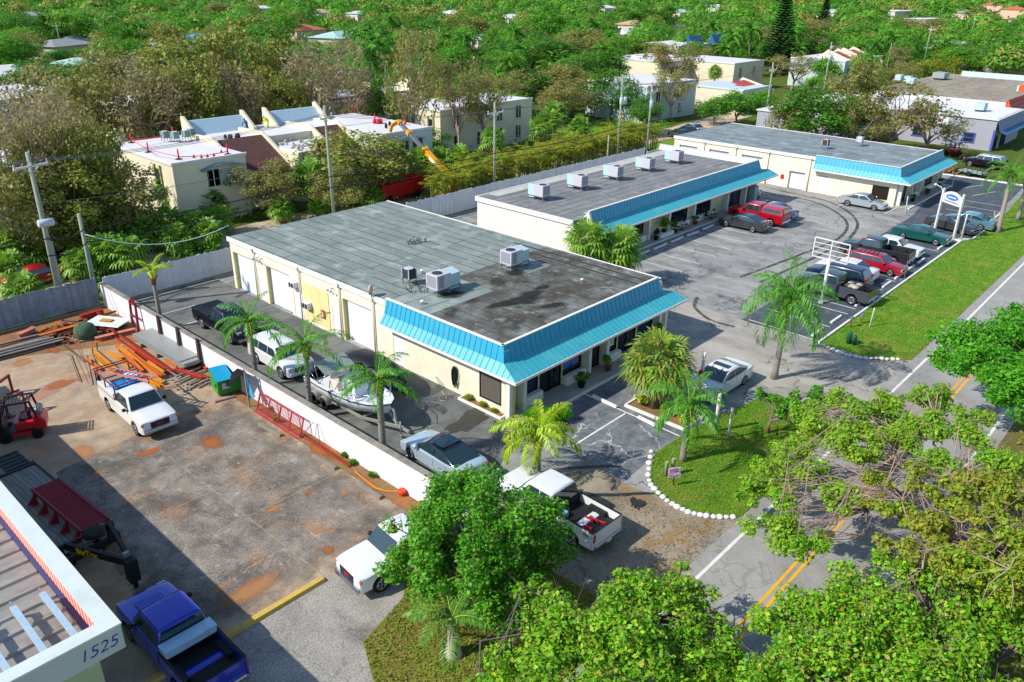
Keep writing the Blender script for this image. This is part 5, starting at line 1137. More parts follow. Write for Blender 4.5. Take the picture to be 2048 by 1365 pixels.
def feather_palm(name, label, loc, h, lm, seed, nf=14, L=2.6, leaf=.55, droop=1.5, r=.14, lean=(0, 0), group=None, el=(1.25, -.1), boots=True, swell=1.0, hang=.55, wd=.045, trunkm=None):
 rg = np.random.default_rng(seed); t = thing(name, label, 'palm', loc, 0, group)
 top = Vector((lean[0], lean[1], h)); m = MB()
 m.tube([(0, 0, -.05), (lean[0]*.1, lean[1]*.1, h*.12), (lean[0]*.4, lean[1]*.4, h*.5), (lean[0]*.8, lean[1]*.8, h*.85), top], [r*1.5*swell, r*1.15*swell, r, r*.95, r*.85], 10); m.build('trunk', trunkm or PALMB, t, fix=False)
 if boots:
  m = MB(); m.tube([top - Vector((0, 0, .75)), top - Vector((0, 0, .3)), top + Vector((0, 0, .15))], [r*1.05, r*1.7, r*1.1], 10)
  for k in range(10):
   a = k * 2.4; m.bar(top + Vector((math.cos(a)*r, math.sin(a)*r, -.5 + .05*k)), top + Vector((math.cos(a)*r*2.6, math.sin(a)*r*2.6, -.1 + .06*k)), .07, .03)
  m.build('boots', BOOT, t, fix=False)
 Vs = []; m = MB()
 for k in range(nf):
  az = k * 2.399 + rg.normal() * .2; u = k / max(1, nf - 1); e = el[0] + (el[1] - el[0]) * u + rg.normal() * .1
  pts, V = frond_np(rg, az, e, L * (.85 + .25 * rg.random()), droop * (.75 + .4 * rg.random()), leaf, base=tuple(top + Vector((0, 0, .1))), hang=hang, wd=wd)
  Vs.append(V); m.tube([tuple(p) for p in pts[::3]], [.035 - .005 * i for i in range(len(pts[::3]))], 4, False)
 m.build('frond_stems', mat('frond_stem', '#8a9a3a', .7), t, fix=False)
 V = np.concatenate(Vs); npmesh('fronds', V, np.arange(len(V)).reshape(-1, 4), lm, t); return t
def fan_np(rg, hub, dirv, R_, nb=13, spread=2.1, droop=.35, wd=.09):
 d = np.array(dirv, float); d /= np.linalg.norm(d); u = np.array([0, 0, 1.0]); s = np.cross(d, u); s /= np.linalg.norm(s) + 1e-9; q = np.cross(s, d); Q = []
 for i in range(nb):
  a = -spread + 2 * spread * i / (nb - 1); v = d * math.cos(a) + s * math.sin(a) + q * .18 * math.cos(a*1.5); v /= np.linalg.norm(v)
  l = R_ * (.8 + .3 * rg.random()) * (.75 + .25 * math.cos(a * .8)); w_ = np.cross(v, q); w_ /= np.linalg.norm(w_) + 1e-9
  m_ = hub + v * l * .6; tp = hub + v * l - u * l * droop * (.5 + .8 * rg.random())
  Q.append([hub, m_ + w_ * wd, tp, m_ - w_ * wd])
 return np.array(Q).reshape(-1, 3)
def fan_palm(name, label, loc, h, seed, lm=None, nf=34, pet=.9, R_=.95, r=.17, group=None, dead=14, low=-.5, lean=(0, 0), trunk=True, wd=.09, cat='palm'):
 rg = np.random.default_rng(seed); t = thing(name, label, cat, loc, 0, group); top = Vector((lean[0], lean[1], h)); lm = lm or L_SABAL
 if trunk: MB().tube([(0, 0, -.05), top * .5, top], [r * 1.3, r, r], 9).build('trunk', BARKT, t, fix=False)
 Vs = []; m = MB()
 for k in range(nf):
  az = k * 2.399 + rg.normal() * .2; sz = 1 - (1 - low) * (k + .5) / nf; e = math.asin(max(-1, min(1, sz)))
  dv = np.array([math.cos(az) * math.cos(e), math.sin(az) * math.cos(e), math.sin(e)]); pl = pet * (.75 + .4 * rg.random()); hub = np.array(top) + dv * pl
  Vs.append(fan_np(rg, hub, dv + np.array([0, 0, -.25]), R_ * (.8 + .35 * rg.random()), wd=wd)); m.bar(top, hub, .03)
 m.build('leaf_stalks', mat('leaf_stalk', '#7f9440', .7), t, fix=False)
 V = np.concatenate(Vs); npmesh('fan_leaves', V, np.arange(len(V)).reshape(-1, 4), lm, t)
 if dead:
  Vs = []
  for k in range(dead):
   az = rg.random() * 6.28; dv = np.array([math.cos(az) * .5, math.sin(az) * .5, -.75]); hub = np.array(top) + dv * pet * (.5 + .5 * rg.random())
   Vs.append(fan_np(rg, hub, dv, R_ * .8, 9, 1.4, .5, wd * .8))
  V = np.concatenate(Vs); npmesh('dead_leaves', V, np.arange(len(V)).reshape(-1, 4), L_DEAD, t)
 return t
# ---- the row of palms along the white wall and those in front
feather_palm('queen_palm', 'small yellow green palm at the back of the side lot by the white fence', (20.6, 51.2), 3.9, L_PALMY, 11, 9, 1.6, .4, 1.5, .13, el=(1.2, .3))
feather_palm('queen_palm', 'palm with drooping fronds between the black pickup and the white suv', (20.5, 38.9), 4.0, L_PALM, 12, 11, 2.5, .5, 1.6, .13, (.05, .1))
feather_palm('queen_palm', 'leaning palm overhanging the bonnet of the white suv', (20.5, 33.5), 4.3, L_PALM, 13, 12, 2.7, .55, 1.6, .14, (.15, .0))
feather_palm('queen_palm', 'palm standing against the bow of the white fishing boat', (20.5, 27.2), 4.6, L_PALM, 14, 11, 2.4, .5, 1.5, .17, (.0, .0), el=(1.0, -.05))
feather_palm('queen_palm', 'lime green young palm beside the front corner of the nearest shop building', (24.9, 20.9), 2.2, L_PALMY, 15, 15, 2.5, .65, 1.9, .15, el=(1.35, .1), hang=.6, wd=.06)
feather_palm('queen_palm', 'ringed trunk palm on the lawn island by the two white posts', (31.05, 16.5), 3.1, L_PALM, 16, 15, 2.6, .65, 1.7, .15, el=(1.3, -.3), wd=.05)
feather_palm('queen_palm', 'tall full crowned palm at the mouth of the concrete driveway', (42.95, 17.35), 4.9, L_PALM, 17, 26, 3.5, .95, 1.9, .17, (.35, .0), el=(1.4, -.35), hang=.7, wd=.05)
feather_palm('bottle_palm', 'squat swollen trunk palm on the dry front lawn', (14.35, 15.7), 1.6, leafmat('glossy_palm_leaflets', ['#2c6a1e', '#4a8a2a', '#6aa03a', '#8aa844'], .3), 18, 9, 2.1, .5, 1.7, .2, el=(1.3, .2), boots=False, swell=1.3, hang=.35, wd=.05, trunkm=mat('pale_bottle_trunk', '#b4aca0', .9, var=.12, scale=4))
feather_palm('queen_palm', 'tall leaning palm on the verge at the far end of the kerb row', (88.4, 15.9), 5.2, L_PALM, 19, 15, 3.2, .7, 1.7, .2, (2.4, .6), el=(1.2, -.2))
feather_palm('queen_palm', 'second palm on the verge just beyond the tall leaning one', (95.0, 15.6), 3.8, L_PALM, 20, 13, 3.0, .7, 1.7, .19, (.6, .2), el=(1.2, -.2))
fan_palm('sabal_palm', 'broad shaggy yellow green fan palm in the planter before the nearest shop building', (34.6, 20.6), 2.9, 21, leafmat('yellowing_fan_leaves', ['#5c8a1e', '#7c9c2a', '#9aa83c', '#a8904a', '#4f7c1a', '#6a9424'], .3), 60, 1.25, 1.15, .24, dead=26, low=-.75, wd=.075)
fan_palm('sabal_palm', 'left of the two full fan palms between the first and middle shop buildings', (47.6, 35.6), 3.7, 22, None, 48, 1.2, 1.15, .2, dead=16, low=-.8, group='fan palms between the shop buildings')
fan_palm('sabal_palm', 'right of the two full fan palms, against the corner awning of the middle shop building', (49.6, 34.0), 3.0, 23, None, 54, 1.3, 1.25, .22, dead=18, low=-.8, group='fan palms between the shop buildings')
# ---- foreground trees
def big_tree(name, label, base, clumps, lm, n, ln, seed, bark=None, fork=None, r0=.22, every=1):
 rg = np.random.default_rng(seed)
 if len(clumps) < 60:                       # break every mass into smaller sprays
  cs = []
  for x, y, z, r in clumps:
   for k in range(9 if r > .65 else 5): v = rg.normal(size=3); v /= np.linalg.norm(v); cs.append((x + v[0]*r*.8, y + v[1]*r*.8, z + v[2]*r*.5, r * (.4 + .25 * rg.random())))
  clumps = cs
 t = thing(name, label, 'tree', base); bx, by = base[0], base[1]
 cl = [(x - bx, y - by, z, r) for x, y, z, r in clumps]; V, F = crown_np(rg, cl, n, ln); npmesh('crown', V, F, lm, t)
 fk = fork or (0, 0, min(c[2] for c in cl) * .6); limbs(rg, (0, 0, 0), fk, cl, r0, every).build('trunk', bark or BARK, t, fix=False); return t
rg0 = np.random.default_rng(5)
cl = ell_clumps(rg0, (16.9, 17.0, 3.1), (3.2, 3.2, 2.7), 110, .55, -.9, .45) + ell_clumps(rg0, (18.70, 15.84, 3.00), (1.9, 1.9, 1.6), 34, .5, -.9, .4) + ell_clumps(rg0, (14.97, 18.19, 2.70), (1.5, 1.5, 1.4), 26, .48, -.9, .4) + ell_clumps(rg0, (16.05, 14.78, 2.00), (1.6, 1.6, 1.2), 26, .5, -.9, .4)
big_tree('round_tree', 'bright green rounded tree hiding the noses of two white pickups', (16.6, 17.0), cl, L_BRIGHT, 72000, .135, 31, r0=.16, every=3)
cl = [(*p, r) for p, r in [((13.89, 11.71, 3.20), 1.1), ((15.15, 11.59, 3.60), 1.1), ((16.52, 11.25, 3.60), 1.0), ((18.09, 10.78, 3.60), .8), ((17.99, 9.53, 3.40), 1.1), ((15.60, 9.63, 3.80), 1.3), ((14.22, 10.24, 3.60), 1.2), ((19.89, 9.50, 3.00), .7), ((18.43, 8.09, 3.00), .9), ((16.61, 8.26, 3.20), 1.2), ((17.58, 7.23, 2.80), 1.0), ((12.73, 11.68, 3.00), 1.1), ((14.50, 8.63, 3.40), 1.5), ((12.63, 9.86, 3.40), 1.4), ((19.38, 8.98, 2.80), .7), ((17.33, 6.40, 2.60), 1.0), ((16.31, 13.62, 3.00), .6), ((20.94, 10.91, 2.60), .5)]]
big_tree('seagrape_tree', 'lime green broad leaved tree at the bottom edge between lawn and road', (17.73, 11.48), cl, L_LIME, 56000, .15, 32, r0=.17)
cl = [(*p, r) for p, r in [((19.68, 6.52, 4.20), .9), ((20.73, 5.73, 4.40), 1.0), ((22.25, 5.11, 4.60), .9), ((23.49, 4.49, 4.80), .8), ((22.98, 3.36, 4.60), 1.2), ((21.13, 4.08, 4.60), 1.2), ((19.33, 4.83, 4.40), 1.2), ((18.19, 5.77, 4.00), 1.1), ((21.57, 2.46, 4.40), 1.3), ((23.46, 1.92, 4.60), 1.1), ((19.58, 3.48, 4.40), 1.3), ((21.80, 1.14, 4.20), 1.4), ((17.75, 4.67, 4.00), 1.4), ((19.58, 2.22, 4.20), 1.4), ((16.90, 5.57, 3.80), 1.1), ((23.71, 0.77, 4.60), 1.3), ((17.65, 3.54, 4.20), 1.4), ((24.89, 2.34, 4.80), .8), ((26.28, 1.56, 5.00), .9)]]
big_tree('roadside_tree', 'dense fresh green tree filling the bottom right corner', (22.6, 1.6), cl, L_LIME, 76000, .14, 33, r0=.2)
cl = [(*p, r) for p, r in [((22.35, 8.29, 5.00), .8), ((22.41, 7.28, 5.20), .75), ((25.62, 10.04, 4.60), .8), ((27.45, 9.70, 4.80), .9), ((26.77, 8.23, 5.00), .85), ((25.56, 7.02, 5.20), .7), ((24.22, 8.79, 4.80), .6), ((29.68, 9.67, 5.00), 1.0), ((31.42, 9.14, 5.20), 1.0), ((33.21, 8.53, 5.20), 1.0), ((29.34, 7.96, 5.40), .9), ((30.71, 7.09, 5.40), .8), ((32.82, 6.60, 5.40), .9), ((32.10, 11.06, 4.40), .7), ((34.06, 10.53, 4.60), .7), ((36.35, 6.59, 5.20), .8), ((33.99, 4.81, 5.40), 1.0), ((29.67, 5.17, 5.80), .7), ((31.52, 3.24, 5.80), .9), ((36.59, 8.08, 4.80), .7)]]
big_tree('overhanging_tree', 'tree with bright green sprays reaching over the road beside the lawn island', (32.5, 3.4), cl, leafmat('fresh_spray_leaves', ['#4a8a14', '#6fae1e', '#92c22c', '#5a9a18', '#a8b438'], .4), 52000, .14, 34, BARKP, (-.6, .4, 3.4), .11)
cl = [(*p, r) for p, r in [((27.07, 6.41, 5.60), .6), ((27.61, 5.45, 6.00), .6), ((26.83, 4.10, 6.20), .7), ((28.55, 3.60, 6.20), .7), ((28.06, 2.40, 6.20), .9), ((24.78, 5.02, 6.00), .6), ((24.44, 3.86, 6.20), .7), ((25.18, 3.08, 6.40), .6), ((25.16, 2.03, 6.20), .8), ((25.39, 5.98, 5.60), .5), ((23.36, 3.93, 6.00), .5), ((23.71, 2.88, 6.00), .7), ((23.90, 2.04, 5.80), .7), ((24.03, 1.27, 5.80), .8), ((23.66, 4.87, 5.60), .4), ((26.68, 2.65, 6.40), .5)]]
big_tree('bare_branched_tree', 'sparse yellowing tree with tangled pinkish bare branches at the right edge', (28.6, .6), cl, L_MIXED, 32000, .14, 35, BARKP, (-.3, .5, 3.2), .13)
rgt = np.random.default_rng(77); tw = MB()
bt_ = [o for o in COL.objects if o.name.startswith('bare_branched_tree')][0]
for c in cl:
 e = Vector((c[0] - 28.6 + rgt.normal()*.5, c[1] - .6 + rgt.normal()*.5, c[2] + rgt.normal()*.4))
 for k in range(5):
  d = Vector(rgt.normal(size=3)) * .7; mdl = e + d * .5 + Vector(rgt.normal(size=3)) * .12; tw.tube([e, mdl, e + d], [.022, .016, .006], 4, False)
tw.build('twigs', BARKP, bt_, fix=False)
cl = [(*p, r) for p, r in [((45.58, 8.33, 4.60), 1.5), ((46.78, 7.25, 5.00), 1.5), ((46.16, 5.85, 5.20), 1.6), ((42.24, 6.78, 4.80), 1.4), ((42.35, 5.30, 5.00), 1.5), ((43.45, 8.15, 4.20), 1.0), ((40.98, 5.54, 4.60), 1.2), ((39.89, 4.14, 5.00), 1.5), ((45.73, 4.52, 5.20), 1.6), ((49.75, 6.70, 5.00), 1.0)]]
big_tree('seagrape_tree', 'deep bright green tree at the right edge above the road', (47.5, 4.0), cl, leafmat('rich_green_leaves', ['#2a7a0c', '#429412', '#5aac1c', '#358510', '#74bc28'], .4), 34000, .19, 36, r0=.22)
cl = [(*p, r) for p, r in [((37.62, 15.54, 1.60), .55), ((37.66, 14.43, 1.70), .6), ((38.50, 13.70, 1.80), .6), ((39.53, 13.04, 1.80), .6), ((37.02, 13.26, 1.50), .5), ((36.71, 14.47, 1.30), .5), ((39.73, 12.03, 1.80), .5)]]
big_tree('seagrape_shrub', 'low spreading shrub on the lawn island behind the white muscle sedan', (36.66, 14.61), cl, L_BRIGHT, 7000, .17, 37, r0=.1)
cl = [(*p, r) for p, r in [((28.74, 10.01, 1.80), .5), ((30.87, 12.22, 1.80), .6), ((28.50, 11.71, 1.60), .6), ((29.61, 10.94, 2.20), .7), ((33.01, 11.57, 2.20), .6), ((32.24, 12.64, 1.80), .5)]]
big_tree('seagrape_shrub', 'bushy shrub at the road edge of the lawn island', (31.67, 11.07), cl, L_LIME, 7000, .17, 38, r0=.1)
def shrub(name, label, loc, r, h, lm, seed, n=700, ln=.14, group=None, cat='shrub'):
 rg = np.random.default_rng(seed); cl = [(rg.normal() * r * .45, rg.normal() * r * .45, h * (.35 + .4 * rg.random()), r * .5) for _ in range(8)]
 V, F = crown_np(rg, cl, n, ln); t = thing(name, label, cat, loc, 0, group); npmesh('foliage', V, F, lm, t)
 m = MB()
 for c in cl[:5]: m.tube([(0, 0, 0), c[:3]], [.03, .012], 4, False)
 m.build('stems', BARK, t, fix=False); return t
m = MB(); m.box(33.6, 18.0, 0, 33.72, 21.9, .16); m.box(33.72, 17.95, 0, 35.5, 18.07, .16); m.box(35.4, 18.07, 0, 35.52, 21.9, .16); m.box(33.72, 21.8, 0, 35.4, 21.92, .16); tag(m.build('planter_edging', TRIM), 'low white edging around the planter with the shaggy fan palm', 'planter')
sheet('planter_soil', [(33.7, 18.05), (35.4, 18.05), (35.4, 21.85), (33.7, 21.85)], .1, DIRT)
for i, (p, r, lab) in enumerate([((34.4, 18.6), .6, 'yellow variegated shrub at the lawn end of the palm planter'), ((34.5, 19.5), .55, 'yellow variegated shrub in the middle of the palm planter'), ((34.3, 21.4), .5, 'yellow variegated shrub at the shop end of the palm planter')]):
 shrub('variegated_shrub', lab, (*p, .1), r, .7, leafmat('variegated_leaves', ['#8aa81a', '#b4c020', '#cfd040', '#76981a'], .3), 60 + i)
GRS = leafmat('striped_grass_blades', ['#8ab02a', '#b0c84a', '#c8d46a', '#7aa024'], .3)
def tuft(label, loc, r, h, lm, seed, n=140, name='grass_tuft', cat='plant'):
 rg = np.random.default_rng(seed); az = rg.random(n) * 6.283; sp = rg.random(n) * .9 + .1
 D = np.stack([np.cos(az) * sp, np.sin(az) * sp, 1.2 - sp * .6], 1); D /= np.linalg.norm(D, axis=1, keepdims=True); P = D * h * .45
 N = np.cross(D, np.stack([-np.sin(az), np.cos(az), az * 0], 1)); V, F = diamonds(P * np.array([r / h * 1.3, r / h * 1.3, 1]), D, N, np.full(n, h), np.full(n, .05))
 t = npmesh(name, V, F, lm); t.location = (loc[0], loc[1], loc[2] if len(loc) > 2 else 0); return tag(t, label, cat)
m = MB(); m.box(27.6, 25.9, 0, 27.7, 29.3, .14); m.box(27.7, 25.9, 0, 28.1, 26.0, .14); m.box(27.7, 29.2, 0, 28.1, 29.3, .14); tag(m.build('planter_edging', TRIM), 'white edging of the narrow bed under the blinded side window', 'planter')
sheet('bed_soil', [(27.7, 26.0), (28.14, 26.0), (28.14, 29.2), (27.7, 29.2)], .09, DIRT)
tuft('pale striped grass tuft at the far end of the bed under the side window', (27.9, 28.7, .08), .35, .45, GRS, 71); tuft('pale striped grass tuft in the middle of the bed under the side window', (27.9, 27.6, .08), .3, .4, GRS, 72); tuft('small grass tuft at the near end of the bed under the side window', (27.9, 26.7, .08), .25, .3, GRS, 73)
LIMEG = leafmat('lime_bush_blades', ['#5ab010', '#7cc81a', '#98d82c', '#68bc14'], .4)
for i, (p, r, lab) in enumerate([((28.55, 24.3), .6, 'lime green grassy bush at the front corner column'), ((29.2, 23.7), .6, 'middle lime green grassy bush before the blue window'), ((29.8, 23.4), .5, 'rightmost lime green grassy bush by the shop walkway kerb'), ((28.2, 23.3), .5, 'yellow green grassy bush nearest the lime green young palm')]):
 tuft(lab, p, r, 1.1, LIMEG, 80 + i, 420, 'grassy_bush', 'shrub')
POT = mat('dark_plant_pot', '#1f1d1c', .6); TERR = mat('terracotta_pot', '#a0522d', .8)
def potted(label, loc, r, h, potm, lm, seed, pr=.24, ph=.35, n=420):
 rg = np.random.default_rng(seed); t = thing('potted_plant', label, 'plant', loc); MB().lathe([(pr * .7, 0), (pr, ph), (pr * 1.06, ph)], (0, 0, 0), 14).build('pot', potm, t)
 cl = [(rg.normal() * r * .4, rg.normal() * r * .4, ph + h * (.3 + .5 * rg.random()), r * .5) for _ in range(6)]; V, F = crown_np(rg, cl, n, .16); npmesh('foliage', V, F, lm, t); return t
potted('bushy plant in a dark pot beside the glass door under the turquoise awning', (33.6, 25.0, .11), .5, .7, POT, L_DARK, 90); potted('bushy potted plant by the dark recessed doorway of the nearest shop building', (36.5, 25.2, .11), .5, .7, TERR, L_MID, 91)
potted('tall potted plant by the right hand window of the nearest shop building', (42.6, 25.5, .11), .4, 1.2, POT, L_MID, 92); potted('dark shrub in a pot at the right end column of the nearest shop building', (43.7, 26.2, .0), .35, 1.0, POT, L_DARK, 93)
potted('large leafy plant in the white trough before the notice board', (63.4, 38.5, .4), .8, 1.3, POT, L_MID, 94, n=900); potted('dark leaved potted plant left of the white trough', (61.8, 38.3, .11), .45, .8, POT, leafmat('purple_leaves', ['#2a1a22', '#3a2430', '#24301c'], .1), 95)
potted('plant on a stand right of the white trough', (65.0, 38.3, .11), .4, .9, POT, L_DARK, 96); potted('terracotta pot with a red flower at the farthest shop building', (99.3, 25.9, .11), .3, .4, TERR, L_DARK, 97); potted('green potted plant before the farthest shop building door', (94.6, 26.0, .11), .4, .6, POT, L_MID, 98)
potted('dark potted plant at the end of the farthest shop building', (104.6, 26.2, .11), .4, .9, POT, L_DARK, 99); potted('potted plant between two windows of the middle shop building', (69.0, 38.4, .11), .4, .6, TERR, L_MID, 100)
m = MB(); m.box(62.3, 38.1, .11, 64.6, 38.6, .5); tag(m.build('planter_trough', TRIM, bevel=.02), 'long white planter trough on the walkway of the middle shop building', 'planter')
# ---- fan palm thickets behind the fences (left) and lone sabals
pm = [(25,560,1.2,1.0), (70,525,1.4,1.1), (120,505,1.6,1.1), (50,600,1.0,.9), (165,560,1.2,.8), (235,470,2.6,1.2), (215,520,1.6,1.0), (260,530,1.4,1.0), (300,470,1.8,1.0), (345,450,2.4,1.1), (390,455,2.2,1.0), (420,480,1.6,.9), (440,440,1.8,.9), (360,500,1.2,.9), (20,500,1.4,1.0), (95,470,2.0,1.0), (175,500,1.4,.9), (405,390,3.0,1.2), (350,405,2.6,1.1), (430,410,2.2,1.0), (565,430,1.2,.8), (790,350,2.4,1.0), (840,345,3.0,1.2), (880,330,2.6,1.0), (920,325,3.2,1.1), (700,400,1.4,.8), (745,410,1.4,.8), (640,425,1.2,.7)]
PMXY = [(16.82, 68.63), (19.56, 71.90), (22.02, 73.24), (15.99, 63.36), (20.62, 64.79), (25.77, 70.48), (22.72, 65.19), (23.99, 63.92), (27.75, 68.50), (29.80, 68.50), (31.21, 67.10), (31.43, 64.83), (34.48, 68.63), (28.93, 65.35), (17.91, 72.66), (21.53, 74.72), (22.86, 69.52), (36.55, 75.87), (33.76, 76.05), (36.52, 73.32), (40.73, 67.91), (56.39, 69.60), (58.41, 67.64), (62.48, 68.73), (64.16, 67.10), (49.48, 68.70), (50.16, 65.75), (44.71, 67.32)]
spots = ['behind the grey weathered fence', 'in the thicket behind the board fences', 'below the white roofed apartment block', 'in front of the apartment row']
protop = []
for i, hh in enumerate((.9, 1.6, 2.6, 3.8, 5.0)):
 protop.append(fan_palm('fan_palm', 'x', (0, 0), hh, 200 + i, None, 38, 1.0, 1.0, .16, 'fan palms behind the fences', 14, -.7))
used_p = set()
def place_fan(p, h, s_, lab, rz):
 k = min(range(5), key=lambda q: abs((.9, 1.6, 2.6, 3.8, 5.0)[q] * s_ - h))
 if k not in used_p: used_p.add(k); t = protop[k]; t.location = (p[0], p[1], 0); t['label'] = lab; t.rotation_euler = (0, 0, rz); t.scale = (s_,) * 3
 else: t = dup(protop[k], p, rz, lab, s_)
 return t
for i, (x, y, h, s_) in enumerate(pm):
 X, Y = PMXY[i]; Y = max(Y, 59.6)
 place_fan((X, Y), h, s_ * 1.05, 'full green fan palm ' + spots[0 if x < 200 else 1 if x < 460 and y > 430 else 2 if x < 460 else 3], i * 1.3)
for (bx, h, s_, lab) in [((45.16, 69.55), 3.2, 1.3, 'lone fan palm with a brown skirt on the lawn behind the nearest shop building'), ((82.35, 70.38), 4.4, 1.15, 'fan palm leaning left in the group on the apartment lawn'), ((88.53, 73.16), 5.4, 1.3, 'tallest fan palm in the group on the apartment lawn'), ((83.34, 69.44), 4.6, 1.0, 'front fan palm of the group on the apartment lawn'), ((89.71, 69.55), 3.6, 1.2, 'fan palm standing apart on the sunny apartment lawn'), ((71.73, 69.08), 4.2, 1.1, 'fan palm on a bare trunk left of the alley pole with a white crossarm'), ((157.20, 86.79), 6.0, 1.0, 'small tall fan palm before the low white apartment roof')]:
 t = place_fan(bx, h, s_, lab, 1.1 + h)
 if 'group' in t.keys(): del t['group']
# ---- areca hedge along the alley
rga = np.random.default_rng(9)
def areca(label, loc, seed, h=3.3, n=14):
 rg = np.random.default_rng(seed); t = thing('areca_palm', label, 'palm', loc, 0, 'areca palms in the alley hedge'); m = MB(); Vs = []; ms = MB()
 for k in range(n):
  a = rg.random() * 6.28; rr = rg.random() * .8; b = (math.cos(a) * rr, math.sin(a) * rr, 0); hh = h * (.35 + .65 * rg.random()); tp = (b[0] * 1.5, b[1] * 1.5, hh)
  m.tube([b, tp], [.05, .035], 5, False)
  for q in range(5):
   pts, V = frond_np(rg, rg.random() * 6.28, 1.2 - .2 * q, 1.5, 1.5, .42, 9, tp, .5, .05); Vs.append(V)
 m.build('canes', mat('areca_canes', '#8f9a4a', .7), t, fix=False); V = np.concatenate(Vs); npmesh('fronds', V, np.arange(len(V)).reshape(-1, 4), L_ARECA, t); return t
ar = [areca('areca palm clump in the alley hedge', (0, 0), 300 + i) for i in range(3)]
hed = [(x, 61.3 + rga.normal() * .5 + (x - 55) * .03) for x in np.arange(55, 98, 1.55)] + [(x, 64.2 + rga.normal() * .6) for x in np.arange(58, 96, 2.6)]
hed += [(217.42, 63.96), (226.34, 63.18), (235.79, 62.35), (245.80, 61.47), (256.44, 60.54), (262.99, 58.39), (196.08, 63.70), (203.77, 62.97), (188.79, 64.39), (287.53, 61.60), (303.75, 68.98), (289.05, 70.31), (266.86, 69.18), (254.72, 70.38), (304.47, 61.98), (324.15, 68.60), (177.71, 63.48)]
for i, p in enumerate(hed):
 s_ = .85 + .35 * rga.random() + (.5 if p[0] > 140 else 0)
 lab = 'areca palm clump in the alley hedge' if p[0] < 140 else 'areca palm clump by the far road bend'
 if i < 3: t = ar[i]; t.location = (p[0], p[1], 0); t['label'] = lab
 else: dup(ar[i % 3], p, rga.random() * 6, lab, s_)
# ================================================================ ROOFTOP PLANT
def rtu(label, loc, rot, second, group=None, fancol=None, sz=(1.15, 1.05, .95)):
 t = thing('roof_air_conditioner', label, 'air conditioner', loc, rot, group); a, b, h = sz
 m = MB()
 for x in (.05, a - .05, second + a - .05):
  for y in (.08, b - .08): m.bar((x, y, 0), (x, y, .36), .06)
 m.bar((0, .08, .34), (a + second, .08, .34), .06); m.bar((0, b - .08, .34), (a + second, b - .08, .34), .06); m.build('stand', GALV, t)
 m = MB(); m.box(0, 0, .38, a, b, .38 + h); cb_ = m.build('cabinet', ACW, t, bevel=.02)
 m = MB(); m.box(a * .12, -.006, .5, a * .5, 0, .3 + h); m.box(-.006, .1, .5, 0, b - .1, .3 + h); m.build('louvre', mat('ac_louvre', '#8a8c94', .6, var=.2, scale=12), t)
 m = MB(); m.lathe([(.34, .38 + h), (.34, .40 + h), (.3, .41 + h)], (a * .42, b * .5, 0), 18); m.build('fan_ring', ACD, t)
 if second:
  m = MB(); m.box(a + .06, .12, .15, a + second, b - .1, .2 + h); m.prof([(.12, .2 + h), (b - .1, .2 + h), (b - .1, .35 + h)], a + .06, a + second, 'x'); m.build('duct_box', ACB, t, bevel=.02)
 return t
rtu('roof air conditioner nearest the turquoise side awning of the first shop building', (30.75, 34.3, 4.07), 0, .95); rtu('roof air conditioner farther back on the pale patch of the first shop roof', (37.4, 34.25, 4.07), 0, .8)
for i, x in enumerate((53.4, 59.0, 64.75, 70.4, 76.0)):
 rtu(['first rooftop air conditioner from the boat end of the middle building', 'second rooftop air conditioner in the row on the middle building', 'third and central rooftop air conditioner on the middle building', 'fourth rooftop air conditioner in the row on the middle building', 'last rooftop air conditioner nearest the grey parapet of the middle building'][i], (x + 1.05, 45.2, 3.97), UP, .75, 'air conditioners in a row on the middle roof', sz=(1.1, 1.05, 1.0))
def condenser(label, loc, col=None):
 t = thing('condenser_unit', label, 'air conditioner', loc); m = MB(); m.box(-.32, -.32, .4, .32, .32, 1.02); m.build('cabinet', col or ACD, t, bevel=.04)
 m = MB()
 for x in (-.32, .32):
  for y in (-.32, .32): m.box(x - .03, y - .03, .38, x + .03, y + .03, 1.05)
 m.lathe([(.3, 1.02), (.34, 1.05), (.26, 1.07)], (0, 0, 0), 16); m.build('frame', ACW, t)
 m = MB()
 for x in (-.3, .3):
  for y in (-.3, .3): m.bar((x, y, 0), (x, y, .4), .05)
 m.bar((-.4, -.3, .38), (.4, -.3, .38), .05); m.bar((-.4, .3, .38), (.4, .3, .38), .05); m.build('stand', GALV, t); return t
condenser('small black condenser on legs at the joint of the two roof sections', (31.15, 37.4, 4.07))
condenser('brown condenser box on the farthest shop roof', (96.92, 37.67, 4.05), mat('brown_condenser', '#4a3228', .7)); condenser('grey condenser box beside the brown one on the farthest shop roof', (101.99, 35.52, 4.05), ACW)
va = thing('vent_cluster', 'cluster of small roof vents and pipes in the middle of the first shop roof', 'vents', (37.3, 43.4, 4.06)); r = random.Random(3)
for k in range(7):
 a, b = r.uniform(-.8, .8), r.uniform(-.6, .6); m = MB(); m.tube([(a, b, 0), (a, b, .35 + r.random()*.2), (a + .12, b, .5)], .05, 8); m.bar((a - .2, b, .2), (a + .25, b + .1, .22), .05); m.build('vent_pipe', GALV, va)
m = MB(); r = random.Random(8)
for k in range(8):
 a = (30.3 + r.uniform(-.3, .3), 35.7 + r.uniform(-.6, .6), 4.07); m.tube([a, (a[0] + r.uniform(-.3, .3), a[1] + r.uniform(-.3, .3), 4.4 + r.random()*.8), (a[0] + r.uniform(-.5, .5), a[1] + .3, 4.3)], .018, 5)
tag(m.build('conduit_tangle', BLK), 'tangle of dark pipes and cables on the roof beside the nearest air conditioner', 'pipes')
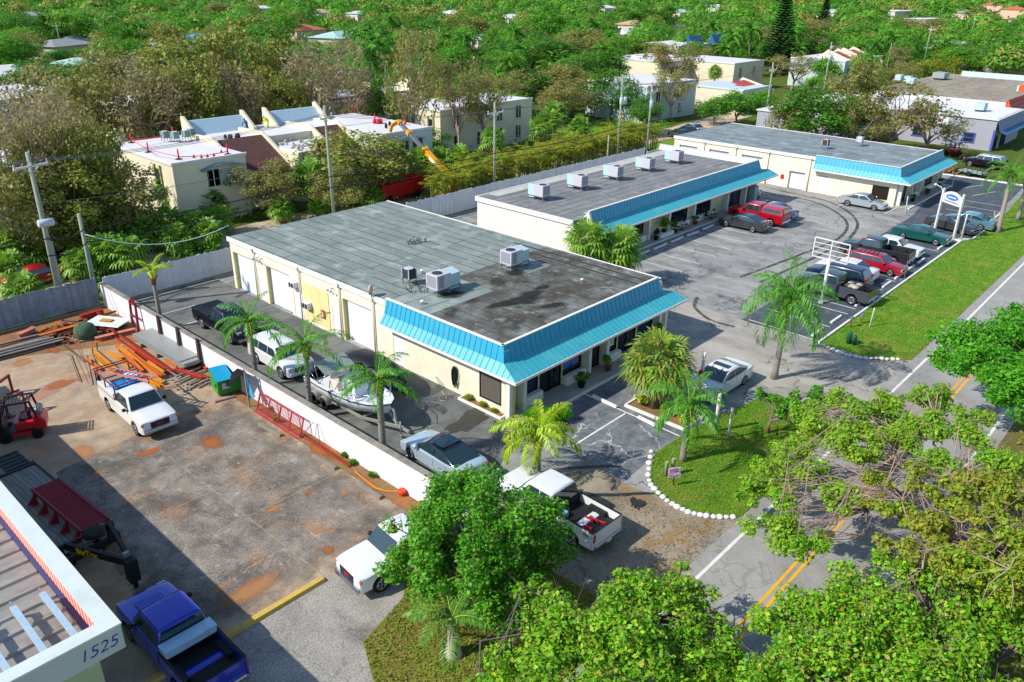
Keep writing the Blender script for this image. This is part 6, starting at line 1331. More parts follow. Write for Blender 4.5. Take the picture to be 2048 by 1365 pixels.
for i, (p, lab) in enumerate([((29.3, 34.1, 4.07), 'small white vent stub by the side awning edge of the first roof'), ((39.2, 29.6, 4.07), 'small white vent stub among the black stains on the first roof'), ((33.0, 38.3, 4.07), 'small grey vent stub behind the small black condenser')]):
 m = MB(); m.lathe([(.07, 0), (.07, .16), (.12, .17), (.1, .24)], (0, 0, 0), 10); tag(m.build('roof_vent', TRIM, loc=p), lab, 'vent')
di = thing('satellite_dish', 'rusty satellite dish on top of the downpipe behind the side awning', 'dish', (28.0, 37.35, 4.0)); m = MB(); m.tube([(0, 0, -.1), (0, 0, .35)], .035, 8); m.build('mast', GALV, di)
m = MB(); m.lathe([(.02, 0), (.22, .05), (.36, .14)], (0, -.1, .5), 16, 'y'); m.build('reflector', mat('stained_dish', '#c8b49a', .6, var=.25, scale=3, dirt=.6, dirtcol='#b0702c'), di, rotz=.5)
hz = thing('garden_hose', 'black coiled hose hanging on the cream side wall by the blinded window', 'hose', (28.0, 30.0, 1.3)); m = MB()
for k in range(7):
 rr = .26 + .03 * (k % 3); m.tube([(.05 - .02 * (k % 3), rr * .55 * math.sin(t_ * .5236) + .03 * k - .1, -.1 + (rr + .12 + .06 * (k % 4)) * math.cos(t_ * .5236) * (1.0 if math.cos(t_ * .5236) > 0 else 1.5)) for t_ in range(13)], .022, 5, False)
m.build('coil', BLK, hz); m = MB(); m.box(.05, -.12, .2, .14, .12, .32); m.build('bracket', GALV, hz)
m = MB(); m.tube([(27.95, 30.7, .03), (27.6, 30.6, .03), (27.3, 29.9, .03), (27.0, 29.6, .03), (26.8, 29.9, .03), (27.0, 30.2, .03)], .03, 6); tag(m.build('hose_end', mat('beige_hose', '#a59a86', .7)), 'loose pale hose end curling on the asphalt below the hose coil', 'hose')
# ================================================================ SMALL THINGS IN THE LOTS
WSTOP = mat('painted_wheel_stop', '#d9d8d4', .8, var=.06, dirt=.25, dirtcol='#9a968e')
def wheel_stop(label, a, b, m_=None, wd=.2, h=.14, group=None):
 a = Vector((*a, 0)); b = Vector((*b, 0)); mid = (a + b) / 2; L = (b - a).length; m = MB(); m.prof([(-wd/2, 0), (wd/2, 0), (wd*.36, h), (-wd*.36, h)], -L/2, L/2, 'x')
 o = m.build('wheel_stop', m_ or WSTOP, loc=(mid.x, mid.y, .015), rotz=math.atan2((b-a).y, (b-a).x), bevel=.015); return tag(o, label, 'wheel stop', group)
wheel_stop('white wheel stop half in the shade of the first shop awning', (33.3, 23.9), (33.15, 22.1)); wheel_stop('white wheel stop at the lawn end of the white stall line', (33.1, 20.6), (32.95, 19.1))
BN = ['by the two full fan palms', 'second along the middle shop walkway', 'third along the middle shop walkway', 'fourth along the middle shop walkway', 'nearest the charcoal sedan']
for i, (p, q) in enumerate([((56.78, 36.91), (58.71, 36.99)), ((59.40, 36.92), (61.62, 37.02)), ((62.32, 36.97), (64.49, 37.03)), ((65.19, 37.01), (67.15, 36.93)), ((68.03, 37.00), (70.18, 37.07))]): wheel_stop('white wheel stop ' + BN[i], p, q, group='wheel stops before the middle shop building')
BN2 = ['nearest the driveway mouth', 'second from the driveway mouth', 'behind the grey loaded pickup', 'behind the dark blue suv', 'behind the white sedan', 'in front of the crimson wagon', 'behind the graphite pickup', 'in front of the old white saloon', 'in front of the teal green saloon']
for i, x in enumerate((51.6, 54.8, 59.3, 62.1, 64.9, 67.7, 70.5, 73.3, 78.9)): wheel_stop('white wheel stop along the low kerb ' + BN2[i], (x - .9, 18.35), (x + .9, 18.35), group='wheel stops along the kerb row')
YW = mat('worn_yellow_kerb', '#c2a44a', .9, var=.15, scale=3, dirt=.7, dirtcol='#8f8470')
m = MB(); m.prof([(-.17, 0), (.17, 0), (.12, .13), (-.12, .13)], 6.3, 13.45, 'x'); tag(m.build('kerb_bar', YW, loc=(0, 22.32, .01)), 'long worn yellow kerb bar across the yard by the amber lamp pickup', 'kerb')
GW = mat('old_concrete_stop', '#7f786c', .95, var=.2, dirt=.5, dirtcol='#5a5046')
for i, (a, b, lab) in enumerate([((18.2, 34.9), (18.35, 33.0), 'old concrete wheel stop by the leaning red railing'), ((18.4, 30.2), (18.5, 28.4), 'old concrete wheel stop below the white wall, middle one'), ((18.5, 26.6), (18.5, 24.9), 'old concrete wheel stop nearest the bright round tree')]): wheel_stop(lab, a, b, GW, .24, .15)
STONE = mat('white_painted_stone', '#d6d6d2', .85, var=.1, bump=.4, dirt=.3, dirtcol='#8d897e')
def stone(loc, r, seed):
 rr = random.Random(seed); m = MB(); n = 9; vs = []; prof = [(.6, -.3), (1.0, .05), (.85, .45), (.45, .72)]
 for k, (a, z) in enumerate(prof):
  for i in range(n): t_ = 6.283 * i / n; j = 1 + rr.uniform(-.14, .14); vs.append((a*j*math.cos(t_)*r, a*j*math.sin(t_)*r, z*r))
 vs.append((0, 0, .8*r)); fs = [(k*n+i, k*n+(i+1)%n, (k+1)*n+(i+1)%n, (k+1)*n+i) for k in range(3) for i in range(n)] + [(3*n+i, 3*n+(i+1)%n, 4*n) for i in range(n)]
 m.add(vs, fs, True); return m
stp = [(30.63, 18.09), (30.16, 17.83), (29.66, 17.56), (29.19, 17.28), (28.73, 17.00), (28.37, 16.70), (28.12, 16.42), (27.94, 16.13), (27.80, 15.81), (27.67, 15.48), (27.58, 15.18), (27.51, 14.86), (27.47, 14.57), (27.48, 14.28), (27.49, 14.00), (27.58, 13.74), (27.68, 13.49), (27.80, 13.25), (27.99, 13.00), (28.16, 12.77), (28.36, 12.56), (28.57, 12.34)]
stp2 = [(49.77, 17.07), (49.64, 16.74), (49.54, 16.40), (49.52, 16.09), (49.40, 15.77), (49.38, 15.47), (49.41, 15.22), (49.51, 14.90), (49.59, 14.60), (49.74, 14.34), (50.00, 14.08), (50.22, 13.84), (50.40, 13.56), (50.57, 13.27), (50.83, 13.01), (51.08, 12.76)]
proto_s = [stone((0, 0), .16, i).build('edging_stone', STONE) for i in range(4)]
for lst, lab, grp in ((stp, 'small white painted stone edging the lawn island', 'white stones round the lawn island'), (stp2, 'small white painted stone edging the grass verge', 'white stones at the verge corner')):
 for i, p in enumerate(lst):
  o = proto_s[i % 4].copy(); COL.objects.link(o); o.location = (p[0], p[1], .03); o.rotation_euler = (0, 0, i * 1.7); s_ = .85 + .4 * ((i * 7) % 5) / 5; o.scale = (s_, s_, s_); tag(o, lab, 'stone', grp)
for o in proto_s: bpy.data.objects.remove(o)
def post(label, p, h, r_, m_, cap=True, lean=(0, 0), name='post'):
 m = MB(); m.tube([(0, 0, -.02), (lean[0], lean[1], h - .06), (lean[0], lean[1], h)], [r_, r_, r_ * (.4 if cap else 1)], 10); return tag(m.build(name, m_, loc=(p[0], p[1], 0)), label, 'post')
WPOST = mat('weathered_white_post', '#d5d2cc', .8, var=.08, scale=4, dirt=.5, dirtcol='#8d877c'); GREENP = mat('mossy_timber', '#8d9668', .95, var=.2, scale=4)
post('taller white post on the lawn island, nearer the white sedan', (34.74, 16.76), 2.35, .1, WPOST); post('thinner white post on the lawn island, nearer the road', (34.58, 15.89), 1.87, .07, WPOST, False)
post('left stubby mossy post behind the small pink notice', (29.27, 16.37), .85, .09, GREENP, False); post('right stubby mossy post behind the small pink notice', (29.60, 16.21), .95, .09, GREENP, False)
post('rusty stake standing in the grass by the shrub', (36.77, 14.21), .55, .04, RUSTY, False); post('dark stake in the lawn at the roadside shrub', (36.53, 14.61), .5, .06, RUSTY, False)
ns = thing('notice_sign', 'small pink and white notice on a black stake at the lawn edge', 'sign', (28.80, 15.65)); m = MB(); m.bar((0, 0, 0), (0, 0, .55), .04); m.build('stake', BLK, ns)
NB = NT('pink_notice'); NB.base(NB.mix(NB.ramp(NB.noise(16, 2), [(.45, 0.0), (.6, 1.0)]), '#d8cfe0', '#c06aa8'), .6); m = MB(); m.box(-.3, -.02, .5, .3, .02, 1.05); nb = m.build('board', NB.m, ns); ns.rotation_euler = (0, 0, -.7)
lettering_bars(ns, -.22, .22, -.022, [(.92, .05, .05), (.82, .05, .02), (.58, .04, .02)], mat('purple_lettering', '#7a2f6a', .7), 21)
# white pole with signal arm in the planter, blank sign frame, association sign
sp_ = thing('sign_pole', 'tall pale pole with small red fittings beside the shaggy fan palm planter', 'pole', (37.02, 19.12)); m = MB(); m.tube([(0, 0, 0), (0, 0, 3.2)], .1, 10); m.build('pole', WPOST, sp_)
m = MB(); m.box(-.22, -.12, 1.9, -.08, .1, 2.1); m.box(-.25, -.1, 1.1, -.1, .1, 1.35); m.build('fittings', REDP, sp_)
bs = thing('blank_sign_frame', 'empty white steel sign frame on a post in the right hand lot', 'sign', (57.27, 20.51)); m = MB(); m.tube([(0, 0, 0), (.05, 0, 3.6)], .12, 10); m.box(-.16, -.16, .0, .16, .16, .25); m.box(.1, -.1, .7, .25, .1, 1.0); m.build('post', WPOST, bs)
FRW = mat('white_steel_frame', '#cfcdc9', .6, var=.05, dirt=.2); m = MB(); z0, z1, y0, y1 = 3.45, 4.9, -1.35, 1.35
for z in (z0, z1): m.bar((.05, y0, z), (.05, y1, z), .08)
for y in (y0, 0, y1): m.bar((.05, y, z0), (.05, y, z1), .08)
for k in (1, 2, 3): m.bar((.05, y0, z0 + (z1 - z0) * k / 4), (.05, y1, z0 + (z1 - z0) * k / 4), .045)
m.build('frame', FRW, bs); bs.rotation_euler = (0, 0, -.08)
asg = thing('post_sign', 'white two-post sign with a blue oval at the end of the kerb row', 'sign', (82.9, 18.0, 0), R(-58)); L_ = 2.3
pa, pb = (83.79, 20.43), (82.42, 18.30); asg.location = (pa[0], pa[1], 0); dx, dy = pb[0] - pa[0], pb[1] - pa[1]; L_ = math.hypot(dx, dy); asg.rotation_euler = (0, 0, math.atan2(dy, dx))
m = MB()
for x in (0, L_): m.box(x - .09, -.09, 0, x + .09, .09, 4.25); m.lathe([(.1, 4.25), (.12, 4.3), (.02, 4.42)], (x, 0, 0), 8)
m.build('posts', FRW, asg); m = MB(); pr = [(x, 3.9 + .42 * math.sin(math.pi * (x - .1) / (L_ - .2)) ** .8) for x in [.1 + (L_ - .2) * i / 12 for i in range(13)]]; m.prof([(.1, 3.1), (L_ - .1, 3.1)] + list(reversed(pr)), -.05, .05, 'y'); m.build('board', FRW, asg, bevel=.02)
m = MB(); c_ = [(L_/2 + L_ * .3 * math.cos(6.283*i/24), 3.78 + .27 * math.sin(6.283*i/24)) for i in range(24)]; m.prof(c_, -.062, -.05, 'y'); m.build('blue_oval', mat('sign_blue', '#2a62b8', .5), asg)
lettering_bars(asg, L_ * .28, L_ * .72, -.064, [(3.7, .15, .05)], LETW, 31); lettering_bars(asg, .3, L_ - .3, -.054, [(3.28, .13, .05)], mat('sign_blue_letters', '#5a7fb0', .6), 32)
m = MB(); m.tube([(0, 0, 3.9), (-.3, -.1, 4.4), (-.8, -.25, 4.55)], .04, 6); m.lathe([(.05, 0), (.16, .05), (.12, .18)], (-.9, -.28, 4.45), 10); m.build('lamp_arm', FRW, asg)
post('thin white post at the grass edge right of the blue oval sign', (82.41, 17.64), 2.6, .08, WPOST, False)
post('white post leaning at the far kerb, first', (90.02, 16.70), 1.5, .07, WPOST, False, (.5, .3)); post('white post leaning at the far kerb, second', (96.75, 17.19), 1.5, .07, WPOST, False, (.5, .3)); post('white post at the walkway end of the farthest shop building', (89.40, 24.98), 1.7, .06, WPOST, False, (.3, .2)); post('white post standing by the kerb near the small trailer', (104.89, 24.82), 1.9, .06, WPOST, False, (.2, .1))
vp = thing('utility_stakes', 'two rusty meter stakes on the grass verge', 'stakes', (54.21, 17.10)); m = MB(); m.bar((0, 0, 0), (0, 0, .75), .08); m.bar((1.2, -.3, 0), (1.2, -.3, .7), .08); m.build('stake', RUSTY, vp); m = MB(); m.box(-.12, -.1, .6, .15, .1, .8); m.box(1.08, -.4, .5, 1.35, -.2, .75); m.build('meter_box', GALV, vp)
post('leaning weathered stake on the grass verge', (55.19, 16.10), 1.41, .05, WPOST, False, (.2, .0))
cc = thing('utility_pedestal', 'three dark green utility pedestals huddled on the verge corner', 'pedestal', (51.31, 16.06)); m = MB()
for x, y, h in ((0, 0, .85), (.3, .15, .6), (.1, -.3, .65)): m.lathe([(.13, 0), (.13, h), (.06, h + .06)], (x, y, 0), 10)
m.build('pedestals', mat('dark_green_pedestal', '#1c4a3a', .5), cc)
post('thin pole at the kerb beside the crimson wagon', (67.00, 17.72), 1.67, .04, GALV, False)
m = MB(); m.box(-.45, -.3, .11, .45, .3, 1.95); tag(m.build('vending_machine', mat('teal_grey_cabinet', '#7fa0a4', .5, var=.08), loc=(81.2, 38.5, 0), bevel=.04), 'tall teal grey cabinet at the end of the middle shop walkway', 'cabinet')
for i, (x, y, lab) in enumerate([(72.0, 38.35, 'round white table with dark chairs before the middle shop windows'), (66.4, 38.4, 'small round table on the middle shop walkway')]):
 tb = thing('cafe_table', lab, 'table', (x, y, .11)); m = MB(); m.lathe([(.4, .68), (.42, .7), (.4, .73)], (0, 0, 0), 16); m.build('table_top', TRIM, tb); m = MB(); m.tube([(0, 0, 0), (0, 0, .68)], .04, 8); m.lathe([(.25, 0), (.2, .03)], (0, 0, 0), 10); m.build('leg', BLK, tb)
 for k, (dx, dy) in enumerate(((-.7, .05), (.7, -.02))):
  ch_ = thing('cafe_chair', ('left' if dx < 0 else 'right') + ' dark chair at the ' + ('white round table' if i == 0 else 'small round table') + ' on the walkway', 'chair', (x + dx, y + dy, .11)); m = MB(); m.box(-.2, -.2, .4, .2, .2, .45); m.build('seat', BLK, ch_); m = MB(); m.box(-.2, .17, .45, .2, .21, .85); m.build('backrest', BLK, ch_)
  m = MB()
  for a in (-.17, .17):
   for b in (-.17, .17): m.bar((a, b, 0), (a, b, .4), .035)
  m.build('legs', BLK, ch_)
# ================================================================ STEEL YARD
O1 = mat('orange_primer_steel', '#c4661c', .65, var=.18, scale=2, dirt=.3, dirtcol='#8f4a1c'); O2 = mat('yellow_orange_steel', '#c9821f', .65, var=.15, scale=2, dirt=.3, dirtcol='#94581c'); O3 = mat('red_primer_steel', '#9c2f22', .65, var=.15, scale=2, dirt=.25, dirtcol='#6a2a1c'); O4 = mat('bright_red_orange_steel', '#c8401c', .6, var=.15, scale=2, dirt=.25, dirtcol='#8a3418'); GS = mat('grey_steel_sheet', '#9a9c98', .5, .3, var=.1, scale=2, dirt=.25, dirtcol='#7d7464'); LUM = mat('grey_lumber', '#857d74', .9, var=.2, scale=3)
def ibeam(label, a, b, m_, z=.0, w_=.2, h=.2, kind='H', name='steel_beam', group='steel beams lying in the yard'):
 a = Vector((*a, 0)); b = Vector((*b, 0)); L = (b - a).length; m = MB(); t_ = .03
 if kind == 'H': m.box(0, -w_/2, 0, L, w_/2, t_); m.box(0, -w_/2, h - t_, L, w_/2, h); m.box(0, -t_/2, t_, L, t_/2, h - t_)
 elif kind == 'C': m.box(0, -w_/2, 0, L, w_/2, t_); m.box(0, -w_/2, t_, L, -w_/2 + t_, h); m.box(0, w_/2 - t_, t_, L, w_/2, h)
 else: m.box(0, -w_/2, 0, L, w_/2, h)
 o = m.build(name, m_, loc=(a.x, a.y, z + .01), rotz=math.atan2((b-a).y, (b-a).x)); return tag(o, label, 'beam', group)
Y = lambda c: None
bm = [((15.79, 50.64), (15.61, 46.55), O2, .0, .24, 'H', 'yellow orange beam nearest the blue-covered truck'), ((15.54, 49.63), (15.40, 46.57), O2, 0, .16, 'C', 'short yellow orange channel behind the truck rack'), ((15.03, 49.64), (15.01, 47.36), O1, 0, .2, 'H', 'short orange beam touching the truck rack'), ((16.35, 49.86), (16.56, 48.07), O2, 0, .22, 'H', 'stubby yellow orange beam by the crossed rods'),
      ((17.17, 50.32), (16.59, 45.35), O1, 0, .26, 'H', 'long orange beam in the middle of the pile'), ((17.10, 49.62), (17.18, 43.79), O2, .0, .3, 'H', 'wide yellow orange beam in the middle of the pile'), ((17.22, 48.86), (16.97, 43.73), O1, .2, .2, 'C', 'orange channel on the wide yellow beam'), ((17.84, 51.90), (17.75, 43.87), O3, .22, .12, 'C', 'thin long dark red channel lying over the pile'), ((17.64, 51.88), (17.63, 44.08), O3, .05, .1, 'C', 'second thin long dark red channel beside the first'),
      ((18.00, 51.04), (17.86, 47.46), O3, 0, .1, 'B', 'thin red bar crossing the sandy gap'), ((18.66, 49.69), (19.20, 44.04), O1, 0, .3, 'H', 'broad orange beam beside the grey panels'), ((19.27, 51.26), (19.51, 42.93), O4, .0, .26, 'H', 'long red orange beam nearest the grey panels'), ((18.54, 48.36), (19.00, 45.97), mat('pale_orange_bar', '#d88a5a', .6), .3, .1, 'B', 'pale orange bar on top of the broad beam'), ((18.34, 45.94), (18.45, 44.02), O1, 0, .26, 'H', 'short orange beam by the grey rubble grid'),
      ((16.41, 44.96), (16.79, 42.99), O2, 0, .26, 'H', 'yellow beam end by the dumpster side'), ((16.27, 44.45), (16.39, 42.77), O2, 0, .24, 'C', 'yellow channel end nearest the white truck cab'), ((18.55, 50.94), (18.79, 49.11), O3, 0, .09, 'B', 'short red bar near the corrugated sheets'), ((17.78, 49.04), (17.78, 44.91), O4, 0, .12, 'C', 'thin bright channel between the orange beams'), ((18.01, 44.08), (18.61, 41.85), O3, .12, .2, 'H', 'dark red beam resting on the rubble grid'), ((18.39, 43.89), (19.01, 41.72), O3, .1, .12, 'C', 'pinkish red channel behind the dumpster'),
      ((11.82, 55.14), (17.73, 55.16), O1, 0, .34, 'H', 'very long orange beam along the back of the yard'), ((11.64, 54.57), (17.48, 54.54), mat('dark_brown_steel', '#3e2c26', .7, var=.2), 0, .26, 'H', 'very long dark beam in front of the orange one'), ((13.24, 55.91), (14.40, 56.47), mat('salmon_steel', '#c07a66', .7, var=.15), .1, .4, 'H', 'short salmon beam end at the back of the yard'), ((17.29, 56.36), (18.81, 56.50), O3, .1, .4, 'B', 'dark red box section by the white wall corner'), ((16.55, 52.07), (19.04, 51.74), mat('salmon_steel', '#c07a66'), 0, .36, 'H', 'salmon beam under the corrugated sheets'),
      ((18.43, 56.49), (17.66, 51.39), O3, .3, .14, 'C', 'red channel end under the corrugated sheets'), ((19.20, 32.57), (19.10, 28.10), mat('rusty_red_channel', '#8a3a26', .8, var=.2), 0, .16, 'C', 'rusty red channel lying at the foot of the white wall'), ((17.80, 38.89), (18.92, 38.67), LUM, 0, .12, 'B', 'short grey timber in front of the dumpster')]
bm += [((16.37, 48.57), (16.44, 46.58), O2, 0, .18, 'C', 'yellow channel between the crossed rods and the middle beams'), ((17.93, 49.98), (17.91, 46.17), O1, .0, .2, 'H', 'orange beam in the shadow of the thin red channels'), ((19.24, 48.65), (19.47, 45.60), O4, .26, .14, 'C', 'red orange channel stacked on the broad beam'), ((17.26, 45.93), (17.28, 43.87), O2, .3, .16, 'H', 'yellow beam stacked over the wide yellow beam')]
for a, b, m_, z, w_, k, lab in bm: ibeam(lab, a, b, m_, z, w_, w_ * .8, k)
gp = thing('sheet_stack', 'long stack of grey metal panels against the white wall', 'panels', (17.9, 41.6, 0)); m = MB(); r = random.Random(5)
for k in range(9): m.box(-.6 + r.uniform(-.12, .12), -.2 + r.uniform(-.3, .3), .25 + k * .055, .55 + r.uniform(-.2, .2), 6.0 + r.uniform(-.5, .4), .28 + k * .055)
m.build('panels', GS, gp); m = MB()
for y in (.6, 3, 5.2): m.box(-.7, y, 0, .7, y + .15, .25)
m.build('bearers', LUM, gp); pz = (19.32, 43.82); gp.location = (pz[0] - .35, pz[1], 0); gp.rotation_euler = (0, 0, .02)
co = thing('corrugated_sheets', 'silver corrugated sheets lying tilted on red channels', 'sheets', (18.14, 53.87)); m = MB(); n = 14
for k in range(n): m.prof([(-.75 + k*.11, .42), (-.72 + k*.11, .47), (-.67 + k*.11, .47), (-.64 + k*.11, .42)], -1.3, 1.3, 'y')
m.box(-.76, -1.3, .4, .8, 1.3, .42); m.build('sheets', mat('silver_corrugated', '#b9c6c4', .4, .3, var=.08), co); co.rotation_euler = (0, 0, .55)
m = MB(); m.box(-.2, -.35, .48, .2, .5, .55); m.build('orange_offcut', O2, co)
bu = thing('netted_bundle', 'dark green netted bundle on the ground by the steel beams', 'bundle', (16.38, 53.16)); m = MB(); m.lathe([(.5, 0), (.68, .2), (.72, .5), (.6, .85), (.3, 1.05)], (0, 0, 0), 18); m.build('netting', mat('camouflage_netting', '#3f5a44', .95, var=.5, scale=9, bump=1.0, bscale=14), bu); m = MB(); m.box(-.7, -.6, 0, .7, .6, .1); m.build('pallet', LUM, bu)
lu = thing('timber_pile', 'pile of grey planks along the weathered fence', 'timber', (12.6, 54.2, 0)); m = MB(); r = random.Random(6)
for k in range(26): x = r.uniform(-2.4, -1.6); y = r.uniform(-.9, .9); z = .05 + .09 * (k // 7); m.box(x, y, z, x + r.uniform(3.2, 4.6), y + .14, z + .07)
m.build('planks', LUM, lu); lu.rotation_euler = (0, 0, -.05)
ss = thing('scrap_pile', 'heap of rusty scrap and offcuts in the back corner of the yard', 'scrap', (16.9, 54.6, 0)); m = MB()
for k in range(46): a = Vector((r.uniform(-1.9, 1.9), r.uniform(-1.8, 1.6), .05 + r.random()*.25)); d_ = Vector((r.uniform(-1, 1), r.uniform(-1, 1), r.uniform(-.1, .1))); m.bar(a, a + d_ * r.uniform(.4, 1.1), r.uniform(.05, .14))
m.build('offcuts', RUSTY, ss); m = MB()
for k in range(14): a = Vector((r.uniform(-1.9, 1.9), r.uniform(-1.8, 1.6), .12)); m.box(a.x, a.y, .1, a.x + r.uniform(.2, .7), a.y + r.uniform(.2, .5), .14 + .1 * r.random())
m.build('plates', mat('brick_red_scrap', '#8a4638', .85, var=.3), ss)
sl_ = thing('scrap_pile', 'dark tangle of scrap at the left end of the weathered fence', 'scrap', (9.2, 55.4, 0)); m = MB()
for k in range(46): a = Vector((r.uniform(-3.4, 2.4), r.uniform(-1.1, 1.4), .05 + r.random()*.3)); d_ = Vector((r.uniform(-1, 1), r.uniform(-.5, .5), r.uniform(-.1, .1))); m.bar(a, a + d_ * r.uniform(.5, 1.6), r.uniform(.06, .16))
m.build('offcuts', mat('dark_scrap', '#5a3f42', .85, var=.35), sl_)
rg_ = thing('rubble_grid', 'grey timber grid and rubble between the red beams and dumpster', 'rubble', (17.99, 42.30)); m = MB()
for k in range(12): a = Vector((r.uniform(-.9, .9), r.uniform(-1.2, 1.2), .06 + r.random()*.12)); m.bar(a - Vector((.5, .1, 0)), a + Vector((.5, .1, 0)), .1, .08)
for k in range(30): a = (r.uniform(-1, 1), r.uniform(-1.4, 1.4)); s_ = r.uniform(.05, .14); m.box(a[0], a[1], 0, a[0] + s_, a[1] + s_, s_)
m.build('timbers', LUM, rg_)
af = thing('house_shaped_gantry', 'dark red house shaped steel frame leaning against the white wall', 'frame', (19.25, 51.2, 0)); pz = (19.20, 52.11, -0.05); af.location = (pz[0], pz[1], 0); m = MB(); FRD = mat('maroon_steel', '#7a1c26', .6, var=.12)
for y in (-.42, .42): m.bar((0, y, 0), (.12, y, 1.9), .13)
m.bar((.1, -.42, 1.9), (.14, 0, 2.3), .13); m.bar((.1, .42, 1.9), (.14, 0, 2.3), .13); m.bar((.12, -.42, 1.88), (.12, .42, 1.88), .11); m.bar((.06, -.5, 1.0), (.06, .5, 1.0), .11); m.build('frame', FRD, af)
for i, (p, lab) in enumerate([((19.45, 48.76, 1.29), 'dark steel post leaning on the white wall behind the grey panels, farthest'), ((19.45, 46.15, 1.15), 'dark steel post leaning on the white wall, middle of the three'), ((19.45, 43.56, 1.06), 'dark steel post leaning on the white wall, nearest of the three')]):
 m = MB(); m.bar((0, 0, 0), (.06, 0, 1.95), .26, .12, (1, 0, 0)); tag(m.build('leaning_post', mat('dark_brown_post', '#3a2420', .7), loc=(19.4, p[1], 0)), lab, 'post')
for i, (a, b, z, lab) in enumerate([((9.22, 45.19), (10.19, 45.44), 1.15, 'near maroon steel trestle at the left edge of the yard'), ((9.21, 47.27), (10.39, 48.26), 1.1, 'far maroon steel trestle at the left edge of the yard')]):
 t = thing('trestle', lab, 'trestle', (a[0], a[1], 0)); dx, dy = b[0] - a[0], b[1] - a[1]; m = MB(); m.bar((-.15*dx, -.15*dy, z), (dx*1.05, dy*1.05, z), .12); m.build('top_rail', FRD, t)
 for q in (0, 1): m = MB(); m.bar((dx*q, dy*q, 0), (dx*q, dy*q, z), .12); m.bar((dx*q - .35, dy*q - .1, .03), (dx*q + .35, dy*q + .1, .03), .08); m.build('leg', FRD, t)
for i, (a, b, z0, z1, lab) in enumerate([((14.55, 51.06), (13.52, 46.81), .1, .1, 'first thin rusty rod on the concrete by the truck'), ((14.68, 50.61), (13.74, 46.05), .6, .2, 'thin rusty rod crossing the others near the truck'), ((15.60, 52.37), (14.00, 46.42), .9, .3, 'long thin rusty rod pointing at the truck tail'), ((14.86, 53.13), (14.55, 48.71), .05, .4, 'thin rusty rod farthest from the truck'), ((15.16, 51.72), (14.44, 48.14), .8, .5, 'short thin rusty rod in the crossed bunch')]):
 m = MB(); m.bar((*a, z0), (*b, z1), .035); tag(m.build('steel_rod', RUSTY), lab, 'rod', 'crossed rusty rods')
DGR = mat('dumpster_green', '#2f8a34', .5, var=.1, scale=2, dirt=.3, dirtcol='#6a5a3a'); dm = thing('dumpster', 'green rubbish skip with one blue lid open by the white wall', 'dumpster', (18.28, 39.33), R(-12)); m = MB()
W_, D_, H_ = 1.75, 1.35, 1.25
pz = [(0, 0), (W_, 0), (W_, D_), (0, D_)]
m.add([(0, 0, .1), (W_, 0, .1), (W_, D_, .1), (0, D_, .1), (0, -.12, H_ * .8), (W_, -.12, H_ * .8), (W_, D_, H_), (0, D_, H_), (.06, -.04, H_ * .8), (W_ - .06, -.04, H_ * .8), (W_ - .06, D_ - .06, H_), (.06, D_ - .06, H_), (.06, .06, .5), (W_ - .06, .06, .5), (W_ - .06, D_ - .06, .5), (.06, D_ - .06, .5)],
      [(0, 3, 2, 1), (0, 1, 5, 4), (1, 2, 6, 5), (2, 3, 7, 6), (3, 0, 4, 7), (4, 5, 9, 8), (5, 6, 10, 9), (6, 7, 11, 10), (7, 4, 8, 11), (8, 9, 13, 12), (9, 10, 14, 13), (10, 11, 15, 14), (11, 8, 12, 15), (12, 13, 14, 15)]); m.build('bin', DGR, dm)
m = MB()
for s in (-.07, W_): m.box(s, .2, .55, s + .07, D_ - .3, .75)
m.build('fork_pockets', DGR, dm); BLID = mat('blue_plastic_lid', '#1a9ac4', .5, var=.08); m = MB(); m.add([(-.03, -.15, H_*.82), (W_*.52, -.15, H_*.82), (W_*.52, D_, H_ + .06), (-.03, D_, H_ + .06)], [(0, 1, 2, 3)])
for k in range(7): m.bar((k*W_*.52/6, -.13, H_*.82 + .01), (k*W_*.52/6, D_, H_ + .07), .05, .03)
m.build('lid', BLID, dm); m = MB(); m.add([(.25, -.07, .45), (.7, -.07, .45), (.7, -.125, .85), (.25, -.125, .85)], [(0, 1, 2, 3)]); m.build('label', mat('pale_label', '#b8d0c8', .7), dm, fix=False)
m = MB(); r2 = random.Random(2)
for k in range(14): m.lathe([(.05, -.1), (.2, -.02), (.16, .12)], (r2.uniform(.3, W_ - .25), r2.uniform(.2, D_ - .25), .62 + r2.random()*.25), 8)
m.build('rubbish', mat('rubbish_bags', '#8fa4b8', .6, var=.7, scale=3), dm)
lp = thing('scrap_sheets', 'black ribbed panel and blue sheet leaning on the white wall beside the skip', 'panels', (0, 0, 0)); A_, B_, C_, D_ = [Vector(q) for q in ((19.00, 40.40, 0.21), (18.55, 38.52, 0.88), (18.90, 37.08, 2.23), (19.40, 38.84, 1.59))]
m = MB(); m.add([A_, B_, C_, D_], [(0, 1, 2, 3)])
for k in range(8): m.bar(A_.lerp(B_, k / 7), D_.lerp(C_, k / 7), .07, .05)
m.build('black_panel', BLK, lp, fix=False); E_, F_ = Vector((19.20, 36.78, 0.54)), Vector((18.75, 36.46, 0.90)); m = MB(); m.bar(C_.lerp(D_, .3), E_.lerp(F_, .5), .42, .05, (1, 0, 0)); m.build('blue_sheet', mat('blue_sheet', '#3f9ac4', .5), lp, fix=False)
m = MB(); m.bar(C_, (C_.x, C_.y, 0), .08); m.bar(A_, (A_.x, A_.y, 0), .08); m.build('props', LUM, lp)
ra = thing('red_railing', 'long red balustrade leaning against the white wall', 'railing', (19.0, 35.0, 0)); a, b = (18.95, 36.40, 0.85), (18.95, 32.21, 0.45); ra.location = (18.95, a[1], 0); dl = b[1] - a[1]; m = MB(); RR = mat('pinkish_red_railing', '#a8283c', .55, var=.1)
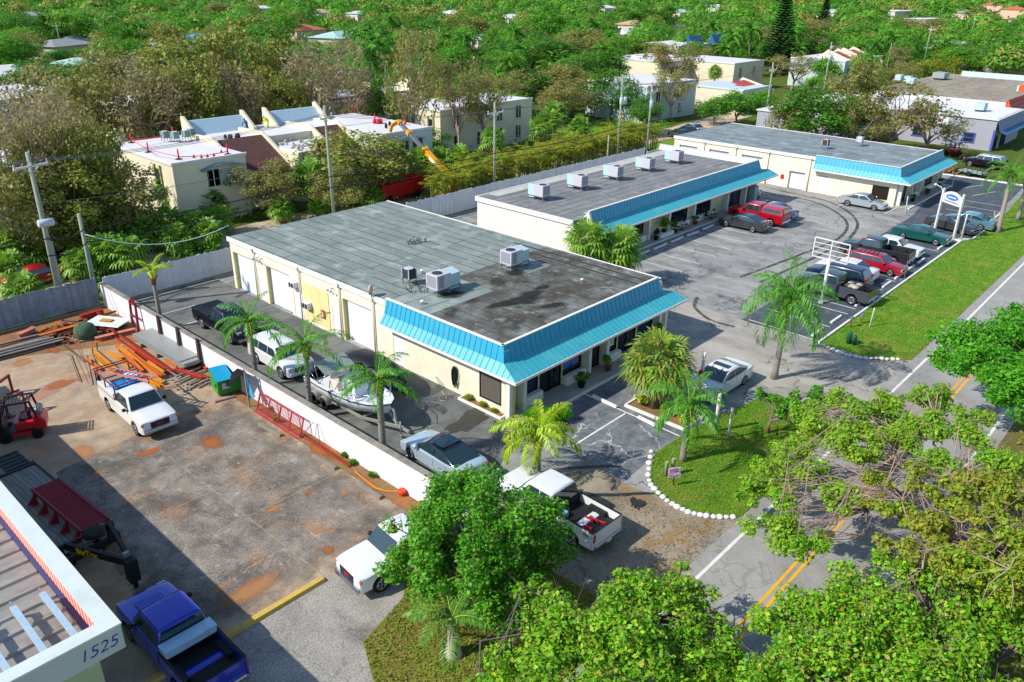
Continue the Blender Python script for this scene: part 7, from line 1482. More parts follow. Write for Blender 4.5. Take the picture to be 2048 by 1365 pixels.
for z, x in ((.12, 0), (1.02, .34)): m.bar((x, 0, z), (x, dl, z), .06)
for k in range(5): m.bar((0, dl*k/4, .0), (.36, dl*k/4, 1.06), .06)
m.bar((-.15, 0, .03), (-.15, dl, .03), .05); m.build('rails', RR, ra); m = MB(); nn = 34
for k in range(nn): m.bar((.01, dl*k/nn, .12), (.33, dl*k/nn, 1.02), .018)
m.build('balusters', RR, ra)
m = MB(); m.tube([(.0, dl, .0), (.45, dl - .7, 1.05), (.5, dl - 1.0, 1.05), (.3, dl - 1.4, .0)], .02, 5); m.build('loose_bar', GALV, ra)
hs = thing('air_hose', 'orange hose snaking along the worn asphalt by the white wall', 'hose', (0, 0, 0)); pts = [(19.01, 27.57), (18.90, 26.45), (18.85, 25.74), (19.04, 25.13), (19.47, 24.73), (19.41, 24.45)]; m = MB(); m.tube([(p[0], p[1], .04) for p in pts], .04, 6, False); m.build('hose', mat('orange_hose', '#c87818', .6), hs)
m = MB(); m.lathe([(.1, 0), (.22, .1), (.2, .28)], (0, 0, 0), 10); tag(m.build('red_bucket', mat('red_orange_plastic', '#d03a10', .5), loc=(*(19.40, 24.46), .0)), 'red orange bucket at the foot of the white wall near the bright round tree', 'bucket')
WEED = L_MID
for i, p in enumerate([(19.48, 29.01), (19.32, 28.19), (19.33, 26.61), (19.55, 35.77), (19.75, 37.39), (19.80, 24.04), (19.04, 34.47)]): tuft(['weed clump', 'green weed clump'][i % 2] + ' ' + ['below the white wall beyond the last red beam', 'next to it toward the orange hose', 'beside the orange hose', 'beside the red railing foot', 'under the blue leaning sheet', 'under the bright round tree by the wall', 'at the middle of the red railing'][i], p, .3, .35, WEED, 400 + i, 110, 'weed_clump', 'weed')
# ================================================================ POLES AND WIRES
WOODP = mat('green_grey_pole', '#8d9484', .9, var=.15, scale=2, bump=.3); TRF = mat('transformer_grey', '#aebcc2', .5, var=.06); ARM = mat('white_crossarm', '#c4c6c4', .7, var=.08)
def pole(label, p, h, arms=(), trans=(), lean=(0, 0), r_=.16, extra=None, name='utility_pole'):
 t = thing(name, label, 'utility pole', (p[0], p[1], 0)); m = MB(); m.tube([(0, 0, -.05), (lean[0], lean[1], h)], [r_, r_ * .7], 10); m.build('pole', WOODP, t)
 L = lambda z: Vector((lean[0] * z / h, lean[1] * z / h, z))
 for z, hw, ang in arms:
  m = MB(); c = L(z); d_ = Vector((math.cos(ang), math.sin(ang), 0)) * hw; m.bar(c - d_ + Vector((0, -.14, 0)), c + d_ + Vector((0, -.14, 0)), .12, .14); m.bar(c - d_ * .5 + Vector((0, -.1, 0)), c - Vector((0, 0, .55)), .06); m.bar(c + d_ * .5 + Vector((0, -.1, 0)), c - Vector((0, 0, .55)), .06); ca = m.build('crossarm', ARM, t)
  m = MB()
  for q in (-.95, .0, .95): e = c + d_ * q + Vector((0, -.14, .07)); m.lathe([(.05, 0), (.07, .06), (.05, .12), (.07, .17), (.03, .24)], e, 8)
  m.build('insulators', ARM, ca)
 for z, dx in trans:
  m = MB(); c = L(z) + Vector((dx, -.3, 0)); m.lathe([(.2, -.45), (.24, -.4), (.24, .4), (.2, .46)], c, 14); m.lathe([(.04, .46), (.05, .7)], c + Vector((.08, 0, 0)), 6); tr_ = m.build('transformer', TRF, t)
 if extra: extra(t, L)
 return t
def ex1(t, L):
 m = MB(); c = L(6.6); m.lathe([(.2, -.5), (.27, -.45), (.27, .45), (.2, .5)], c + Vector((.05, -.35, 0)), 14, 'x'); m.build('cable_closure', TRF, t)
 m = MB(); m.bar(L(0) + Vector((.24, 0, 0)), L(5.2) + Vector((.22, 0, 0)), .12); m.build('riser_guard', mat('teal_riser', '#7fa6a0', .6), t)
pole('big leaning utility pole with a slanting crossarm behind the weathered fence', (17.05, 58.9), 11.3, [(10.4, 1.2, .25)], [], (.1, .0), .2, ex1)
pole('short cut-off utility pole behind the corner of the white wall', (19.75, 59.8), 6.5, [], [], (0, 0), .19)
pole('utility pole rising behind the first shop roof before the big olive tree', (41.3, 59.9), 11.9, [(10.9, 1.1, .5)], [], (-.1, 0), .17)
pole('utility pole with a white crossarm at the left end of the middle shop roof', (62.5, 59.9), 10.3, [(9.2, 1.25, .05)])
pole('utility pole carrying two pale transformers and a yellow tag', (85.5, 59.9), 11.5, [(10.0, 1.3, .05)], [(8.4, -.35), (8.4, .45)], extra=lambda t, L: (MB().box(-.2, -.22, 6.3, .2, -.12, 6.7).build('yellow_tag', YELLOW, t), MB().tube([L(6.2), L(6.3) + Vector((-.7, -.3, .1))], .04, 6).build('lamp_arm', GALV, t)))
pole('utility pole with a single pale transformer right of the twin transformer pole', (92.3, 59.9), 10.1, [(8.9, 1.25, .05)], [(7.4, -.3)])
pole('short bare wooden pole left of the twin transformer pole', (82.15, 59.06), 4.6, r_=.14)
pole('utility pole with a white crossarm behind the grey building', (127.0, 60.0), 10.6, [(9.4, 1.3, .05)])
for i, (q, h, lab) in enumerate([((149.5, 60.2), 12.8, 'far utility pole with twin transformers left of the red sloped apartment roofs'), ((228.33, 76.20), 8.5, 'thin bare pole before the red sloped apartment roofs'), ((243.01, 71.78), 12.5, 'tall white crossarm pole standing over the flat tan roof'), ((377.85, 90.72), 11.0, 'far pole by the road hedge, left of three'), ((357.30, 90.76), 12.0, 'far pole by the road hedge, middle of three'), ((410.16, 90.52), 10.0, 'far pole by the road hedge, right of three'), ((557.44, 216.35), 11.0, 'pale lattice-like far pole above the conifer tops'), ((668.27, 192.57), 10.0, 'leaning far pole among the distant trees'), ((160.10, 174.90), 10.0, 'pole with a pale transformer among the trees beyond the apartments'), ((93.54, 268.01), 9.0, 'far pole with crossarm left among the palms'), ((112.90, 367.27), 8.0, 'far thin pole at the left edge among the palms'), ((381.25, 356.16), 9.0, 'distant pole in the middle of the treetops'), ((402.67, 308.21), 9.5, 'distant pole right of the middle treetops'), ((444.95, 262.61), 9.0, 'distant pole before the far white roofs'), ((330.46, 351.07), 9.0, 'distant thin pole left of the silver blue palm')]):
 pole(lab, q, h, [(h - 1.0, 1.2, .2 + .3 * (i % 3))] if i not in (1,) else [], [(h - 2.6, -.35), (h - 2.6, .4)] if i == 0 else [(h - 2, .3)] if i == 8 else [], r_=.15)
WIRE = mat('dark_cable', '#1c1d1f', .6); WIREL = mat('grey_conductor', '#6f7478', .5, .4)
def wire(name, label, pts, sag, m_, r_=.02):
 out = []
 for a, b in zip(pts, pts[1:]):
  a, b = Vector(a), Vector(b)
  for k in range(10): u = k / 10; p = a.lerp(b, u); p.z -= sag * 4 * u * (1 - u); out.append(p)
 out.append(Vector(pts[-1])); m = MB(); m.tube(out, r_, 5); return tag(m.build(name, m_, fix=False), label, 'cable')
for i, o in enumerate((-1.1, 0, 1.1)):
 wire('power_line', ['nearest of the three thin conductors on the pole crossarms', 'middle conductor of the three on the pole crossarms', 'rearmost of the three thin conductors on the crossarms'][i], [(-60, 57 + o * .4, 10.8), (17.1, 58.9 + o * .4, 10.75), (41.2 + o * .5, 59.9 + o * .5, 11.2), (62.5 + o, 59.8, 9.5), (85.5 + o, 59.8, 10.3), (127 + o, 60, 9.7), (170, 60.4, 11), (215, 62, 11)], .55, WIREL, .018)
wire('power_line', 'lower grey service wire sloping across the olive trees', [(-40, 58, 8.5), (17.1, 58.8, 7.9), (41.2, 59.8, 7.9), (62.5, 59.8, 6.6), (85.5, 59.8, 6.8), (127, 60, 6.6)], .5, WIREL, .018)
wire('telephone_cable', 'upper of the two thick black cables crossing above the fences', [(-40, 57.5, 6.4), (17.1, 58.6, 5.5), (19.8, 59.6, 5.4), (41.2, 59.7, 5.8), (62.5, 59.7, 5.0), (85.5, 59.7, 5.2), (92.3, 59.7, 5.2), (127, 60, 5.2)], .35, WIRE, .045)
wire('telephone_cable', 'lower of the two thick black cables crossing above the fences', [(-40, 57.5, 5.4), (17.1, 58.6, 4.3), (19.8, 59.6, 4.4), (41.2, 59.7, 4.8), (62.5, 59.7, 4.3), (85.5, 59.7, 4.5), (127, 60, 4.5)], .35, WIRE, .04)
wire('service_cable', 'pale cable sagging from the short pole to the first shop building', [(19.8, 59.6, 5.0), (28.4, 54.9, 4.9)], 1.1, TRF, .035)
# ================================================================ APARTMENTS AND HOUSES BEYOND THE ALLEY
APT = mat('apartment_cream', '#d9d0b4', .85, var=.05, scale=.7, dirt=.15); APB = mat('apartment_pale_blue', '#b4c4c0', .85, var=.05, scale=.7); WROOF = mat('white_flat_roof', '#cfcdd0', .75, var=.05, scale=.5, dirt=.3, dirtcol='#a4a29c'); OLIVW = mat('olive_jamb', '#9a9664', .85)
def tilemat(name, c1, c2):
 t = NT(name); br = t.n("ShaderNodeTexBrick", {'Vector': t.obj(), 'Color1': c1, 'Color2': c2, 'Mortar': dk(c1, .5), 'Scale': 1.0, 'Mortar Size': .03, 'Brick Width': .32, 'Row Height': .34})
 t.base(t.mix(t.math('MULTIPLY', t.noise(.6, 5), .35), br.outputs[0], dk(c2, .7)), .8); t.bump(br.outputs[1], .5, .04); return t.m
BRT = tilemat('brown_roof_tiles', '#5a3530', '#6a4038'); RDT = tilemat('red_roof_tiles', '#b4483c', '#c65a48'); ORT = tilemat('orange_roof_tiles', '#c8683c', '#d67a4a'); PINKW = mat('peach_wall', '#d8b8a0', .85, var=.06)
def apt(label, x0, x1, y0, y1, h, wins=(), wallm=None, roofm=None, name='apartment_building', side_wins=()):
 t = thing(name, label, 'building'); m = MB(); m.box(x0, y0, 0, x1, y1, h - .1); m.build('wall', wallm or APT, t)
 m = MB(); m.box(x0 - .1, y0 - .1, h - .1, x1 + .1, y1 + .1, h + .05); m.build('roof', roofm or WROOF, t)
 m = MB(); m.box(x0 - .12, y0 - .12, h + .05, x1 + .12, y0 + .1, h + .18); m.box(x0 - .12, y0 + .1, h + .05, x0 + .1, y1, h + .18); m.build('parapet', TRIM, t)
 for (a, b, z0, z1) in wins:
  m = MB(); m.box(a, y0 - .06, z0, b, y0 + .02, z1); wn = m.build('window', WINGL, t); m = MB(); m.box((a+b)/2 - .04, y0 - .08, z0, (a+b)/2 + .04, y0 - .06, z1); m.box(a - .08, y0 - .1, z0 - .12, b + .08, y0 - .0, z0 - .02); m.build('frame', TRIM, wn)
 for (a, b, z0, z1) in side_wins:
  m = MB(); m.box(x0 - .06, a, z0, x0 + .02, b, z1); wn = m.build('window', WINGL, t); m = MB(); m.box(x0 - .14, a - .3, z0 - .3, x0 - .02, a - .06, z1 + .4); m.box(x0 - .14, b + .06, z0 - .3, x0 - .02, b + .3, z1 + .4); m.build('fins', OLIVW, wn)
 return t
def mansard_roof(t, x0, x1, yt, zt, yb, zb, m_, name='tiled_slope'):
 m = MB(); m.prof([(yt, zt), (yb, zb), (yb, zb - .12), (yt, zt - .12)], x0, x1, 'x'); return m.build(name, m_, t)
def fin(t, x, pts, m_=None, th=.28):
 m = MB(); m.prof(pts, x - th/2, x + th/2, 'x'); return m.build('fin_wall', m_ or APT, t)
a1 = apt('white roofed apartment block with red barrier posts on its roof', 32.9, 40.4, 72.9, 86.6, 6.0, [(36.2, 37.4, 3.4, 5.0), (36.2, 37.6, .6, 2.4)], None, None, side_wins=[(82.6, 83.4, 3.2, 4.8), (75.6, 76.4, 3.2, 5.2)])
m = MB(); m.box(37.5, 72.82, 3.3, 39.7, 72.9, 4.9)
for k in range(12): m.box(37.55 + k*.18, 72.78, 3.3, 37.62 + k*.18, 72.82, 4.9)
m.build('balcony_screen', mat('pale_blue_screen', '#a9bcbc', .6), a1)
m = MB(); pr = [(35.6 + 4.4*i/10, 5.15 + .42*math.sin(math.pi*i/10)) for i in range(11)]; m.prof(pr + [(p[0], p[1] - .16) for p in reversed(pr)], 72.3, 72.9, 'y'); m.build('arched_canopy', mat('blue_canopy', '#6f8a96', .6), a1)
m = MB(); m.box(36.3, 72.84, 3.5, 37.3, 72.86, 4.9); m.build('blue_curtain', mat('bright_blue_curtain', '#1a5ac4', .7), a1)
row = thing('apartment_row', 'row of apartments with a brown tiled slope and pointed fin walls', 'building'); m = MB(); m.box(40.5, 79.4, 0, 63.9, 86.4, 6.0); m.box(46.6, 73.2, 0, 52.6, 79.4, 5.2); m.box(41.0, 74.6, 0, 46.4, 79.4, 3.4); m.box(52.8, 74.6, 0, 56.4, 79.4, 3.4); m.build('wall', APT, row)
m = MB(); m.box(40.5, 79.3, 6.0, 63.9, 86.5, 6.1); m.box(46.7, 73.1, 5.2, 52.5, 79.3, 5.28); m.build('roof', WROOF, row)
mansard_roof(row, 41.0, 46.3, 79.6, 6.35, 74.0, 3.5, BRT); mansard_roof(row, 52.9, 56.3, 79.6, 6.35, 74.0, 3.5, BRT)
for x in (40.7, 46.5, 52.7, 56.5): fin(row, x, [(84.5, 6.0), (84.5, 6.5), (79.6, 6.7), (73.6, 3.6), (73.6, 0), (79.6, 0)])
BLSH = mat('pale_blue_clerestory', '#a8c0cc', .6, var=.05)
for q in ((41.2, 48.1), (51.2, 58.0)): m = MB(); m.prof([(86.6, 7.5), (86.3, 7.5), (84.9, 6.1), (86.6, 6.1)], *q, 'x'); m.build('clerestory', BLSH, row)
for x in (41.1, 48.2, 51.1, 58.1): fin(row, x, [(86.8, 6.0), (86.8, 8.0), (86.3, 8.0), (83.6, 6.1)])
for (a, b) in ((42.0, 43.4), (44.2, 45.6), (48, 49.4), (53.4, 55.4)): m = MB(); m.box(a, 74.5 if a < 46 or a > 52 else 73.1, 1.0, b, 74.6 if a < 46 or a > 52 else 73.2, 2.8); m.build('window', WINGL, row)
a2 = apt('end apartment block where the yellow crane boom reaches the roof', 56.7, 64.2, 71.8, 83.8, 6.0, [(59.2, 60.5, 3.2, 5.0), (61.2, 62.6, 3.2, 5.0), (59.2, 60.5, .4, 2.3), (61.2, 62.6, .4, 2.3)], APB)
m = MB(); pr = [(57.5 + 5.6*i/10, 5.2 + .4*math.sin(math.pi*i/10)) for i in range(11)]; m.prof(pr + [(p[0], p[1] - .16) for p in reversed(pr)], 71.3, 71.8, 'y'); m.build('arched_canopy', APB, a2)
apt('cream apartment block behind the sparse grey-green trees', 73.5, 92, 80.5, 90, 6.0, [(x, x + 1.0, z, z + 1.7) for x in (76, 80.5, 84.5, 88.5) for z in (.8, 3.6)], side_wins=[(82, 82.7, 3.2, 4.8), (86, 86.7, 3.2, 4.8)])
apt('white roofed apartment block at the left edge behind olive trees', 6, 26.5, 76, 92, 6.0, [(20, 21.2, 3.2, 4.8)], side_wins=())
b3 = apt('dark red roofed apartments half hidden behind tall trees', 66, 84, 95, 106, 6.2, [(70, 71, 3.4, 5), (76, 77, 3.4, 5)]); mansard_roof(b3, 66.5, 74, 96.5, 6.6, 92.5, 3.6, BRT); mansard_roof(b3, 75.5, 82, 96.5, 6.6, 92.5, 3.6, BRT)
for x in (66.2, 74.7, 82.5): fin(b3, x, [(102, 6.2), (98, 8.2), (97, 8.2), (92.3, 3.7), (92.3, 0), (98, 0)])
b4_ = apt('red roofed apartments glimpsed between olive tree crowns', 44, 72, 110, 122, 6.0, ()); mansard_roof(b4_, 50, 56, 112, 6.8, 107, 3.6, RDT); mansard_roof(b4_, 62, 68, 112, 6.8, 107, 3.6, RDT)
for x in (49.8, 56.2, 61.8, 68.2): fin(b4_, x, [(116, 6), (113, 8), (107, 3.7), (107, 0), (113, 0)])
c3 = apt('pale blue apartment wall behind the single transformer pole', 117.5, 133.5, 77.2, 90, 6.0, [(120.5, 121.6, 3.2, 5.0), (128, 129, .8, 2.4)], APB)
c2 = apt('low apartment with a red tiled slope and arched bays', 139.2, 150.5, 70.8, 82.5, 4.2, (), None, mat('pale_blue_flat_roof', '#b4c4d2', .7, var=.05)); mansard_roof(c2, 145.2, 150.3, 76.5, 4.9, 70.3, 3.4, RDT)
fin(c2, 150.5, [(78, 4.2), (77, 5.3), (70.2, 3.7), (70.2, 0), (78, 0)])
for x in (146.3, 148.6): m = MB(); pr = [(x + .9*math.cos(math.pi*i/10), 2.2 + .7*math.sin(math.pi*i/10)) for i in range(11)]; m.prof([(x + .9, .2), *pr, (x - .9, .2)], 70.7, 70.82, 'y'); m.build('arched_bay', WINGL, c2)
m = MB(); pr = [(141.3 + .6*math.cos(math.pi*i/10), 2.2 + .5*math.sin(math.pi*i/10)) for i in range(11)]; m.prof([(141.9, .6), *pr, (140.7, .6)], 70.7, 70.82, 'y'); m.build('arched_bay', OLIVW, c2)
c1 = apt('cream apartment block with arched windows below the tall conifer', 167.5, 181.5, 88, 104, 6.0, [(170, 171, 3, 5), (176.5, 177.5, 3, 5)], None); r1 = apt('apartments with two red tiled slopes and shaded balconies', 158, 168, 99, 114, 6.0, ())
mansard_roof(r1, 159, 163.2, 103, 6.6, 98, 4.6, RDT)
m = MB(); m.box(159.2, 97.9, .3, 163, 98.2, 4.4); m.build('screened_balcony', WINGL, r1); r3 = apt('apartments with a red slope behind the sparse tall tree', 165.5, 176, 106, 116, 6.0, ()); mansard_roof(r3, 166, 171, 108, 7.0, 104.5, 4.6, RDT)
c0 = apt('apartments with two red sloped bays beyond the twin transformer pole', 191, 214, 73, 86, 6.2, [(193, 194, 2.8, 4.6)], APB); mansard_roof(c0, 196.5, 201.5, 79, 7.6, 72, 5.0, RDT); mansard_roof(c0, 205.5, 211, 79, 7.6, 72, 5.0, RDT)
for x in (196.2, 201.8, 205.2, 211.3): fin(c0, x, [(82, 6), (79.5, 8.2), (71.8, 5.4), (71.8, 0), (80, 0)])
m = MB(); m.box(197, 72.6, 1.5, 201, 73.0, 4.4); m.box(206, 72.6, 1.5, 210.6, 73.0, 4.4); m.build('shaded_balconies', DGLASS, c0)
cw = apt('white clerestory roofed apartments far behind the red slopes', 196, 224, 120, 134, 6.5, ());
for q in ((200, 206), (212, 219)): m = MB(); m.prof([(120, 9), (119.6, 9), (118, 6.6), (120, 6.6)], *q, 'x'); m.build('clerestory', NAVY, cw)
# roofing works: barrier posts, clutter, people, crane
BARR = mat('red_orange_barrier', '#e0283c', .6)
for i, (p, lab) in enumerate([((34.89, 85.83, 6.05), 'red barrier post at the far left corner of the white apartment roof'), ((33.93, 79.85, 6.05), 'red barrier post on the left edge of the white apartment roof'), ((34.49, 74.68, 6.05), 'red barrier post at the front corner of the white apartment roof'), ((39.01, 73.68, 6.05), 'red barrier post at the right corner of the white apartment roof'), ((39.84, 86.79, 6.05), 'red barrier post at the back of the white apartment roof'), ((64.15, 86.97, 6.05), 'red barrier post on the roof far left of the crane'), ((61.77, 79.42, 6.05), 'red barrier post nearest the yellow crane tip')]):
 t = thing('barrier_post', lab, 'barrier post', p, 0, 'red barrier posts on the roofs'); m = MB(); m.lathe([(.09, .04), (.07, .9), (.03, 1.0)], (0, 0, 0), 8); m.build('post', BARR, t); m = MB(); m.lathe([(.35, 0), (.33, .05)], (0, 0, 0), 10); m.build('base', BLK, t)
m = MB(); ps_ = [(33.94, 83.37, 6.80), (38.78, 84.38, 6.80)]; m.tube([ps_[0], ((ps_[0][0]+ps_[1][0])/2, (ps_[0][1]+ps_[1][1])/2, 6.65), ps_[1]], .05, 5); m.tube([(33.94, 83.37, 6.80), (33.08, 77.76, 6.70), (34.05, 73.64, 6.50)], .03, 5); m.tube([(33.39, 72.21, 6.80), (36.47, 73.36, 6.30), (37.90, 71.50, 6.80)], .04, 5)
for q in [(35.51, 74.01, 6.10), (36.02, 73.53, 6.10), (36.54, 73.36, 6.10), (37.22, 73.37, 6.10), (38.09, 73.48, 6.30)]: m.add([(q[0], q[1], q[2]), (q[0] + .35, q[1], q[2]), (q[0] + .17, q[1], q[2] + .4)], [(0, 1, 2)])
tag(m.build('barrier_tape', BARR, fix=False), 'red flagged barrier tape strung between posts on the white roof', 'tape')
for i, (p, lab) in enumerate([((37.71, 83.98, 6.10), 'leftmost green condenser on the white apartment roof'), ((38.32, 83.01, 6.10), 'second green condenser on the white apartment roof'), ((39.55, 83.04, 6.10), 'third green condenser on the white apartment roof'), ((40.52, 83.73, 6.10), 'rightmost green condenser on the white apartment roof')]): condenser(lab, p, mat('green_condenser', '#6f8a84', .6))
m = MB(); r = random.Random(12)
for k in range(60):
 q = (47.2 + r.random() * 5, 74.0 + r.random() * 5, 5.28); s_ = r.uniform(.1, .45); m.box(q[0], q[1], q[2], q[0] + s_, q[1] + s_ * r.uniform(.4, 1), q[2] + r.uniform(.05, .35))
tag(m.build('roofing_debris', mat('mixed_debris', '#a39d98', .8, var=.5, scale=2)), 'scattered roofing debris on the white roof between two brown slopes', 'debris', kind='stuff')
for i, (p, c_, lab) in enumerate([((47.16, 83.91, 6.10), '#2a4a8a', 'person in blue clothes bending on the apartment roof'), ((49.94, 84.06, 6.10), '#c8d82a', 'person in a yellow green vest crouching on the apartment roof'), ((59.04, 87.80, 6.10), '#b8d030', 'person in a lime vest standing on the far apartment roof')]):
 t = thing('person', lab, 'person', p, i * 1.2); m = MB(); lean = .35 if i < 2 else .05; zt = 1.0 if i < 2 else 1.38
 m.tube([(-.1, 0, 0), (-.1, 0, .45), (-.03, 0, .85)], [.07, .075, .1], 8); m.tube([(.12, .1, 0), (.1, .04, .45), (.03, 0, .85)], [.07, .075, .1], 8); m.tube([(0, 0, .8), (0, lean * .5, (.8 + zt) / 2 + .1), (0, lean, zt)], [.15, .18, .16], 10); m.tube([(0, lean, zt), (0, lean * 1.15, zt + .12)], [.06, .055], 8); m.lathe([(.03, -.14), (.1, -.08), (.115, 0), (.1, .09), (.03, .14)], (0, lean * 1.25, zt + .25), 10)
 for s in (1, -1): m.tube([(s*.19, lean, zt - .02), (s*.26, lean + .1, zt - .3), (s*.2, lean + .3, zt - .48)], [.055, .05, .035], 7)
 m.build('body', mat('work_clothes_%d' % i, c_, .85, var=.2), t)
 m = MB(); m.lathe([(.12, 0), (.13, .04), (.09, .13), (.02, .16)], (0, lean * 1.25, zt + .3), 10); m.build('helmet', mat('white_helmet', '#d8d8d0', .4), t)
for i, (p, lab) in enumerate([((61.11, 78.10, 6.10), 'red gas bottles and buckets by the crane tip'), ((62.75, 75.61, 6.10), 'red tool box on the end apartment roof right of the crane tip'), ((60.44, 75.31, 6.10), 'dark metal kettle on the roof under the crane tip'), ((43.61, 80.82, 6.05), 'red and black tool bags at the edge of the brown slope')]):
 t = thing('roofing_gear', lab, 'gear', p); m = MB(); r = random.Random(i)
 for k in range(7 if i in (0, 3) else 2): m.lathe([(.16, 0), (.18, .3), (.1, .5)], (r.uniform(-.7, .7), r.uniform(-.5, .5), 0), 9)
 m.build('items', BARR if i in (0, 1) else BLK, t)
cr = thing('crane_boom', 'yellow telescopic crane boom reaching up to the end apartment roof', 'crane', (66.5, 62.5, 0)); CY = mat('crane_yellow', '#e0a012', .45, var=.08, scale=2)
tp_ = Vector((58.68, 71.21, 7.40)); bs_ = Vector((58.44, 62.27, 2.20)); o_ = Vector((66.5, 62.5, 0)); md = bs_.lerp(tp_, .5); md2 = bs_.lerp(tp_, .78)
m = MB(); m.bar(bs_ - o_, md - o_, .55, .6); m.bar(bs_.lerp(tp_, .48) - o_, bs_.lerp(tp_, .52) - o_, .68, .72); m.build('lower_boom', CY, cr)
m = MB(); m.bar(md - o_, tp_ - o_, .34, .38); m.build('inner_boom', GALV, cr); m = MB(); m.bar(md2 - o_, md2 - o_ + (tp_ - md2).normalized() * .5, .5, .52); m.bar(tp_ - o_ - (tp_ - md).normalized() * .4, tp_ - o_, .5, .5); e = tp_ - o_; m.bar(e, e + Vector((-.7, .3, -.4)), .36); m.bar(e + Vector((-.7, .3, -.4)), e + Vector((-.95, .4, -1.1)), .3); m.build('boom_head', CY, cr)
m = MB(); m.bar(bs_ - o_, bs_ - o_ + Vector((.3, .2, -1.2)), .7); m.lathe([(.7, .8), (.75, 1.2), (.6, 1.6)], bs_ - o_ + Vector((.3, .2, -2.0)), 12); m.build('turret', CY, cr)
m = MB(); qb = bs_ - o_ + Vector((.3, .2, 0)); m.box(qb.x - 1.2, qb.y - 1, .5, qb.x + 1.4, qb.y + 1.1, 1.3); m.build('carrier', FRED, cr)
dw = (tp_ - bs_).normalized(); sd = dw.cross(Vector((0, 0, 1))).normalized(); upv = sd.cross(dw)
ct = bs_.lerp(tp_, .3) - o_ - sd * .285 * (1 if sd.dot(Vector((-.6, -.7, 0))) < 0 else -1)
m = MB(); m.bar(ct - dw * .9, ct + dw * .9, .02, .3); m.build('white_band', mat('white_decal', '#dcdcd8', .5), cr)
for i, (p, lab) in enumerate([((53.77, 66.86), 'red truck body showing behind the first shop roof')]):
 t = thing('red_truck', lab, 'truck', (p[0], p[1], 0)); m = MB(); m.box(-2.2, -1.1, .7, 2.2, 1.1, 2.1); m.build('body', REDP, t, bevel=.08); m = MB(); m.box(2.2, -1.05, .7, 3.8, 1.05, 2.5); m.build('cab', REDP, t, bevel=.1)
 for x in (-1.2, 2.6):
  for s in (1, -1): m = MB(); m.lathe([(.25, -.15), (.48, -.15), (.48, .15), (.25, .15)], (x, s*.95, .48), 14, 'y'); m.build('wheel', TYRE, t)
# ---------------- grey and tan buildings on the right
GREYW = mat('grey_painted_wall', '#9a9ba4', .85, var=.04, scale=.8); PURP = mat('blue_violet_trim', '#4a52a4', .6)
g1 = thing('grey_building', 'grey single storey building with a dark blue mansard and a wall sign', 'building'); m = MB(); m.box(134.7, 28, 0, 150, 44, 4.4); m.box(119.7, 44, 0, 150, 58, 4.1); m.build('wall', GREYW, g1)
m = MB(); m.box(134.5, 27.8, 4.4, 150.2, 44.2, 4.55); m.box(119.5, 44.2, 4.1, 150.2, 58.2, 4.25); m.build('roof', mat('white_coated_roof', '#d4d4d6', .7, var=.05, dirt=.3, dirtcol='#a8a8a4'), g1)
m = MB(); seam_panel(m, (134.9, 28.1, 4.6), (150.3, 28.1, 4.6), (150.3, 27.4, 2.9), (134.9, 27.4, 2.9), .5); seam_panel(m, (134.9, 27.4, 2.9), (150.3, 27.4, 2.9), (150.3, 26.4, 2.5), (134.9, 26.4, 2.5), .5); m.build('mansard_panel', NAVY, g1)
m = MB(); seam_panel(m, (119.9, 44.1, 4.3), (134.5, 44.1, 4.3), (134.5, 43.1, 2.6), (119.9, 43.1, 2.6), .5); seam_panel(m, (119.9, 43.1, 2.6), (134.5, 43.1, 2.6), (134.5, 42.2, 2.3), (119.9, 42.2, 2.3), .5); m.build('mansard_panel', NAVY, g1)
m = MB(); m.box(134.64, 30.6, 1.0, 134.7, 31.9, 2.2); wn = m.build('window', WINGL, g1); m = MB(); m.box(134.6, 30.4, .85, 134.66, 32.1, 1.0); m.box(134.6, 30.4, 2.2, 134.66, 32.1, 2.35); m.box(134.6, 30.4, 1.0, 134.66, 30.6, 2.2); m.box(134.6, 31.9, 1.0, 134.66, 32.1, 2.2); m.box(134.6, 30.6, 1.55, 134.66, 31.9, 1.65); m.build('frame', PURP, wn)
m = MB(); m.box(134.64, 37.6, 1.0, 134.7, 39.2, 2.2); wn = m.build('window', WINGL, g1); m = MB(); m.box(134.6, 37.4, .85, 134.66, 39.4, 1.0); m.box(134.6, 37.4, 2.2, 134.66, 39.4, 2.35); m.build('frame', PURP, wn)
m = MB(); m.box(134.62, 34.5, 2.7, 134.69, 39.0, 4.1); sg = m.build('sign_board', mat('white_sign_board', '#d8dcdc', .6), g1)
for k, (y0, w_, c_) in enumerate([(38.6, .5, '#2a2a2e'), (37.95, .45, '#3a3440'), (37.35, .5, '#5a3038'), (36.7, .6, '#2a2a2e'), (35.95, .5, '#8a2a2a')]): m = MB(); m.box(134.6, y0 - w_, 3.45, 134.63, y0, 3.85); m.build('sign_letter', mat('sign_letter_%d' % k, c_, .6), sg)
m = MB(); m.box(134.66, 32.9, 0, 134.7, 32.95, 4.3); m.box(134.62, 27.9, 0, 134.7, 28.2, 3.0); m.build('wall_trim', PURP, g1)
m = MB(); m.box(135.4, 27.9, .1, 137.2, 28, 2.3); m.box(139, 27.9, .1, 142, 28, 2.3); m.build('shop_door', DGLASS, g1)
m = MB(); m.box(124, 43.93, .1, 130, 44.0, 2.2); m.build('dark_opening', DGLASS, g1)
t5 = thing('tan_roof_building', 'building with a wide flat tan roof, white parapet and orange red front slope', 'building'); m = MB(); m.box(151.5, 31, 0, 192, 52, 5.2); m.build('wall', mat('white_long_wall', '#d2d2d6', .8, var=.04), t5)
m = MB(); m.box(151.4, 30.9, 5.2, 192.1, 52.1, 5.3); m.build('roof', roofmat('tan_gravel_roof', '#8d8474', '#9a9282', '#7d7566', 3.0, 0, blot=.5), t5)
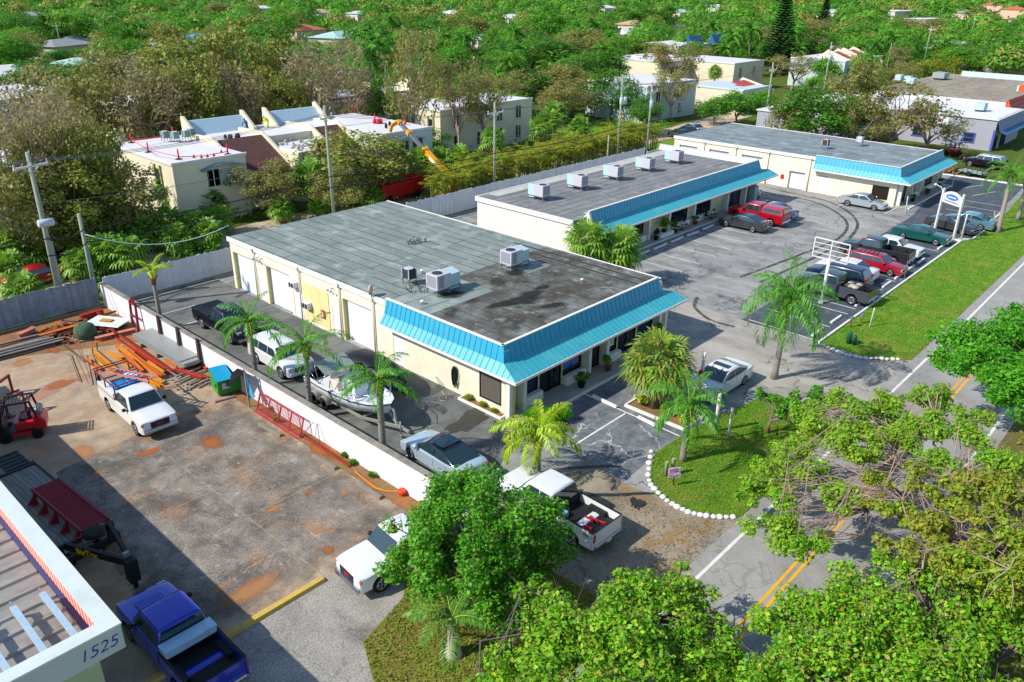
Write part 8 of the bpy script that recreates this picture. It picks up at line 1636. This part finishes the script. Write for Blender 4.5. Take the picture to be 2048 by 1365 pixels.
m = MB(); m.box(168, 33, 5.3, 189, 33.3, 6.3); m.box(188.7, 33.3, 5.3, 189, 48, 6.3); m.build('parapet', mat('pale_parapet', '#b9c8c4', .7), t5)
m = MB(); m.prof([(31, 5.4), (30.9, 5.4), (29.6, 3.2), (31, 3.2)], 152, 192, 'x'); m.build('tiled_slope', RDT, t5); m = MB(); m.prof([(31, 5.5), (30.8, 5.5), (29.5, 3.2), (31, 3.2)], 151.6, 152, 'x'); m.prof([(33, 6.4), (32, 6.4), (30.8, 5.3), (33, 5.3)], 168, 170, 'x'); m.build('orange_end', mat('orange_end_tiles', '#d0562a', .7), t5)
for i, (p, s_, lab) in enumerate([((178.28, 48.99, 5.40), 1.6, 'large grey box unit on the flat tan roof'), ((162.71, 49.42, 5.40), .9, 'grey unit at the left end of the flat tan roof'), ((165.65, 51.01, 5.40), .8, 'darker small unit behind it on the flat tan roof'), ((166.94, 53.09, 5.40), .8, 'small brown unit at the left corner of the flat tan roof'), ((142.13, 32.33, 4.60), 1.0, 'grey green unit on the white roof of the grey building')]):
 t = thing('roof_unit', lab, 'roof unit', p); m = MB(); m.box(-s_, -.7 * s_, .2, s_, .7 * s_, 1.2); m.build('cabinet', ACB if i else mat('grey_unit', '#8d9a96', .6), t, bevel=.04); m = MB(); m.box(-s_, -.5 * s_, 0, s_, .5 * s_, .2); m.build('curb', ACD, t)
for i, (p, lab) in enumerate([((126.12, 28.75), 'pile of timber offcuts by the grey building wall'), ((114.95, 27.55), 'brown timber stack on pallets beside the farthest shop building')]):
 t = thing('timber_stack', lab, 'timber', p); m = MB(); r = random.Random(i)
 for k in range(12): y = r.uniform(-1, 1); z = .1 + .12 * (k // 4); m.box(-1.5 + r.uniform(-.3, .3), y, z, 1.4 + r.uniform(-.3, .3), y + .2, z + .1)
 m.build('planks', mat('warm_timber', '#9a7448', .85, var=.25), t)
# ================================================================ TREES BEYOND
SPECN = {'olive': (L_OLIVE, .30, 24, .34), 'brown': (L_BROWN, .26, 26, .33), 'dark': (L_DARK, .32, 26, .36), 'mid': (L_MID, .34, 26, .36), 'bright': (L_BRIGHT, .34, 24, .38), 'sparse': (L_OLIVE, .28, 20, .27), 'mixed': (leafmat('green_brown_leaves', ['#4a7c1a', '#748e30', '#96863e', '#5c9026', '#a8964a'], .3), .32, 24, .34)}
PROTO = {}
for kd, nn_ in (('olive', 3), ('brown', 2), ('dark', 3), ('mid', 3), ('bright', 2), ('sparse', 3), ('mixed', 2)):
 lm, ln, nc, rc = SPECN[kd]
 for i in range(nn_):
  PROTO[(kd, i)] = [tree({'olive': 'olive_green_tree', 'brown': 'brownish_tree', 'dark': 'dark_green_tree', 'mid': 'green_tree', 'bright': 'bright_green_tree', 'sparse': 'sparse_tree', 'mixed': 'mottled_tree'}[kd], 'x', (0, 0, 0), (4.0, 3.7, 3.2), 4.7, lm, 500 + i * 17 + len(kd), nc + 16, rc * .78, 9500 if kd not in ('sparse', 'brown') else 4600, ln * .82, None, BARKP if kd in ('sparse', 'brown') else BARK, 1 if kd in ('sparse', 'brown') else 2, .36, .15, -.8, fill=.25), False]
def place_tree(kd, p, r, zc, label, seed, group=None):
 """crown radius r, crown centre zc above the ground"""
 n = sum(1 for k in PROTO if k[0] == kd); pr = PROTO[(kd, seed % n)]; s = (r / 4.0, r / 4.0, zc / 4.7)
 if not pr[1]: t = pr[0]; pr[1] = True; t.location = (p[0], p[1], 0); t.rotation_euler = (0, 0, seed * 1.37); t.scale = s; t['label'] = label
 else: t = dup(pr[0], p[:2], seed * 1.37, label, s)
 if group: t['group'] = group
 return t
def dist(p): return math.sqrt(p[0]**2 + p[1]**2 + (22 - p[2])**2)
TL = [((24.06, 74.00, 8.42),72,'brown','bare-twigged tree right over the white roof at the left'),((25.85, 72.00, 6.99),55,'mixed','mottled tree at the near corner of the left white block'),((20.61, 74.00, 8.48),85,'brown','olive tree in front of the left white block'),((21.96, 70.51, 2.60),55,'olive','low olive tree behind the fan palm thicket'),((48.59, 97.00, 7.76),62,'mixed','mottled tree standing close over the red tiled roofs'),((53.66, 97.00, 7.61),62,'brown','brown tree between the two red tiled roofs'),((59.77, 97.00, 6.75),66,'mixed','mottled tree right of the red tiled roofs'),((45.59, 98.00, 7.93),55,'olive','olive tree left of the red tiled roofs'),((67.34, 105.56, 3.40),40,'dark','dark tree behind the far fin walls'),((67.21, 91.00, 7.33),55,'brown','brownish tree above the crane side roofs'),((70.69, 89.00, 6.57),42,'dark','dark tree before the dark red roofs'),
 ((91.47, 86.54, 4.20),50,'mid','green tree at the right end of the cream block'),((70.14, 78.90, 2.60),45,'mid','green shrubby tree by the crane boom'),((81.37, 88.03, 5.00),40,'sparse','open tree hugging the cream block'),((108.68, 71.47, 3.40),45,'dark','dark tree under the single transformer'),((116.92, 83.88, 5.00),55,'dark','dark crown right of the spreading lawn tree'),((106.79, 86.15, 4.00),60,'olive','olive tree shading the apartment lawn'),((107.90, 96.09, 4.60),60,'dark','dark tree behind the lawn fan palms'),
 ((28.28, 94.00, 7.89),90,'brown','broad bare-twigged tree at the left edge above the white roofed block'),((19.00, 71.00, 5.58),85,'olive','dark olive tree at the left edge behind the slanting crossarm'),((23.43, 71.00, 5.00),95,'mixed','wide olive brown tree between the leaning pole and the short pole'),((27.08, 70.50, 4.57),72,'olive','low olive tree against the lit side wall of the barrier-post roof'),((22.40, 73.00, 6.93),66,'olive','olive tree crown over the slanting crossarm'),
 ((38.21, 102.00, 8.76),95,'olive','large olive tree behind the white roofed block at the left'),((41.79, 96.00, 8.08),80,'brown','large brownish tree just beyond the barrier-post roof'),((55.56, 166.19, 5.00),75,'dark','dark tree clump near the left houses'),((69.39, 166.31, 5.00),60,'brown','brown topped tree behind the large olive one'),((52.61, 106.00, 10.01),95,'mixed','tall mottled tree beyond the red roofs at the left'),((62.25, 108.00, 9.88),85,'mixed','mottled green and brown tree right of the tall mottled one'),((61.02, 115.76, 4.00),50,'dark','dark low tree behind the pointed fin walls'),((49.01, 108.63, 3.60),45,'dark','dark bush-like tree against the back of the barrier-post roof'),
 ((66.37, 97.00, 9.15),90,'brown','big tan coloured tree above the far fin walls'),((41.09, 70.00, 3.56),64,'olive','small olive tree with a forked trunk before the brown slope'),((44.32, 79.19, 3.40),35,'olive','thin olive tree at the corner between block and brown slope'),((51.46, 69.50, 4.64),112,'mixed','great olive brown tree hiding the middle of the apartment row'),((45.76, 64.95, 3.40),60,'olive','olive tree behind the first shop roof and pole'),((54.23, 68.41, 3.60),50,'olive','olive tree left of the yellow crane boom'),
 ((67.38, 79.00, 10.29),66,'sparse','grey green open tree in front of the dark red roofs'),((75.51, 79.20, 8.41),64,'sparse','open tree with bare top before the cream block'),((80.01, 79.00, 7.73),50,'sparse','thin open tree right of the bare topped one'),((155.20, 136.00, 6.00),105,'dark','huge dark green domed tree in the middle distance'),((113.51, 93.98, 5.20),85,'olive','olive domed tree on the apartment lawn'),((127.00, 118.79, 5.00),60,'dark','dark tree left of the huge domed one'),((102.77, 96.08, 4.60),45,'olive','olive tree beside the cream block corner'),((142.22, 106.27, 5.50),85,'dark','spreading dark tree with a thick forked trunk on the lawn'),((185.32, 144.06, 6.00),70,'olive','olive crown behind the huge domed tree'),((120.43, 82.34, 3.60),42,'dark','dark rounded tree between the two transformer poles'),
 ((155.03, 96.07, 7.00),62,'sparse','tall sparse tree rising before the pale blue apartment wall'),((123.63, 76.16, 6.00),45,'sparse','lower sparse crown of the pair before the pale blue apartment wall'),((127.90, 65.30, 3.40),50,'bright','bright green bushy tree before the low red sloped apartment'),((124.65, 68.14, 3.00),35,'bright','bright green bush left of the bushy tree'),((133.72, 64.13, 3.40),35,'mid','green bush behind the pole with a white crossarm'),((257.82, 131.16, 6.00),65,'olive','olive tree left of the tall conifer'),((259.15, 145.75, 6.00),60,'olive','olive tree far left of the tall conifer'),((181.03, 80.35, 5.60),55,'sparse','sparse tree right below the tall conifer'),((326.07, 136.76, 6.00),50,'olive','olive tree right of the tall conifer'),((321.77, 120.50, 6.00),60,'bright','bright green tree behind the red sloped bays'),((285.33, 101.38, 5.00),40,'mixed','mottled tree right behind the red sloped bays'),((384.82, 120.18, 6.00),62,'olive','broad olive tree near the cream bungalow'),((258.41, 83.56, 5.00),50,'dark','dark green tree beside the white crossarm pole'),((230.33, 94.16, 5.00),45,'brown','brownish tree at the left of the red sloped bays'),
 ((112.50, 45.29, 5.89),84,'dark','big dark tree leaning over the farthest shop roof'),((117.50, 42.44, 8.08),60,'olive','olive crown behind the big dark tree'),((111.50, 48.71, 5.13),48,'olive','smaller olive crown at the grey wall corner'),((119.50, 37.66, 6.23),85,'sparse','open branched tree before the white coated roof'),((124.00, 33.92, 4.43),68,'sparse','open branched tree before the wall sign of the grey building'),((114.00, 38.84, 5.13),55,'sparse','thin open tree in front of the dark blue mansard'),
 ((59.75, 201.36, 6.00),50,'bright','bright green tree at the far left edge'),((91.39, 283.67, 7.00),50,'dark','dark tree near the top left corner'),((100.74, 277.74, 7.00),45,'mid','green tree near the top left palms'),((114.79, 244.71, 6.00),35,'mixed','golden hedge-like tree by the long grey roof'),((199.51, 359.81, 7.00),50,'olive','olive tree near the top edge left of centre'),((181.05, 287.80, 7.00),40,'mid','green tree near the top edge above the orange roof'),((182.81, 401.14, 7.00),45,'bright','bright tree near the top edge above the palms'),((217.07, 223.21, 7.00),50,'mixed','russet topped tree near the top centre'),((137.35, 159.05, 6.00),45,'bright','bright tree beyond the grey green open tree'),((242.56, 204.26, 8.00),45,'bright','bright tree at the top centre right'),((319.98, 209.17, 8.00),50,'dark','dark dome near the top right of centre'),((133.43, 171.88, 6.00),50,'sparse','bare grey tree right of the big tan tree'),((136.28, 150.55, 6.00),60,'mid','flat topped green tree beyond the open trees'),((179.38, 127.12, 6.00),45,'mid','green tree left of the red roofed apartments'),((193.63, 112.61, 5.00),35,'mid','green tree between the red roofs'),((244.33, 63.44, 5.00),45,'mid','green tree before the big orange roofed house'),((268.82, 75.65, 5.00),40,'bright','bright tree by the far bend hedge'),((322.12, 74.66, 5.00),45,'mid','green tree below the big orange roofed house')]
for i, (p, rp, kd, lab) in enumerate(TL): place_tree(kd, p, rp * 1.12 * dist(p) / 1587.0, p[2], lab, i)
def conifer(label, p, h, rr):
 rg = np.random.default_rng(int(h)); t = thing('norfolk_pine', label, 'tree', p); MB().tube([(0, 0, 0), (0, 0, h)], [.35, .05], 8).build('trunk', BARK, t); Vs = []; Fs = 0; m = MB(); P = []; D = []
 for k in range(34):
  z = h * (.1 + .88 * k / 33); R_ = rr * (1 - (k / 33) ** 1.15) + .25
  for b in range(9):
   a = b * .698 + k * .5; d_ = np.array([math.cos(a), math.sin(a), .06]); s_ = np.array([-math.sin(a), math.cos(a), 0])
   for q in range(16):
    u = (q + .5) / 16; o = np.array([0, 0, z]) + d_ * R_ * u + np.array([0, 0, .5 * u * u - .3 * u]);
    for sg in (1, -1): P.append(o + s_ * sg * .2 * (1.1 - u)); D.append(d_ * .7 + s_ * sg * .7 + rg.normal(size=3) * .15)
 P = np.array(P); D = np.array(D); D /= np.linalg.norm(D, axis=1, keepdims=True); N = np.tile([0, 0, 1.0], (len(P), 1)) + rg.normal(size=(len(P), 3)) * .3
 V, F = diamonds(P, D, N, np.full(len(P), 1.15), np.full(len(P), .5)); npmesh('crown', V, F, L_PINE, t)
conifer('tall dark Norfolk pine rising to the top edge', (211.09, 98.51), 22, 4.6); conifer('second slimmer Norfolk pine farther right', (395.42, 164.65), 19, 3.6)
# ---- feather palms of the gardens at the top, each kind shared
FP = [feather_palm('coconut_palm', 'x', (0, 0), h_, L_MID if i != 2 else L_PALM, 600 + i, 18, 3.8, 1.1, 1.7, .16, (.3, .1), el=(1.3, -.35), boots=False, wd=.15) for i, h_ in enumerate((4.5, 6.5, 8.5))]
fused = set()
def cocos(p, k, lab, s_=1.0, grp=None):
 if k not in fused: fused.add(k); t = FP[k]; t.location = (p[0], p[1], 0); t.scale = (s_,) * 3; t['label'] = lab
 else: t = dup(FP[k], p, p[0] * 1.7, lab, s_)
 if grp: t['group'] = grp
for (p, k, lab) in [((108.60, 320.47), 1, 'leaning coconut palm left of the far crossarm pole'), ((120.69, 283.36), 1, 'large shaggy coconut palm beyond the long grey roof'), ((139.61, 341.53), 2, 'tall thin trunked palm near the top left'), ((134.74, 352.30), 0, 'palm in the top left palm group'), ((152.48, 381.26), 1, 'second palm in the top left palm group'), ((101.33, 285.18), 0, 'low palm by the far crossarm pole'), ((185.17, 359.91), 1, 'palm above the blue covered yard'), ((186.15, 382.97), 1, 'palm left of the blue covered yard'), ((217.29, 400.72), 1, 'palm near the top left of centre'), ((178.73, 303.38), 0, 'palm below the silver blue palm'), ((226.38, 323.76), 0, 'palm by the pale green roof'), ((260.05, 336.06), 1, 'dark palm near the pole in the upper centre'), ((287.30, 358.25), 2, 'tall palm in the upper centre'), ((191.80, 230.09), 0, 'bright palm behind the bare grey tree'), ((330.25, 291.49), 1, 'palm in the top centre'), ((334.86, 317.23), 0, 'low palm by the centre far roofs'), ((255.25, 168.27), 2, 'full golden palm left of the red roofed apartments'), ((477.05, 264.07), 1, 'palm near the top right of centre'), ((765.82, 239.24), 1, 'palm near the distant roofs at the top right'), ((841.27, 200.34), 2, 'palm before the orange roofed house'), ((596.41, 156.37), 1, 'palm left of the big orange roofed house'), ((98.24, 327.99), 0, 'low palm at the left edge of the gardens'), ((147.24, 263.47), 0, 'low palm beside the mottled trees')]:
 cocos(p, k, lab)
feather_palm('silver_palm', 'silver blue fan crowned palm near the top left of centre', (209.04, 335.20), 3.0, L_BLUE, 640, 24, 2.8, .9, 1.2, .3, el=(1.4, -.2), boots=False, wd=.2); feather_palm('silver_palm', 'silver blue palm in the middle distance by the grey pole', (185.36, 191.88), 3.0, L_BLUE, 641, 24, 2.8, .9, 1.2, .3, el=(1.4, -.2), boots=False, wd=.2)
# ---- houses peeping through
def house(label, p, sx_, sy_, h, rot, wallc, roofm, hip=True, pitch=.28):
 t = thing('house', label, 'house', (p[0], p[1], 0), rot); m = MB(); m.box(-sx_, -sy_, 0, sx_, sy_, h); m.build('wall', wallc, t); e = .5; X_, Y_ = sx_ + e, sy_ + e; m = MB()
 if hip: rz = h + Y_ * pitch; k = max(.3, X_ - Y_); m.add([(-X_, -Y_, h), (X_, -Y_, h), (X_, Y_, h), (-X_, Y_, h), (-k, 0, rz), (k, 0, rz)], [(0, 1, 5, 4), (1, 2, 5), (2, 3, 4, 5), (3, 0, 4), (3, 2, 1, 0)])
 else: m.box(-X_, -Y_, h, X_, Y_, h + .25)
 m.build('roof', roofm, t)
 for x in (-sx_ * .5, sx_ * .4): m = MB(); m.box(x - .6, -sy_ - .04, .9, x + .6, -sy_ + .02, 2.1); m.box(-sx_ - .04, x * .6 - .5, .9, -sx_ + .02, x * .6 + .5, 2.1); m.build('window', WINGL, t)
 return t
RW = mat('white_roof_tiles', '#d4d4d0', .8, var=.06, dirt=.25); RTL = mat('pale_teal_roof', '#9fc0b8', .8, var=.06); RG = mat('grey_shingles', '#8d8f92', .85, var=.1, dirt=.2); RTN = mat('tan_shingles', '#b49a78', .85, var=.08); WC = mat('house_wall', '#cfc6b4', .85, var=.06)
HL = [((56.65, 189.98, 4.00), 8, 5, 3.6, .3, RW, 'white roofed house at the left edge beyond the dark tree'), ((45.81, 157.60, 3.50), 7, 5, 3.2, .2, RW, 'white roofed house low at the left edge'), ((91.00, 260.64, 4.00), 8, 5, 3.4, .5, RG, 'grey roofed house by the far left pole'), ((102.44, 276.05, 4.00), 7, 5, 3.4, .2, RW, 'white roofed house behind the leaning coconut palm'), ((109.71, 230.35, 4.00), 13, 5, 3.4, -.3, RG, 'long grey roofed house in the upper left'), ((76.93, 205.33, 4.00), 7, 4, 3.2, .1, RTL, 'pale green house near the left houses'), ((187.15, 283.94, 4.50), 8, 6, 3.6, .2, ORT, 'orange roofed house in the upper left of centre'), ((173.63, 241.16, 4.50), 9, 6, 3.6, .4, RTL, 'pale teal roofed house beyond the tan tree'), ((188.52, 215.55, 4.00), 7, 5, 3.4, .0, RG, 'grey white gabled house in the upper centre'), ((351.66, 372.11, 5.00), 9, 6, 3.6, .3, RW, 'white gabled house at the top centre'), ((138.91, 272.32, 3.50), 5, 4, 3.0, .2, mat('blue_tarpaulin', '#3a8ab4', .6), 'blue covered shed among the palms'), ((339.98, 314.68, 4.50), 9, 6, 3.6, .1, RW, 'white house left of the pale blue roof at the top centre'), ((337.14, 289.08, 4.50), 11, 6, 3.6, -.1, mat('pale_blue_roof', '#a4bcc8', .8), 'pale blue roofed house at the top centre right'), ((538.04, 398.10, 5.00), 10, 6, 3.6, .1, RW, 'white roofed house at the top edge right of centre'), ((343.36, 237.07, 4.50), 9, 6, 3.4, .2, RTN, 'tan roofed house right of the top centre'), ((514.71, 316.64, 5.00), 9, 6, 3.6, 0, RTL, 'pale roofed house near the top right of centre'), ((328.81, 204.08, 4.50), 8, 5, 3.4, .1, RW, 'white roofed house beyond the red roofed apartments'), ((289.69, 417.60, 5.00), 8, 6, 3.6, .2, RTN, 'tan roofed house near the top left of centre'), ((276.20, 577.39, 5.00), 9, 6, 3.6, .3, ORT, 'terracotta roofed house at the top edge left'), ((301.33, 395.43, 5.00), 8, 5, 3.6, .2, RTL, 'pale green roofed house at the top edge centre'),
      ((611.89, 251.55, 5.00), 12, 7, 4, .1, mat('pale_green_gable', '#b4ccc4', .8), 'pale green gabled house right of the pines'), ((670.85, 375.66, 5.00), 10, 6, 3.6, .1, RW, 'white house at the top edge left of the pines'), ((758.61, 165.96, 7.00), 12, 9, 6.5, .2, ORT, 'big orange roofed two storey house at the top right corner'), ((895.86, 215.59, 8.00), 12, 9, 7, .2, ORT, 'second orange roofed house behind it at the top right'), ((688.34, 184.09, 5.00), 8, 6, 4.5, .2, RG, 'grey roofed cream house left of the big orange roof'), ((276.31, 194.02, 4.50), 7, 5, 3.4, .1, RW, 'small white house among the trees right of centre'), ((212.79, 211.28, 4.00), 6, 4, 3.2, .1, RW, 'small white house behind the huge domed tree'), ((295.36, 491.05, 5.00), 8, 5, 3.6, .1, RW, 'white house at the top edge beside the silver blue palm'), ((146.56, 449.61, 6.00), 8, 5, 3.6, .1, RG, 'grey roof at the top left corner')]
for p, a, b, h, rz, rm, lab in HL: house(lab, p, a, b, h, rz, PINKW if 'orange' in lab else WC, rm)
for lab, p, a, b, h in [('long white flat roofed building at the upper right', (670.66, 224.33, 5.00), 24, 8, 5), ('second long white flat roof below the first at the upper right', (555.79, 168.93, 4.50), 15, 6, 4), ('cream bungalow with a flat white roof by the far hedge', (330.01, 90.14, 4.00), 9, 6, 3.8), ('white flat roof behind the dark tree right of the apartments', (364.24, 125.24, 5.00), 9, 7, 4.5)]: house(lab, p, a, b, h, -.05, WC, WROOF, False)
# ---- gardens between the named trees, filled in: single trees out to mid distance, one wood beyond
rgf = np.random.default_rng(21); taken = [(p[0], p[1], rp * dist(p) / 1587.0 * .75) for p, rp, k, l in TL] + [(p[0], p[1], max(a, b) + 2.5) for p, a, b, *_ in HL]
blk = [(-5, 112, 52, 72), (4, 95, 71, 92), (56, 86, 90, 108), (42, 74, 106, 124), (112, 232, 26, 58), (112, 155, 60, 92), (155, 184, 84, 118), (188, 218, 70, 88), (194, 226, 116, 136), (74, 130, 62, 84), (-20, 20, 0, 62), (84, 134, 5, 62), (30, 118, 0, 62)]
sight = [(math.atan2(p[1], p[0]), math.hypot(p[0], p[1]), max(a, b)) for p, a, b, *_ in HL] + [(math.atan2(p[1], p[0]), math.hypot(p[0], p[1]), 14) for p in ((670.66, 224.33, 5.00), (555.79, 168.93, 4.50), (330.01, 90.14, 4.00), (211.09, 98.51), (395.42, 164.65))]
def hides(x, y):                            # keep a gap of garden in front of each house
 a, d_ = math.atan2(y, x), math.hypot(x, y); return any(h_ * .6 < d_ < h_ and abs(a - t_) < w_ * .75 / h_ for t_, h_, w_ in sight)
def free(x, y, r):
 if hides(x, y): return False
 if any(a - r * .6 < x < b + r * .6 and c - r * .6 < y < d + r * .6 for a, b, c, d in blk): return False
 rd = min(abs((Vector((x, y)) - Vector(q)).length) for q in ROADP)
 if x > 120 and y < 12 + (x - 120) * .42 + 14 and rd < 40: return False
 return all((x - a)**2 + (y - b)**2 > (r * .55 + c)**2 for a, b, c in taken)
kinds = ['dark', 'mid', 'olive', 'bright', 'mixed', 'sparse', 'palm', 'palm', 'palm', 'palm', 'mid', 'bright', 'bright', 'palm']
WORD = {'dark': 'dark green', 'mid': 'leafy green', 'olive': 'olive', 'bright': 'bright green', 'mixed': 'mottled', 'brown': 'brownish', 'sparse': 'thin crowned'}
fwd = math.atan2(CF.y, CF.x); cnt = 0; tries = 0
while cnt < 265 and tries < 14000:
 tries += 1; d_ = 96 + 200 * rgf.random() ** .75; a = fwd + R(38) * (rgf.random() * 2 - 1); x, y = d_ * math.cos(a), d_ * math.sin(a); r = 3.0 + 3.0 * rgf.random()
 if not free(x, y, r): continue
 taken.append((x, y, r * .5)); k = kinds[rgf.integers(len(kinds))]; cnt += 1
 zone = 'beyond the left apartments' if a > fwd + .22 else 'beyond the crane' if a > fwd - .05 else 'beyond the red roofs' if a > fwd - .3 else 'near the far road bend'
 band = 'far ' if d_ > 190 else ''
 if k == 'palm': cocos((x, y), int(rgf.integers(3)), 'green coconut palm ' + band + zone, .8 + .4 * rgf.random(), 'garden palms beyond the apartments')
 else: place_tree(k, (x, y), r, 3.4 + 2.6 * rgf.random(), WORD[k] + ' tree ' + band + zone, cnt, 'garden trees beyond the apartments')
Vs = {};
for k in range(4600):
 d_ = 250 + 1500 * rgf.random() ** 2.1; a = fwd + R(40) * (rgf.random() * 2 - 1); x, y = d_ * math.cos(a), d_ * math.sin(a)
 r = (3 + 3.5 * rgf.random()) * (1 + d_ / 1400)
 low = hides(x, y)
 if low: r *= .45
 if any((x - a_)**2 + (y - b_)**2 < (r * .5 + c_)**2 for a_, b_, c_ in taken[-0:] if abs(x - a_) < 20 and abs(y - b_) < 20): continue
 n = 290 if d_ < 400 else 110 if d_ < 700 else 40; v = rgf.normal(size=(n, 3)); v /= np.linalg.norm(v, axis=1, keepdims=True); v[:, 2] = np.abs(v[:, 2]) * .9 - .15
 h = (3.5 + 3.5 * rgf.random()) * (.3 if low else 1); P = v * np.array([r, r, r * .75]) * (.6 + .4 * rgf.random((n, 1))) + np.array([x, y, h]); N = v * .9 + np.array([0, 0, .4]) + rgf.normal(size=(n, 3)) * .35; N /= np.linalg.norm(N, axis=1, keepdims=True)
 D = np.cross(N, rgf.normal(size=(n, 3))); D /= np.linalg.norm(D, axis=1, keepdims=True); L_ = np.full(n, r * (.17 if n > 150 else .3 if n > 50 else .5)) * (.6 + .6 * rgf.random(n))
 Vs.setdefault(int(rgf.choice(5, p=[.36, .26, .1, .1, .18])), []).append(diamonds(P, D, N, L_, L_ * .6)[0])
me_v = []; mi = []
for k, lst in Vs.items(): V = np.concatenate(lst); me_v.append(V); mi += [k] * (len(V) // 4)
V = np.concatenate(me_v); wood = npmesh('far_woods', V, np.arange(len(V)).reshape(-1, 4), L_DARK)
for mm in (L_MID, L_BRIGHT, L_PALM, SPECN['mixed'][0]): wood.data.materials.append(mm)
wood.data.polygons.foreach_set('material_index', np.array(mi, np.int32)); tag(wood, 'far green treetops spreading to the top of the picture', 'woods', kind='stuff')
# low undergrowth under the mid-distance trees, and grass blades on the lawns
def undergrowth(name, label, boxes, n, ln, lm, seed, h=.9):
 rg = np.random.default_rng(seed); P = []
 for (x0, x1, y0, y1) in boxes: k = int(n * (x1-x0)*(y1-y0)); P.append(np.stack([x0 + (x1-x0)*rg.random(k), y0 + (y1-y0)*rg.random(k), h * rg.random(k)**1.5 + .05], 1))
 P = np.concatenate(P); dn = np.sin(P[:, 0]*.7 + 1.3*np.sin(P[:, 1]*.45)) + np.sin(P[:, 1]*.9 + P[:, 0]*.3); P = P[dn > -.6]; k = len(P)
 N = np.array([0, 0, .8]) + rg.normal(size=(k, 3)) * .5; N /= np.linalg.norm(N, axis=1, keepdims=True); D = np.cross(N, rg.normal(size=(k, 3))); D /= np.linalg.norm(D, axis=1, keepdims=True); L_ = ln * (.6 + .8 * rg.random(k))
 V, F = diamonds(P, D, N, L_, L_ * .5); o = npmesh(name, V, F, lm); return tag(o, label, 'ground cover', kind='stuff')
undergrowth('undergrowth', 'low bushes and weeds behind the board fences', [(-6, 60, 59.2, 65)], 9, .38, L_MID, 1, 1.1); undergrowth('undergrowth', 'shrubbery at the foot of the apartment blocks', [(28, 74, 69.8, 73), (70, 120, 72, 79)], 5, .4, L_DARK, 2, 1.2); undergrowth('undergrowth', 'dark undergrowth along the far road hedge', [(140, 200, 58, 66), (150, 190, 53, 58)], 3, .6, L_MID, 3, 1.6)
undergrowth('roadside_growth', 'leafy growth under the roadside trees at the bottom right', [(10, 60, -6, 4.6)], 16, .26, L_MIXED, 4, .8)
def blades(name, label, poly, n, seed, lm, h=.07):
 rg = np.random.default_rng(seed); q = np.array(poly); x0, y0 = q.min(0); x1, y1 = q.max(0); P = np.stack([x0 + (x1-x0)*rg.random(n), y0 + (y1-y0)*rg.random(n)], 1); ins = np.zeros(n, bool); j = len(q) - 1
 for i in range(len(q)):
  c = ((q[i,1] > P[:,1]) != (q[j,1] > P[:,1])) & (P[:,0] < (q[j,0]-q[i,0])*(P[:,1]-q[i,1])/(q[j,1]-q[i,1]+1e-12)+q[i,0]); ins ^= c; j = i
 P = P[ins]; k = len(P); P = np.concatenate([P, np.full((k, 1), .03 + h * .4)], 1); D = np.array([0, 0, .8]) + rg.normal(size=(k, 3)) * .55; D /= np.linalg.norm(D, axis=1, keepdims=True); N = np.cross(D, rg.normal(size=(k, 3))); N /= np.linalg.norm(N, axis=1, keepdims=True); L_ = h * (.7 + .9 * rg.random(k))
 V, F = diamonds(P, D, N, L_, L_ * .35); return tag(npmesh(name, V, F, lm), label, 'grass', kind='stuff')
L_GRASS = leafmat('grass_blades', ['#4f8214', '#6aa01c', '#86b432', '#5a9018', '#a0a048'], .3); L_GRASD = leafmat('dry_grass_blades', ['#6f8a2a', '#8a9440', '#a08a50', '#7a9432', '#94744a'], .25)
blades('grass', 'short grass on the lawn island', ISL, 26000, 1, L_GRASS); blades('grass', 'short grass on the long verge beside the kerb row', VERGE, 40000, 2, L_GRASS, .1); blades('grass', 'patchy dry grass around the bottle palm', LAWN, 16000, 3, L_GRASD, .1)
blades('fallen_leaves', 'fallen brown leaves on the left hand driveway', [(20.3, 12.3), (28, 12.3), (27.2, 15), (26.5, 17), (20.3, 19)], 2600, 4, L_DEAD, .09); blades('fallen_leaves', 'orange leaf litter at the verge corner by the white stones', [(49.2, 17.2), (49.3, 13.6), (51.2, 12.0), (56, 12.0), (51.4, 13), (50.2, 14), (50.3, 17)], 1600, 5, L_DEAD, .1)
# ---- any labels still shared are told apart by where they stand across the view
tops = [o for o in COL.objects if o.parent is None and 'label' in o.keys()]; by = {}
for o in tops: by.setdefault(o['label'], []).append(o)
ORD = ['leftmost', 'second from the left', 'third from the left', 'fourth from the left', 'fifth from the left', 'sixth from the left', 'seventh from the left', 'eighth from the left', 'ninth from the left', 'tenth from the left']
for lab, os_ in by.items():
 if len(os_) < 2 or 'stone' in lab: continue
 os_.sort(key=lambda o: -math.atan2(o.location.y, o.location.x)); n = len(os_)
 for i, o in enumerate(os_):
  w_ = ORD[i] if i < 10 and i < (n + 1) // 2 else ('rightmost' if i == n - 1 else (ORD[n - 1 - i].replace('left', 'right') if n - 1 - i < 10 else '%dth from the left' % (i + 1)))
  o['label'] = lab + ', ' + w_
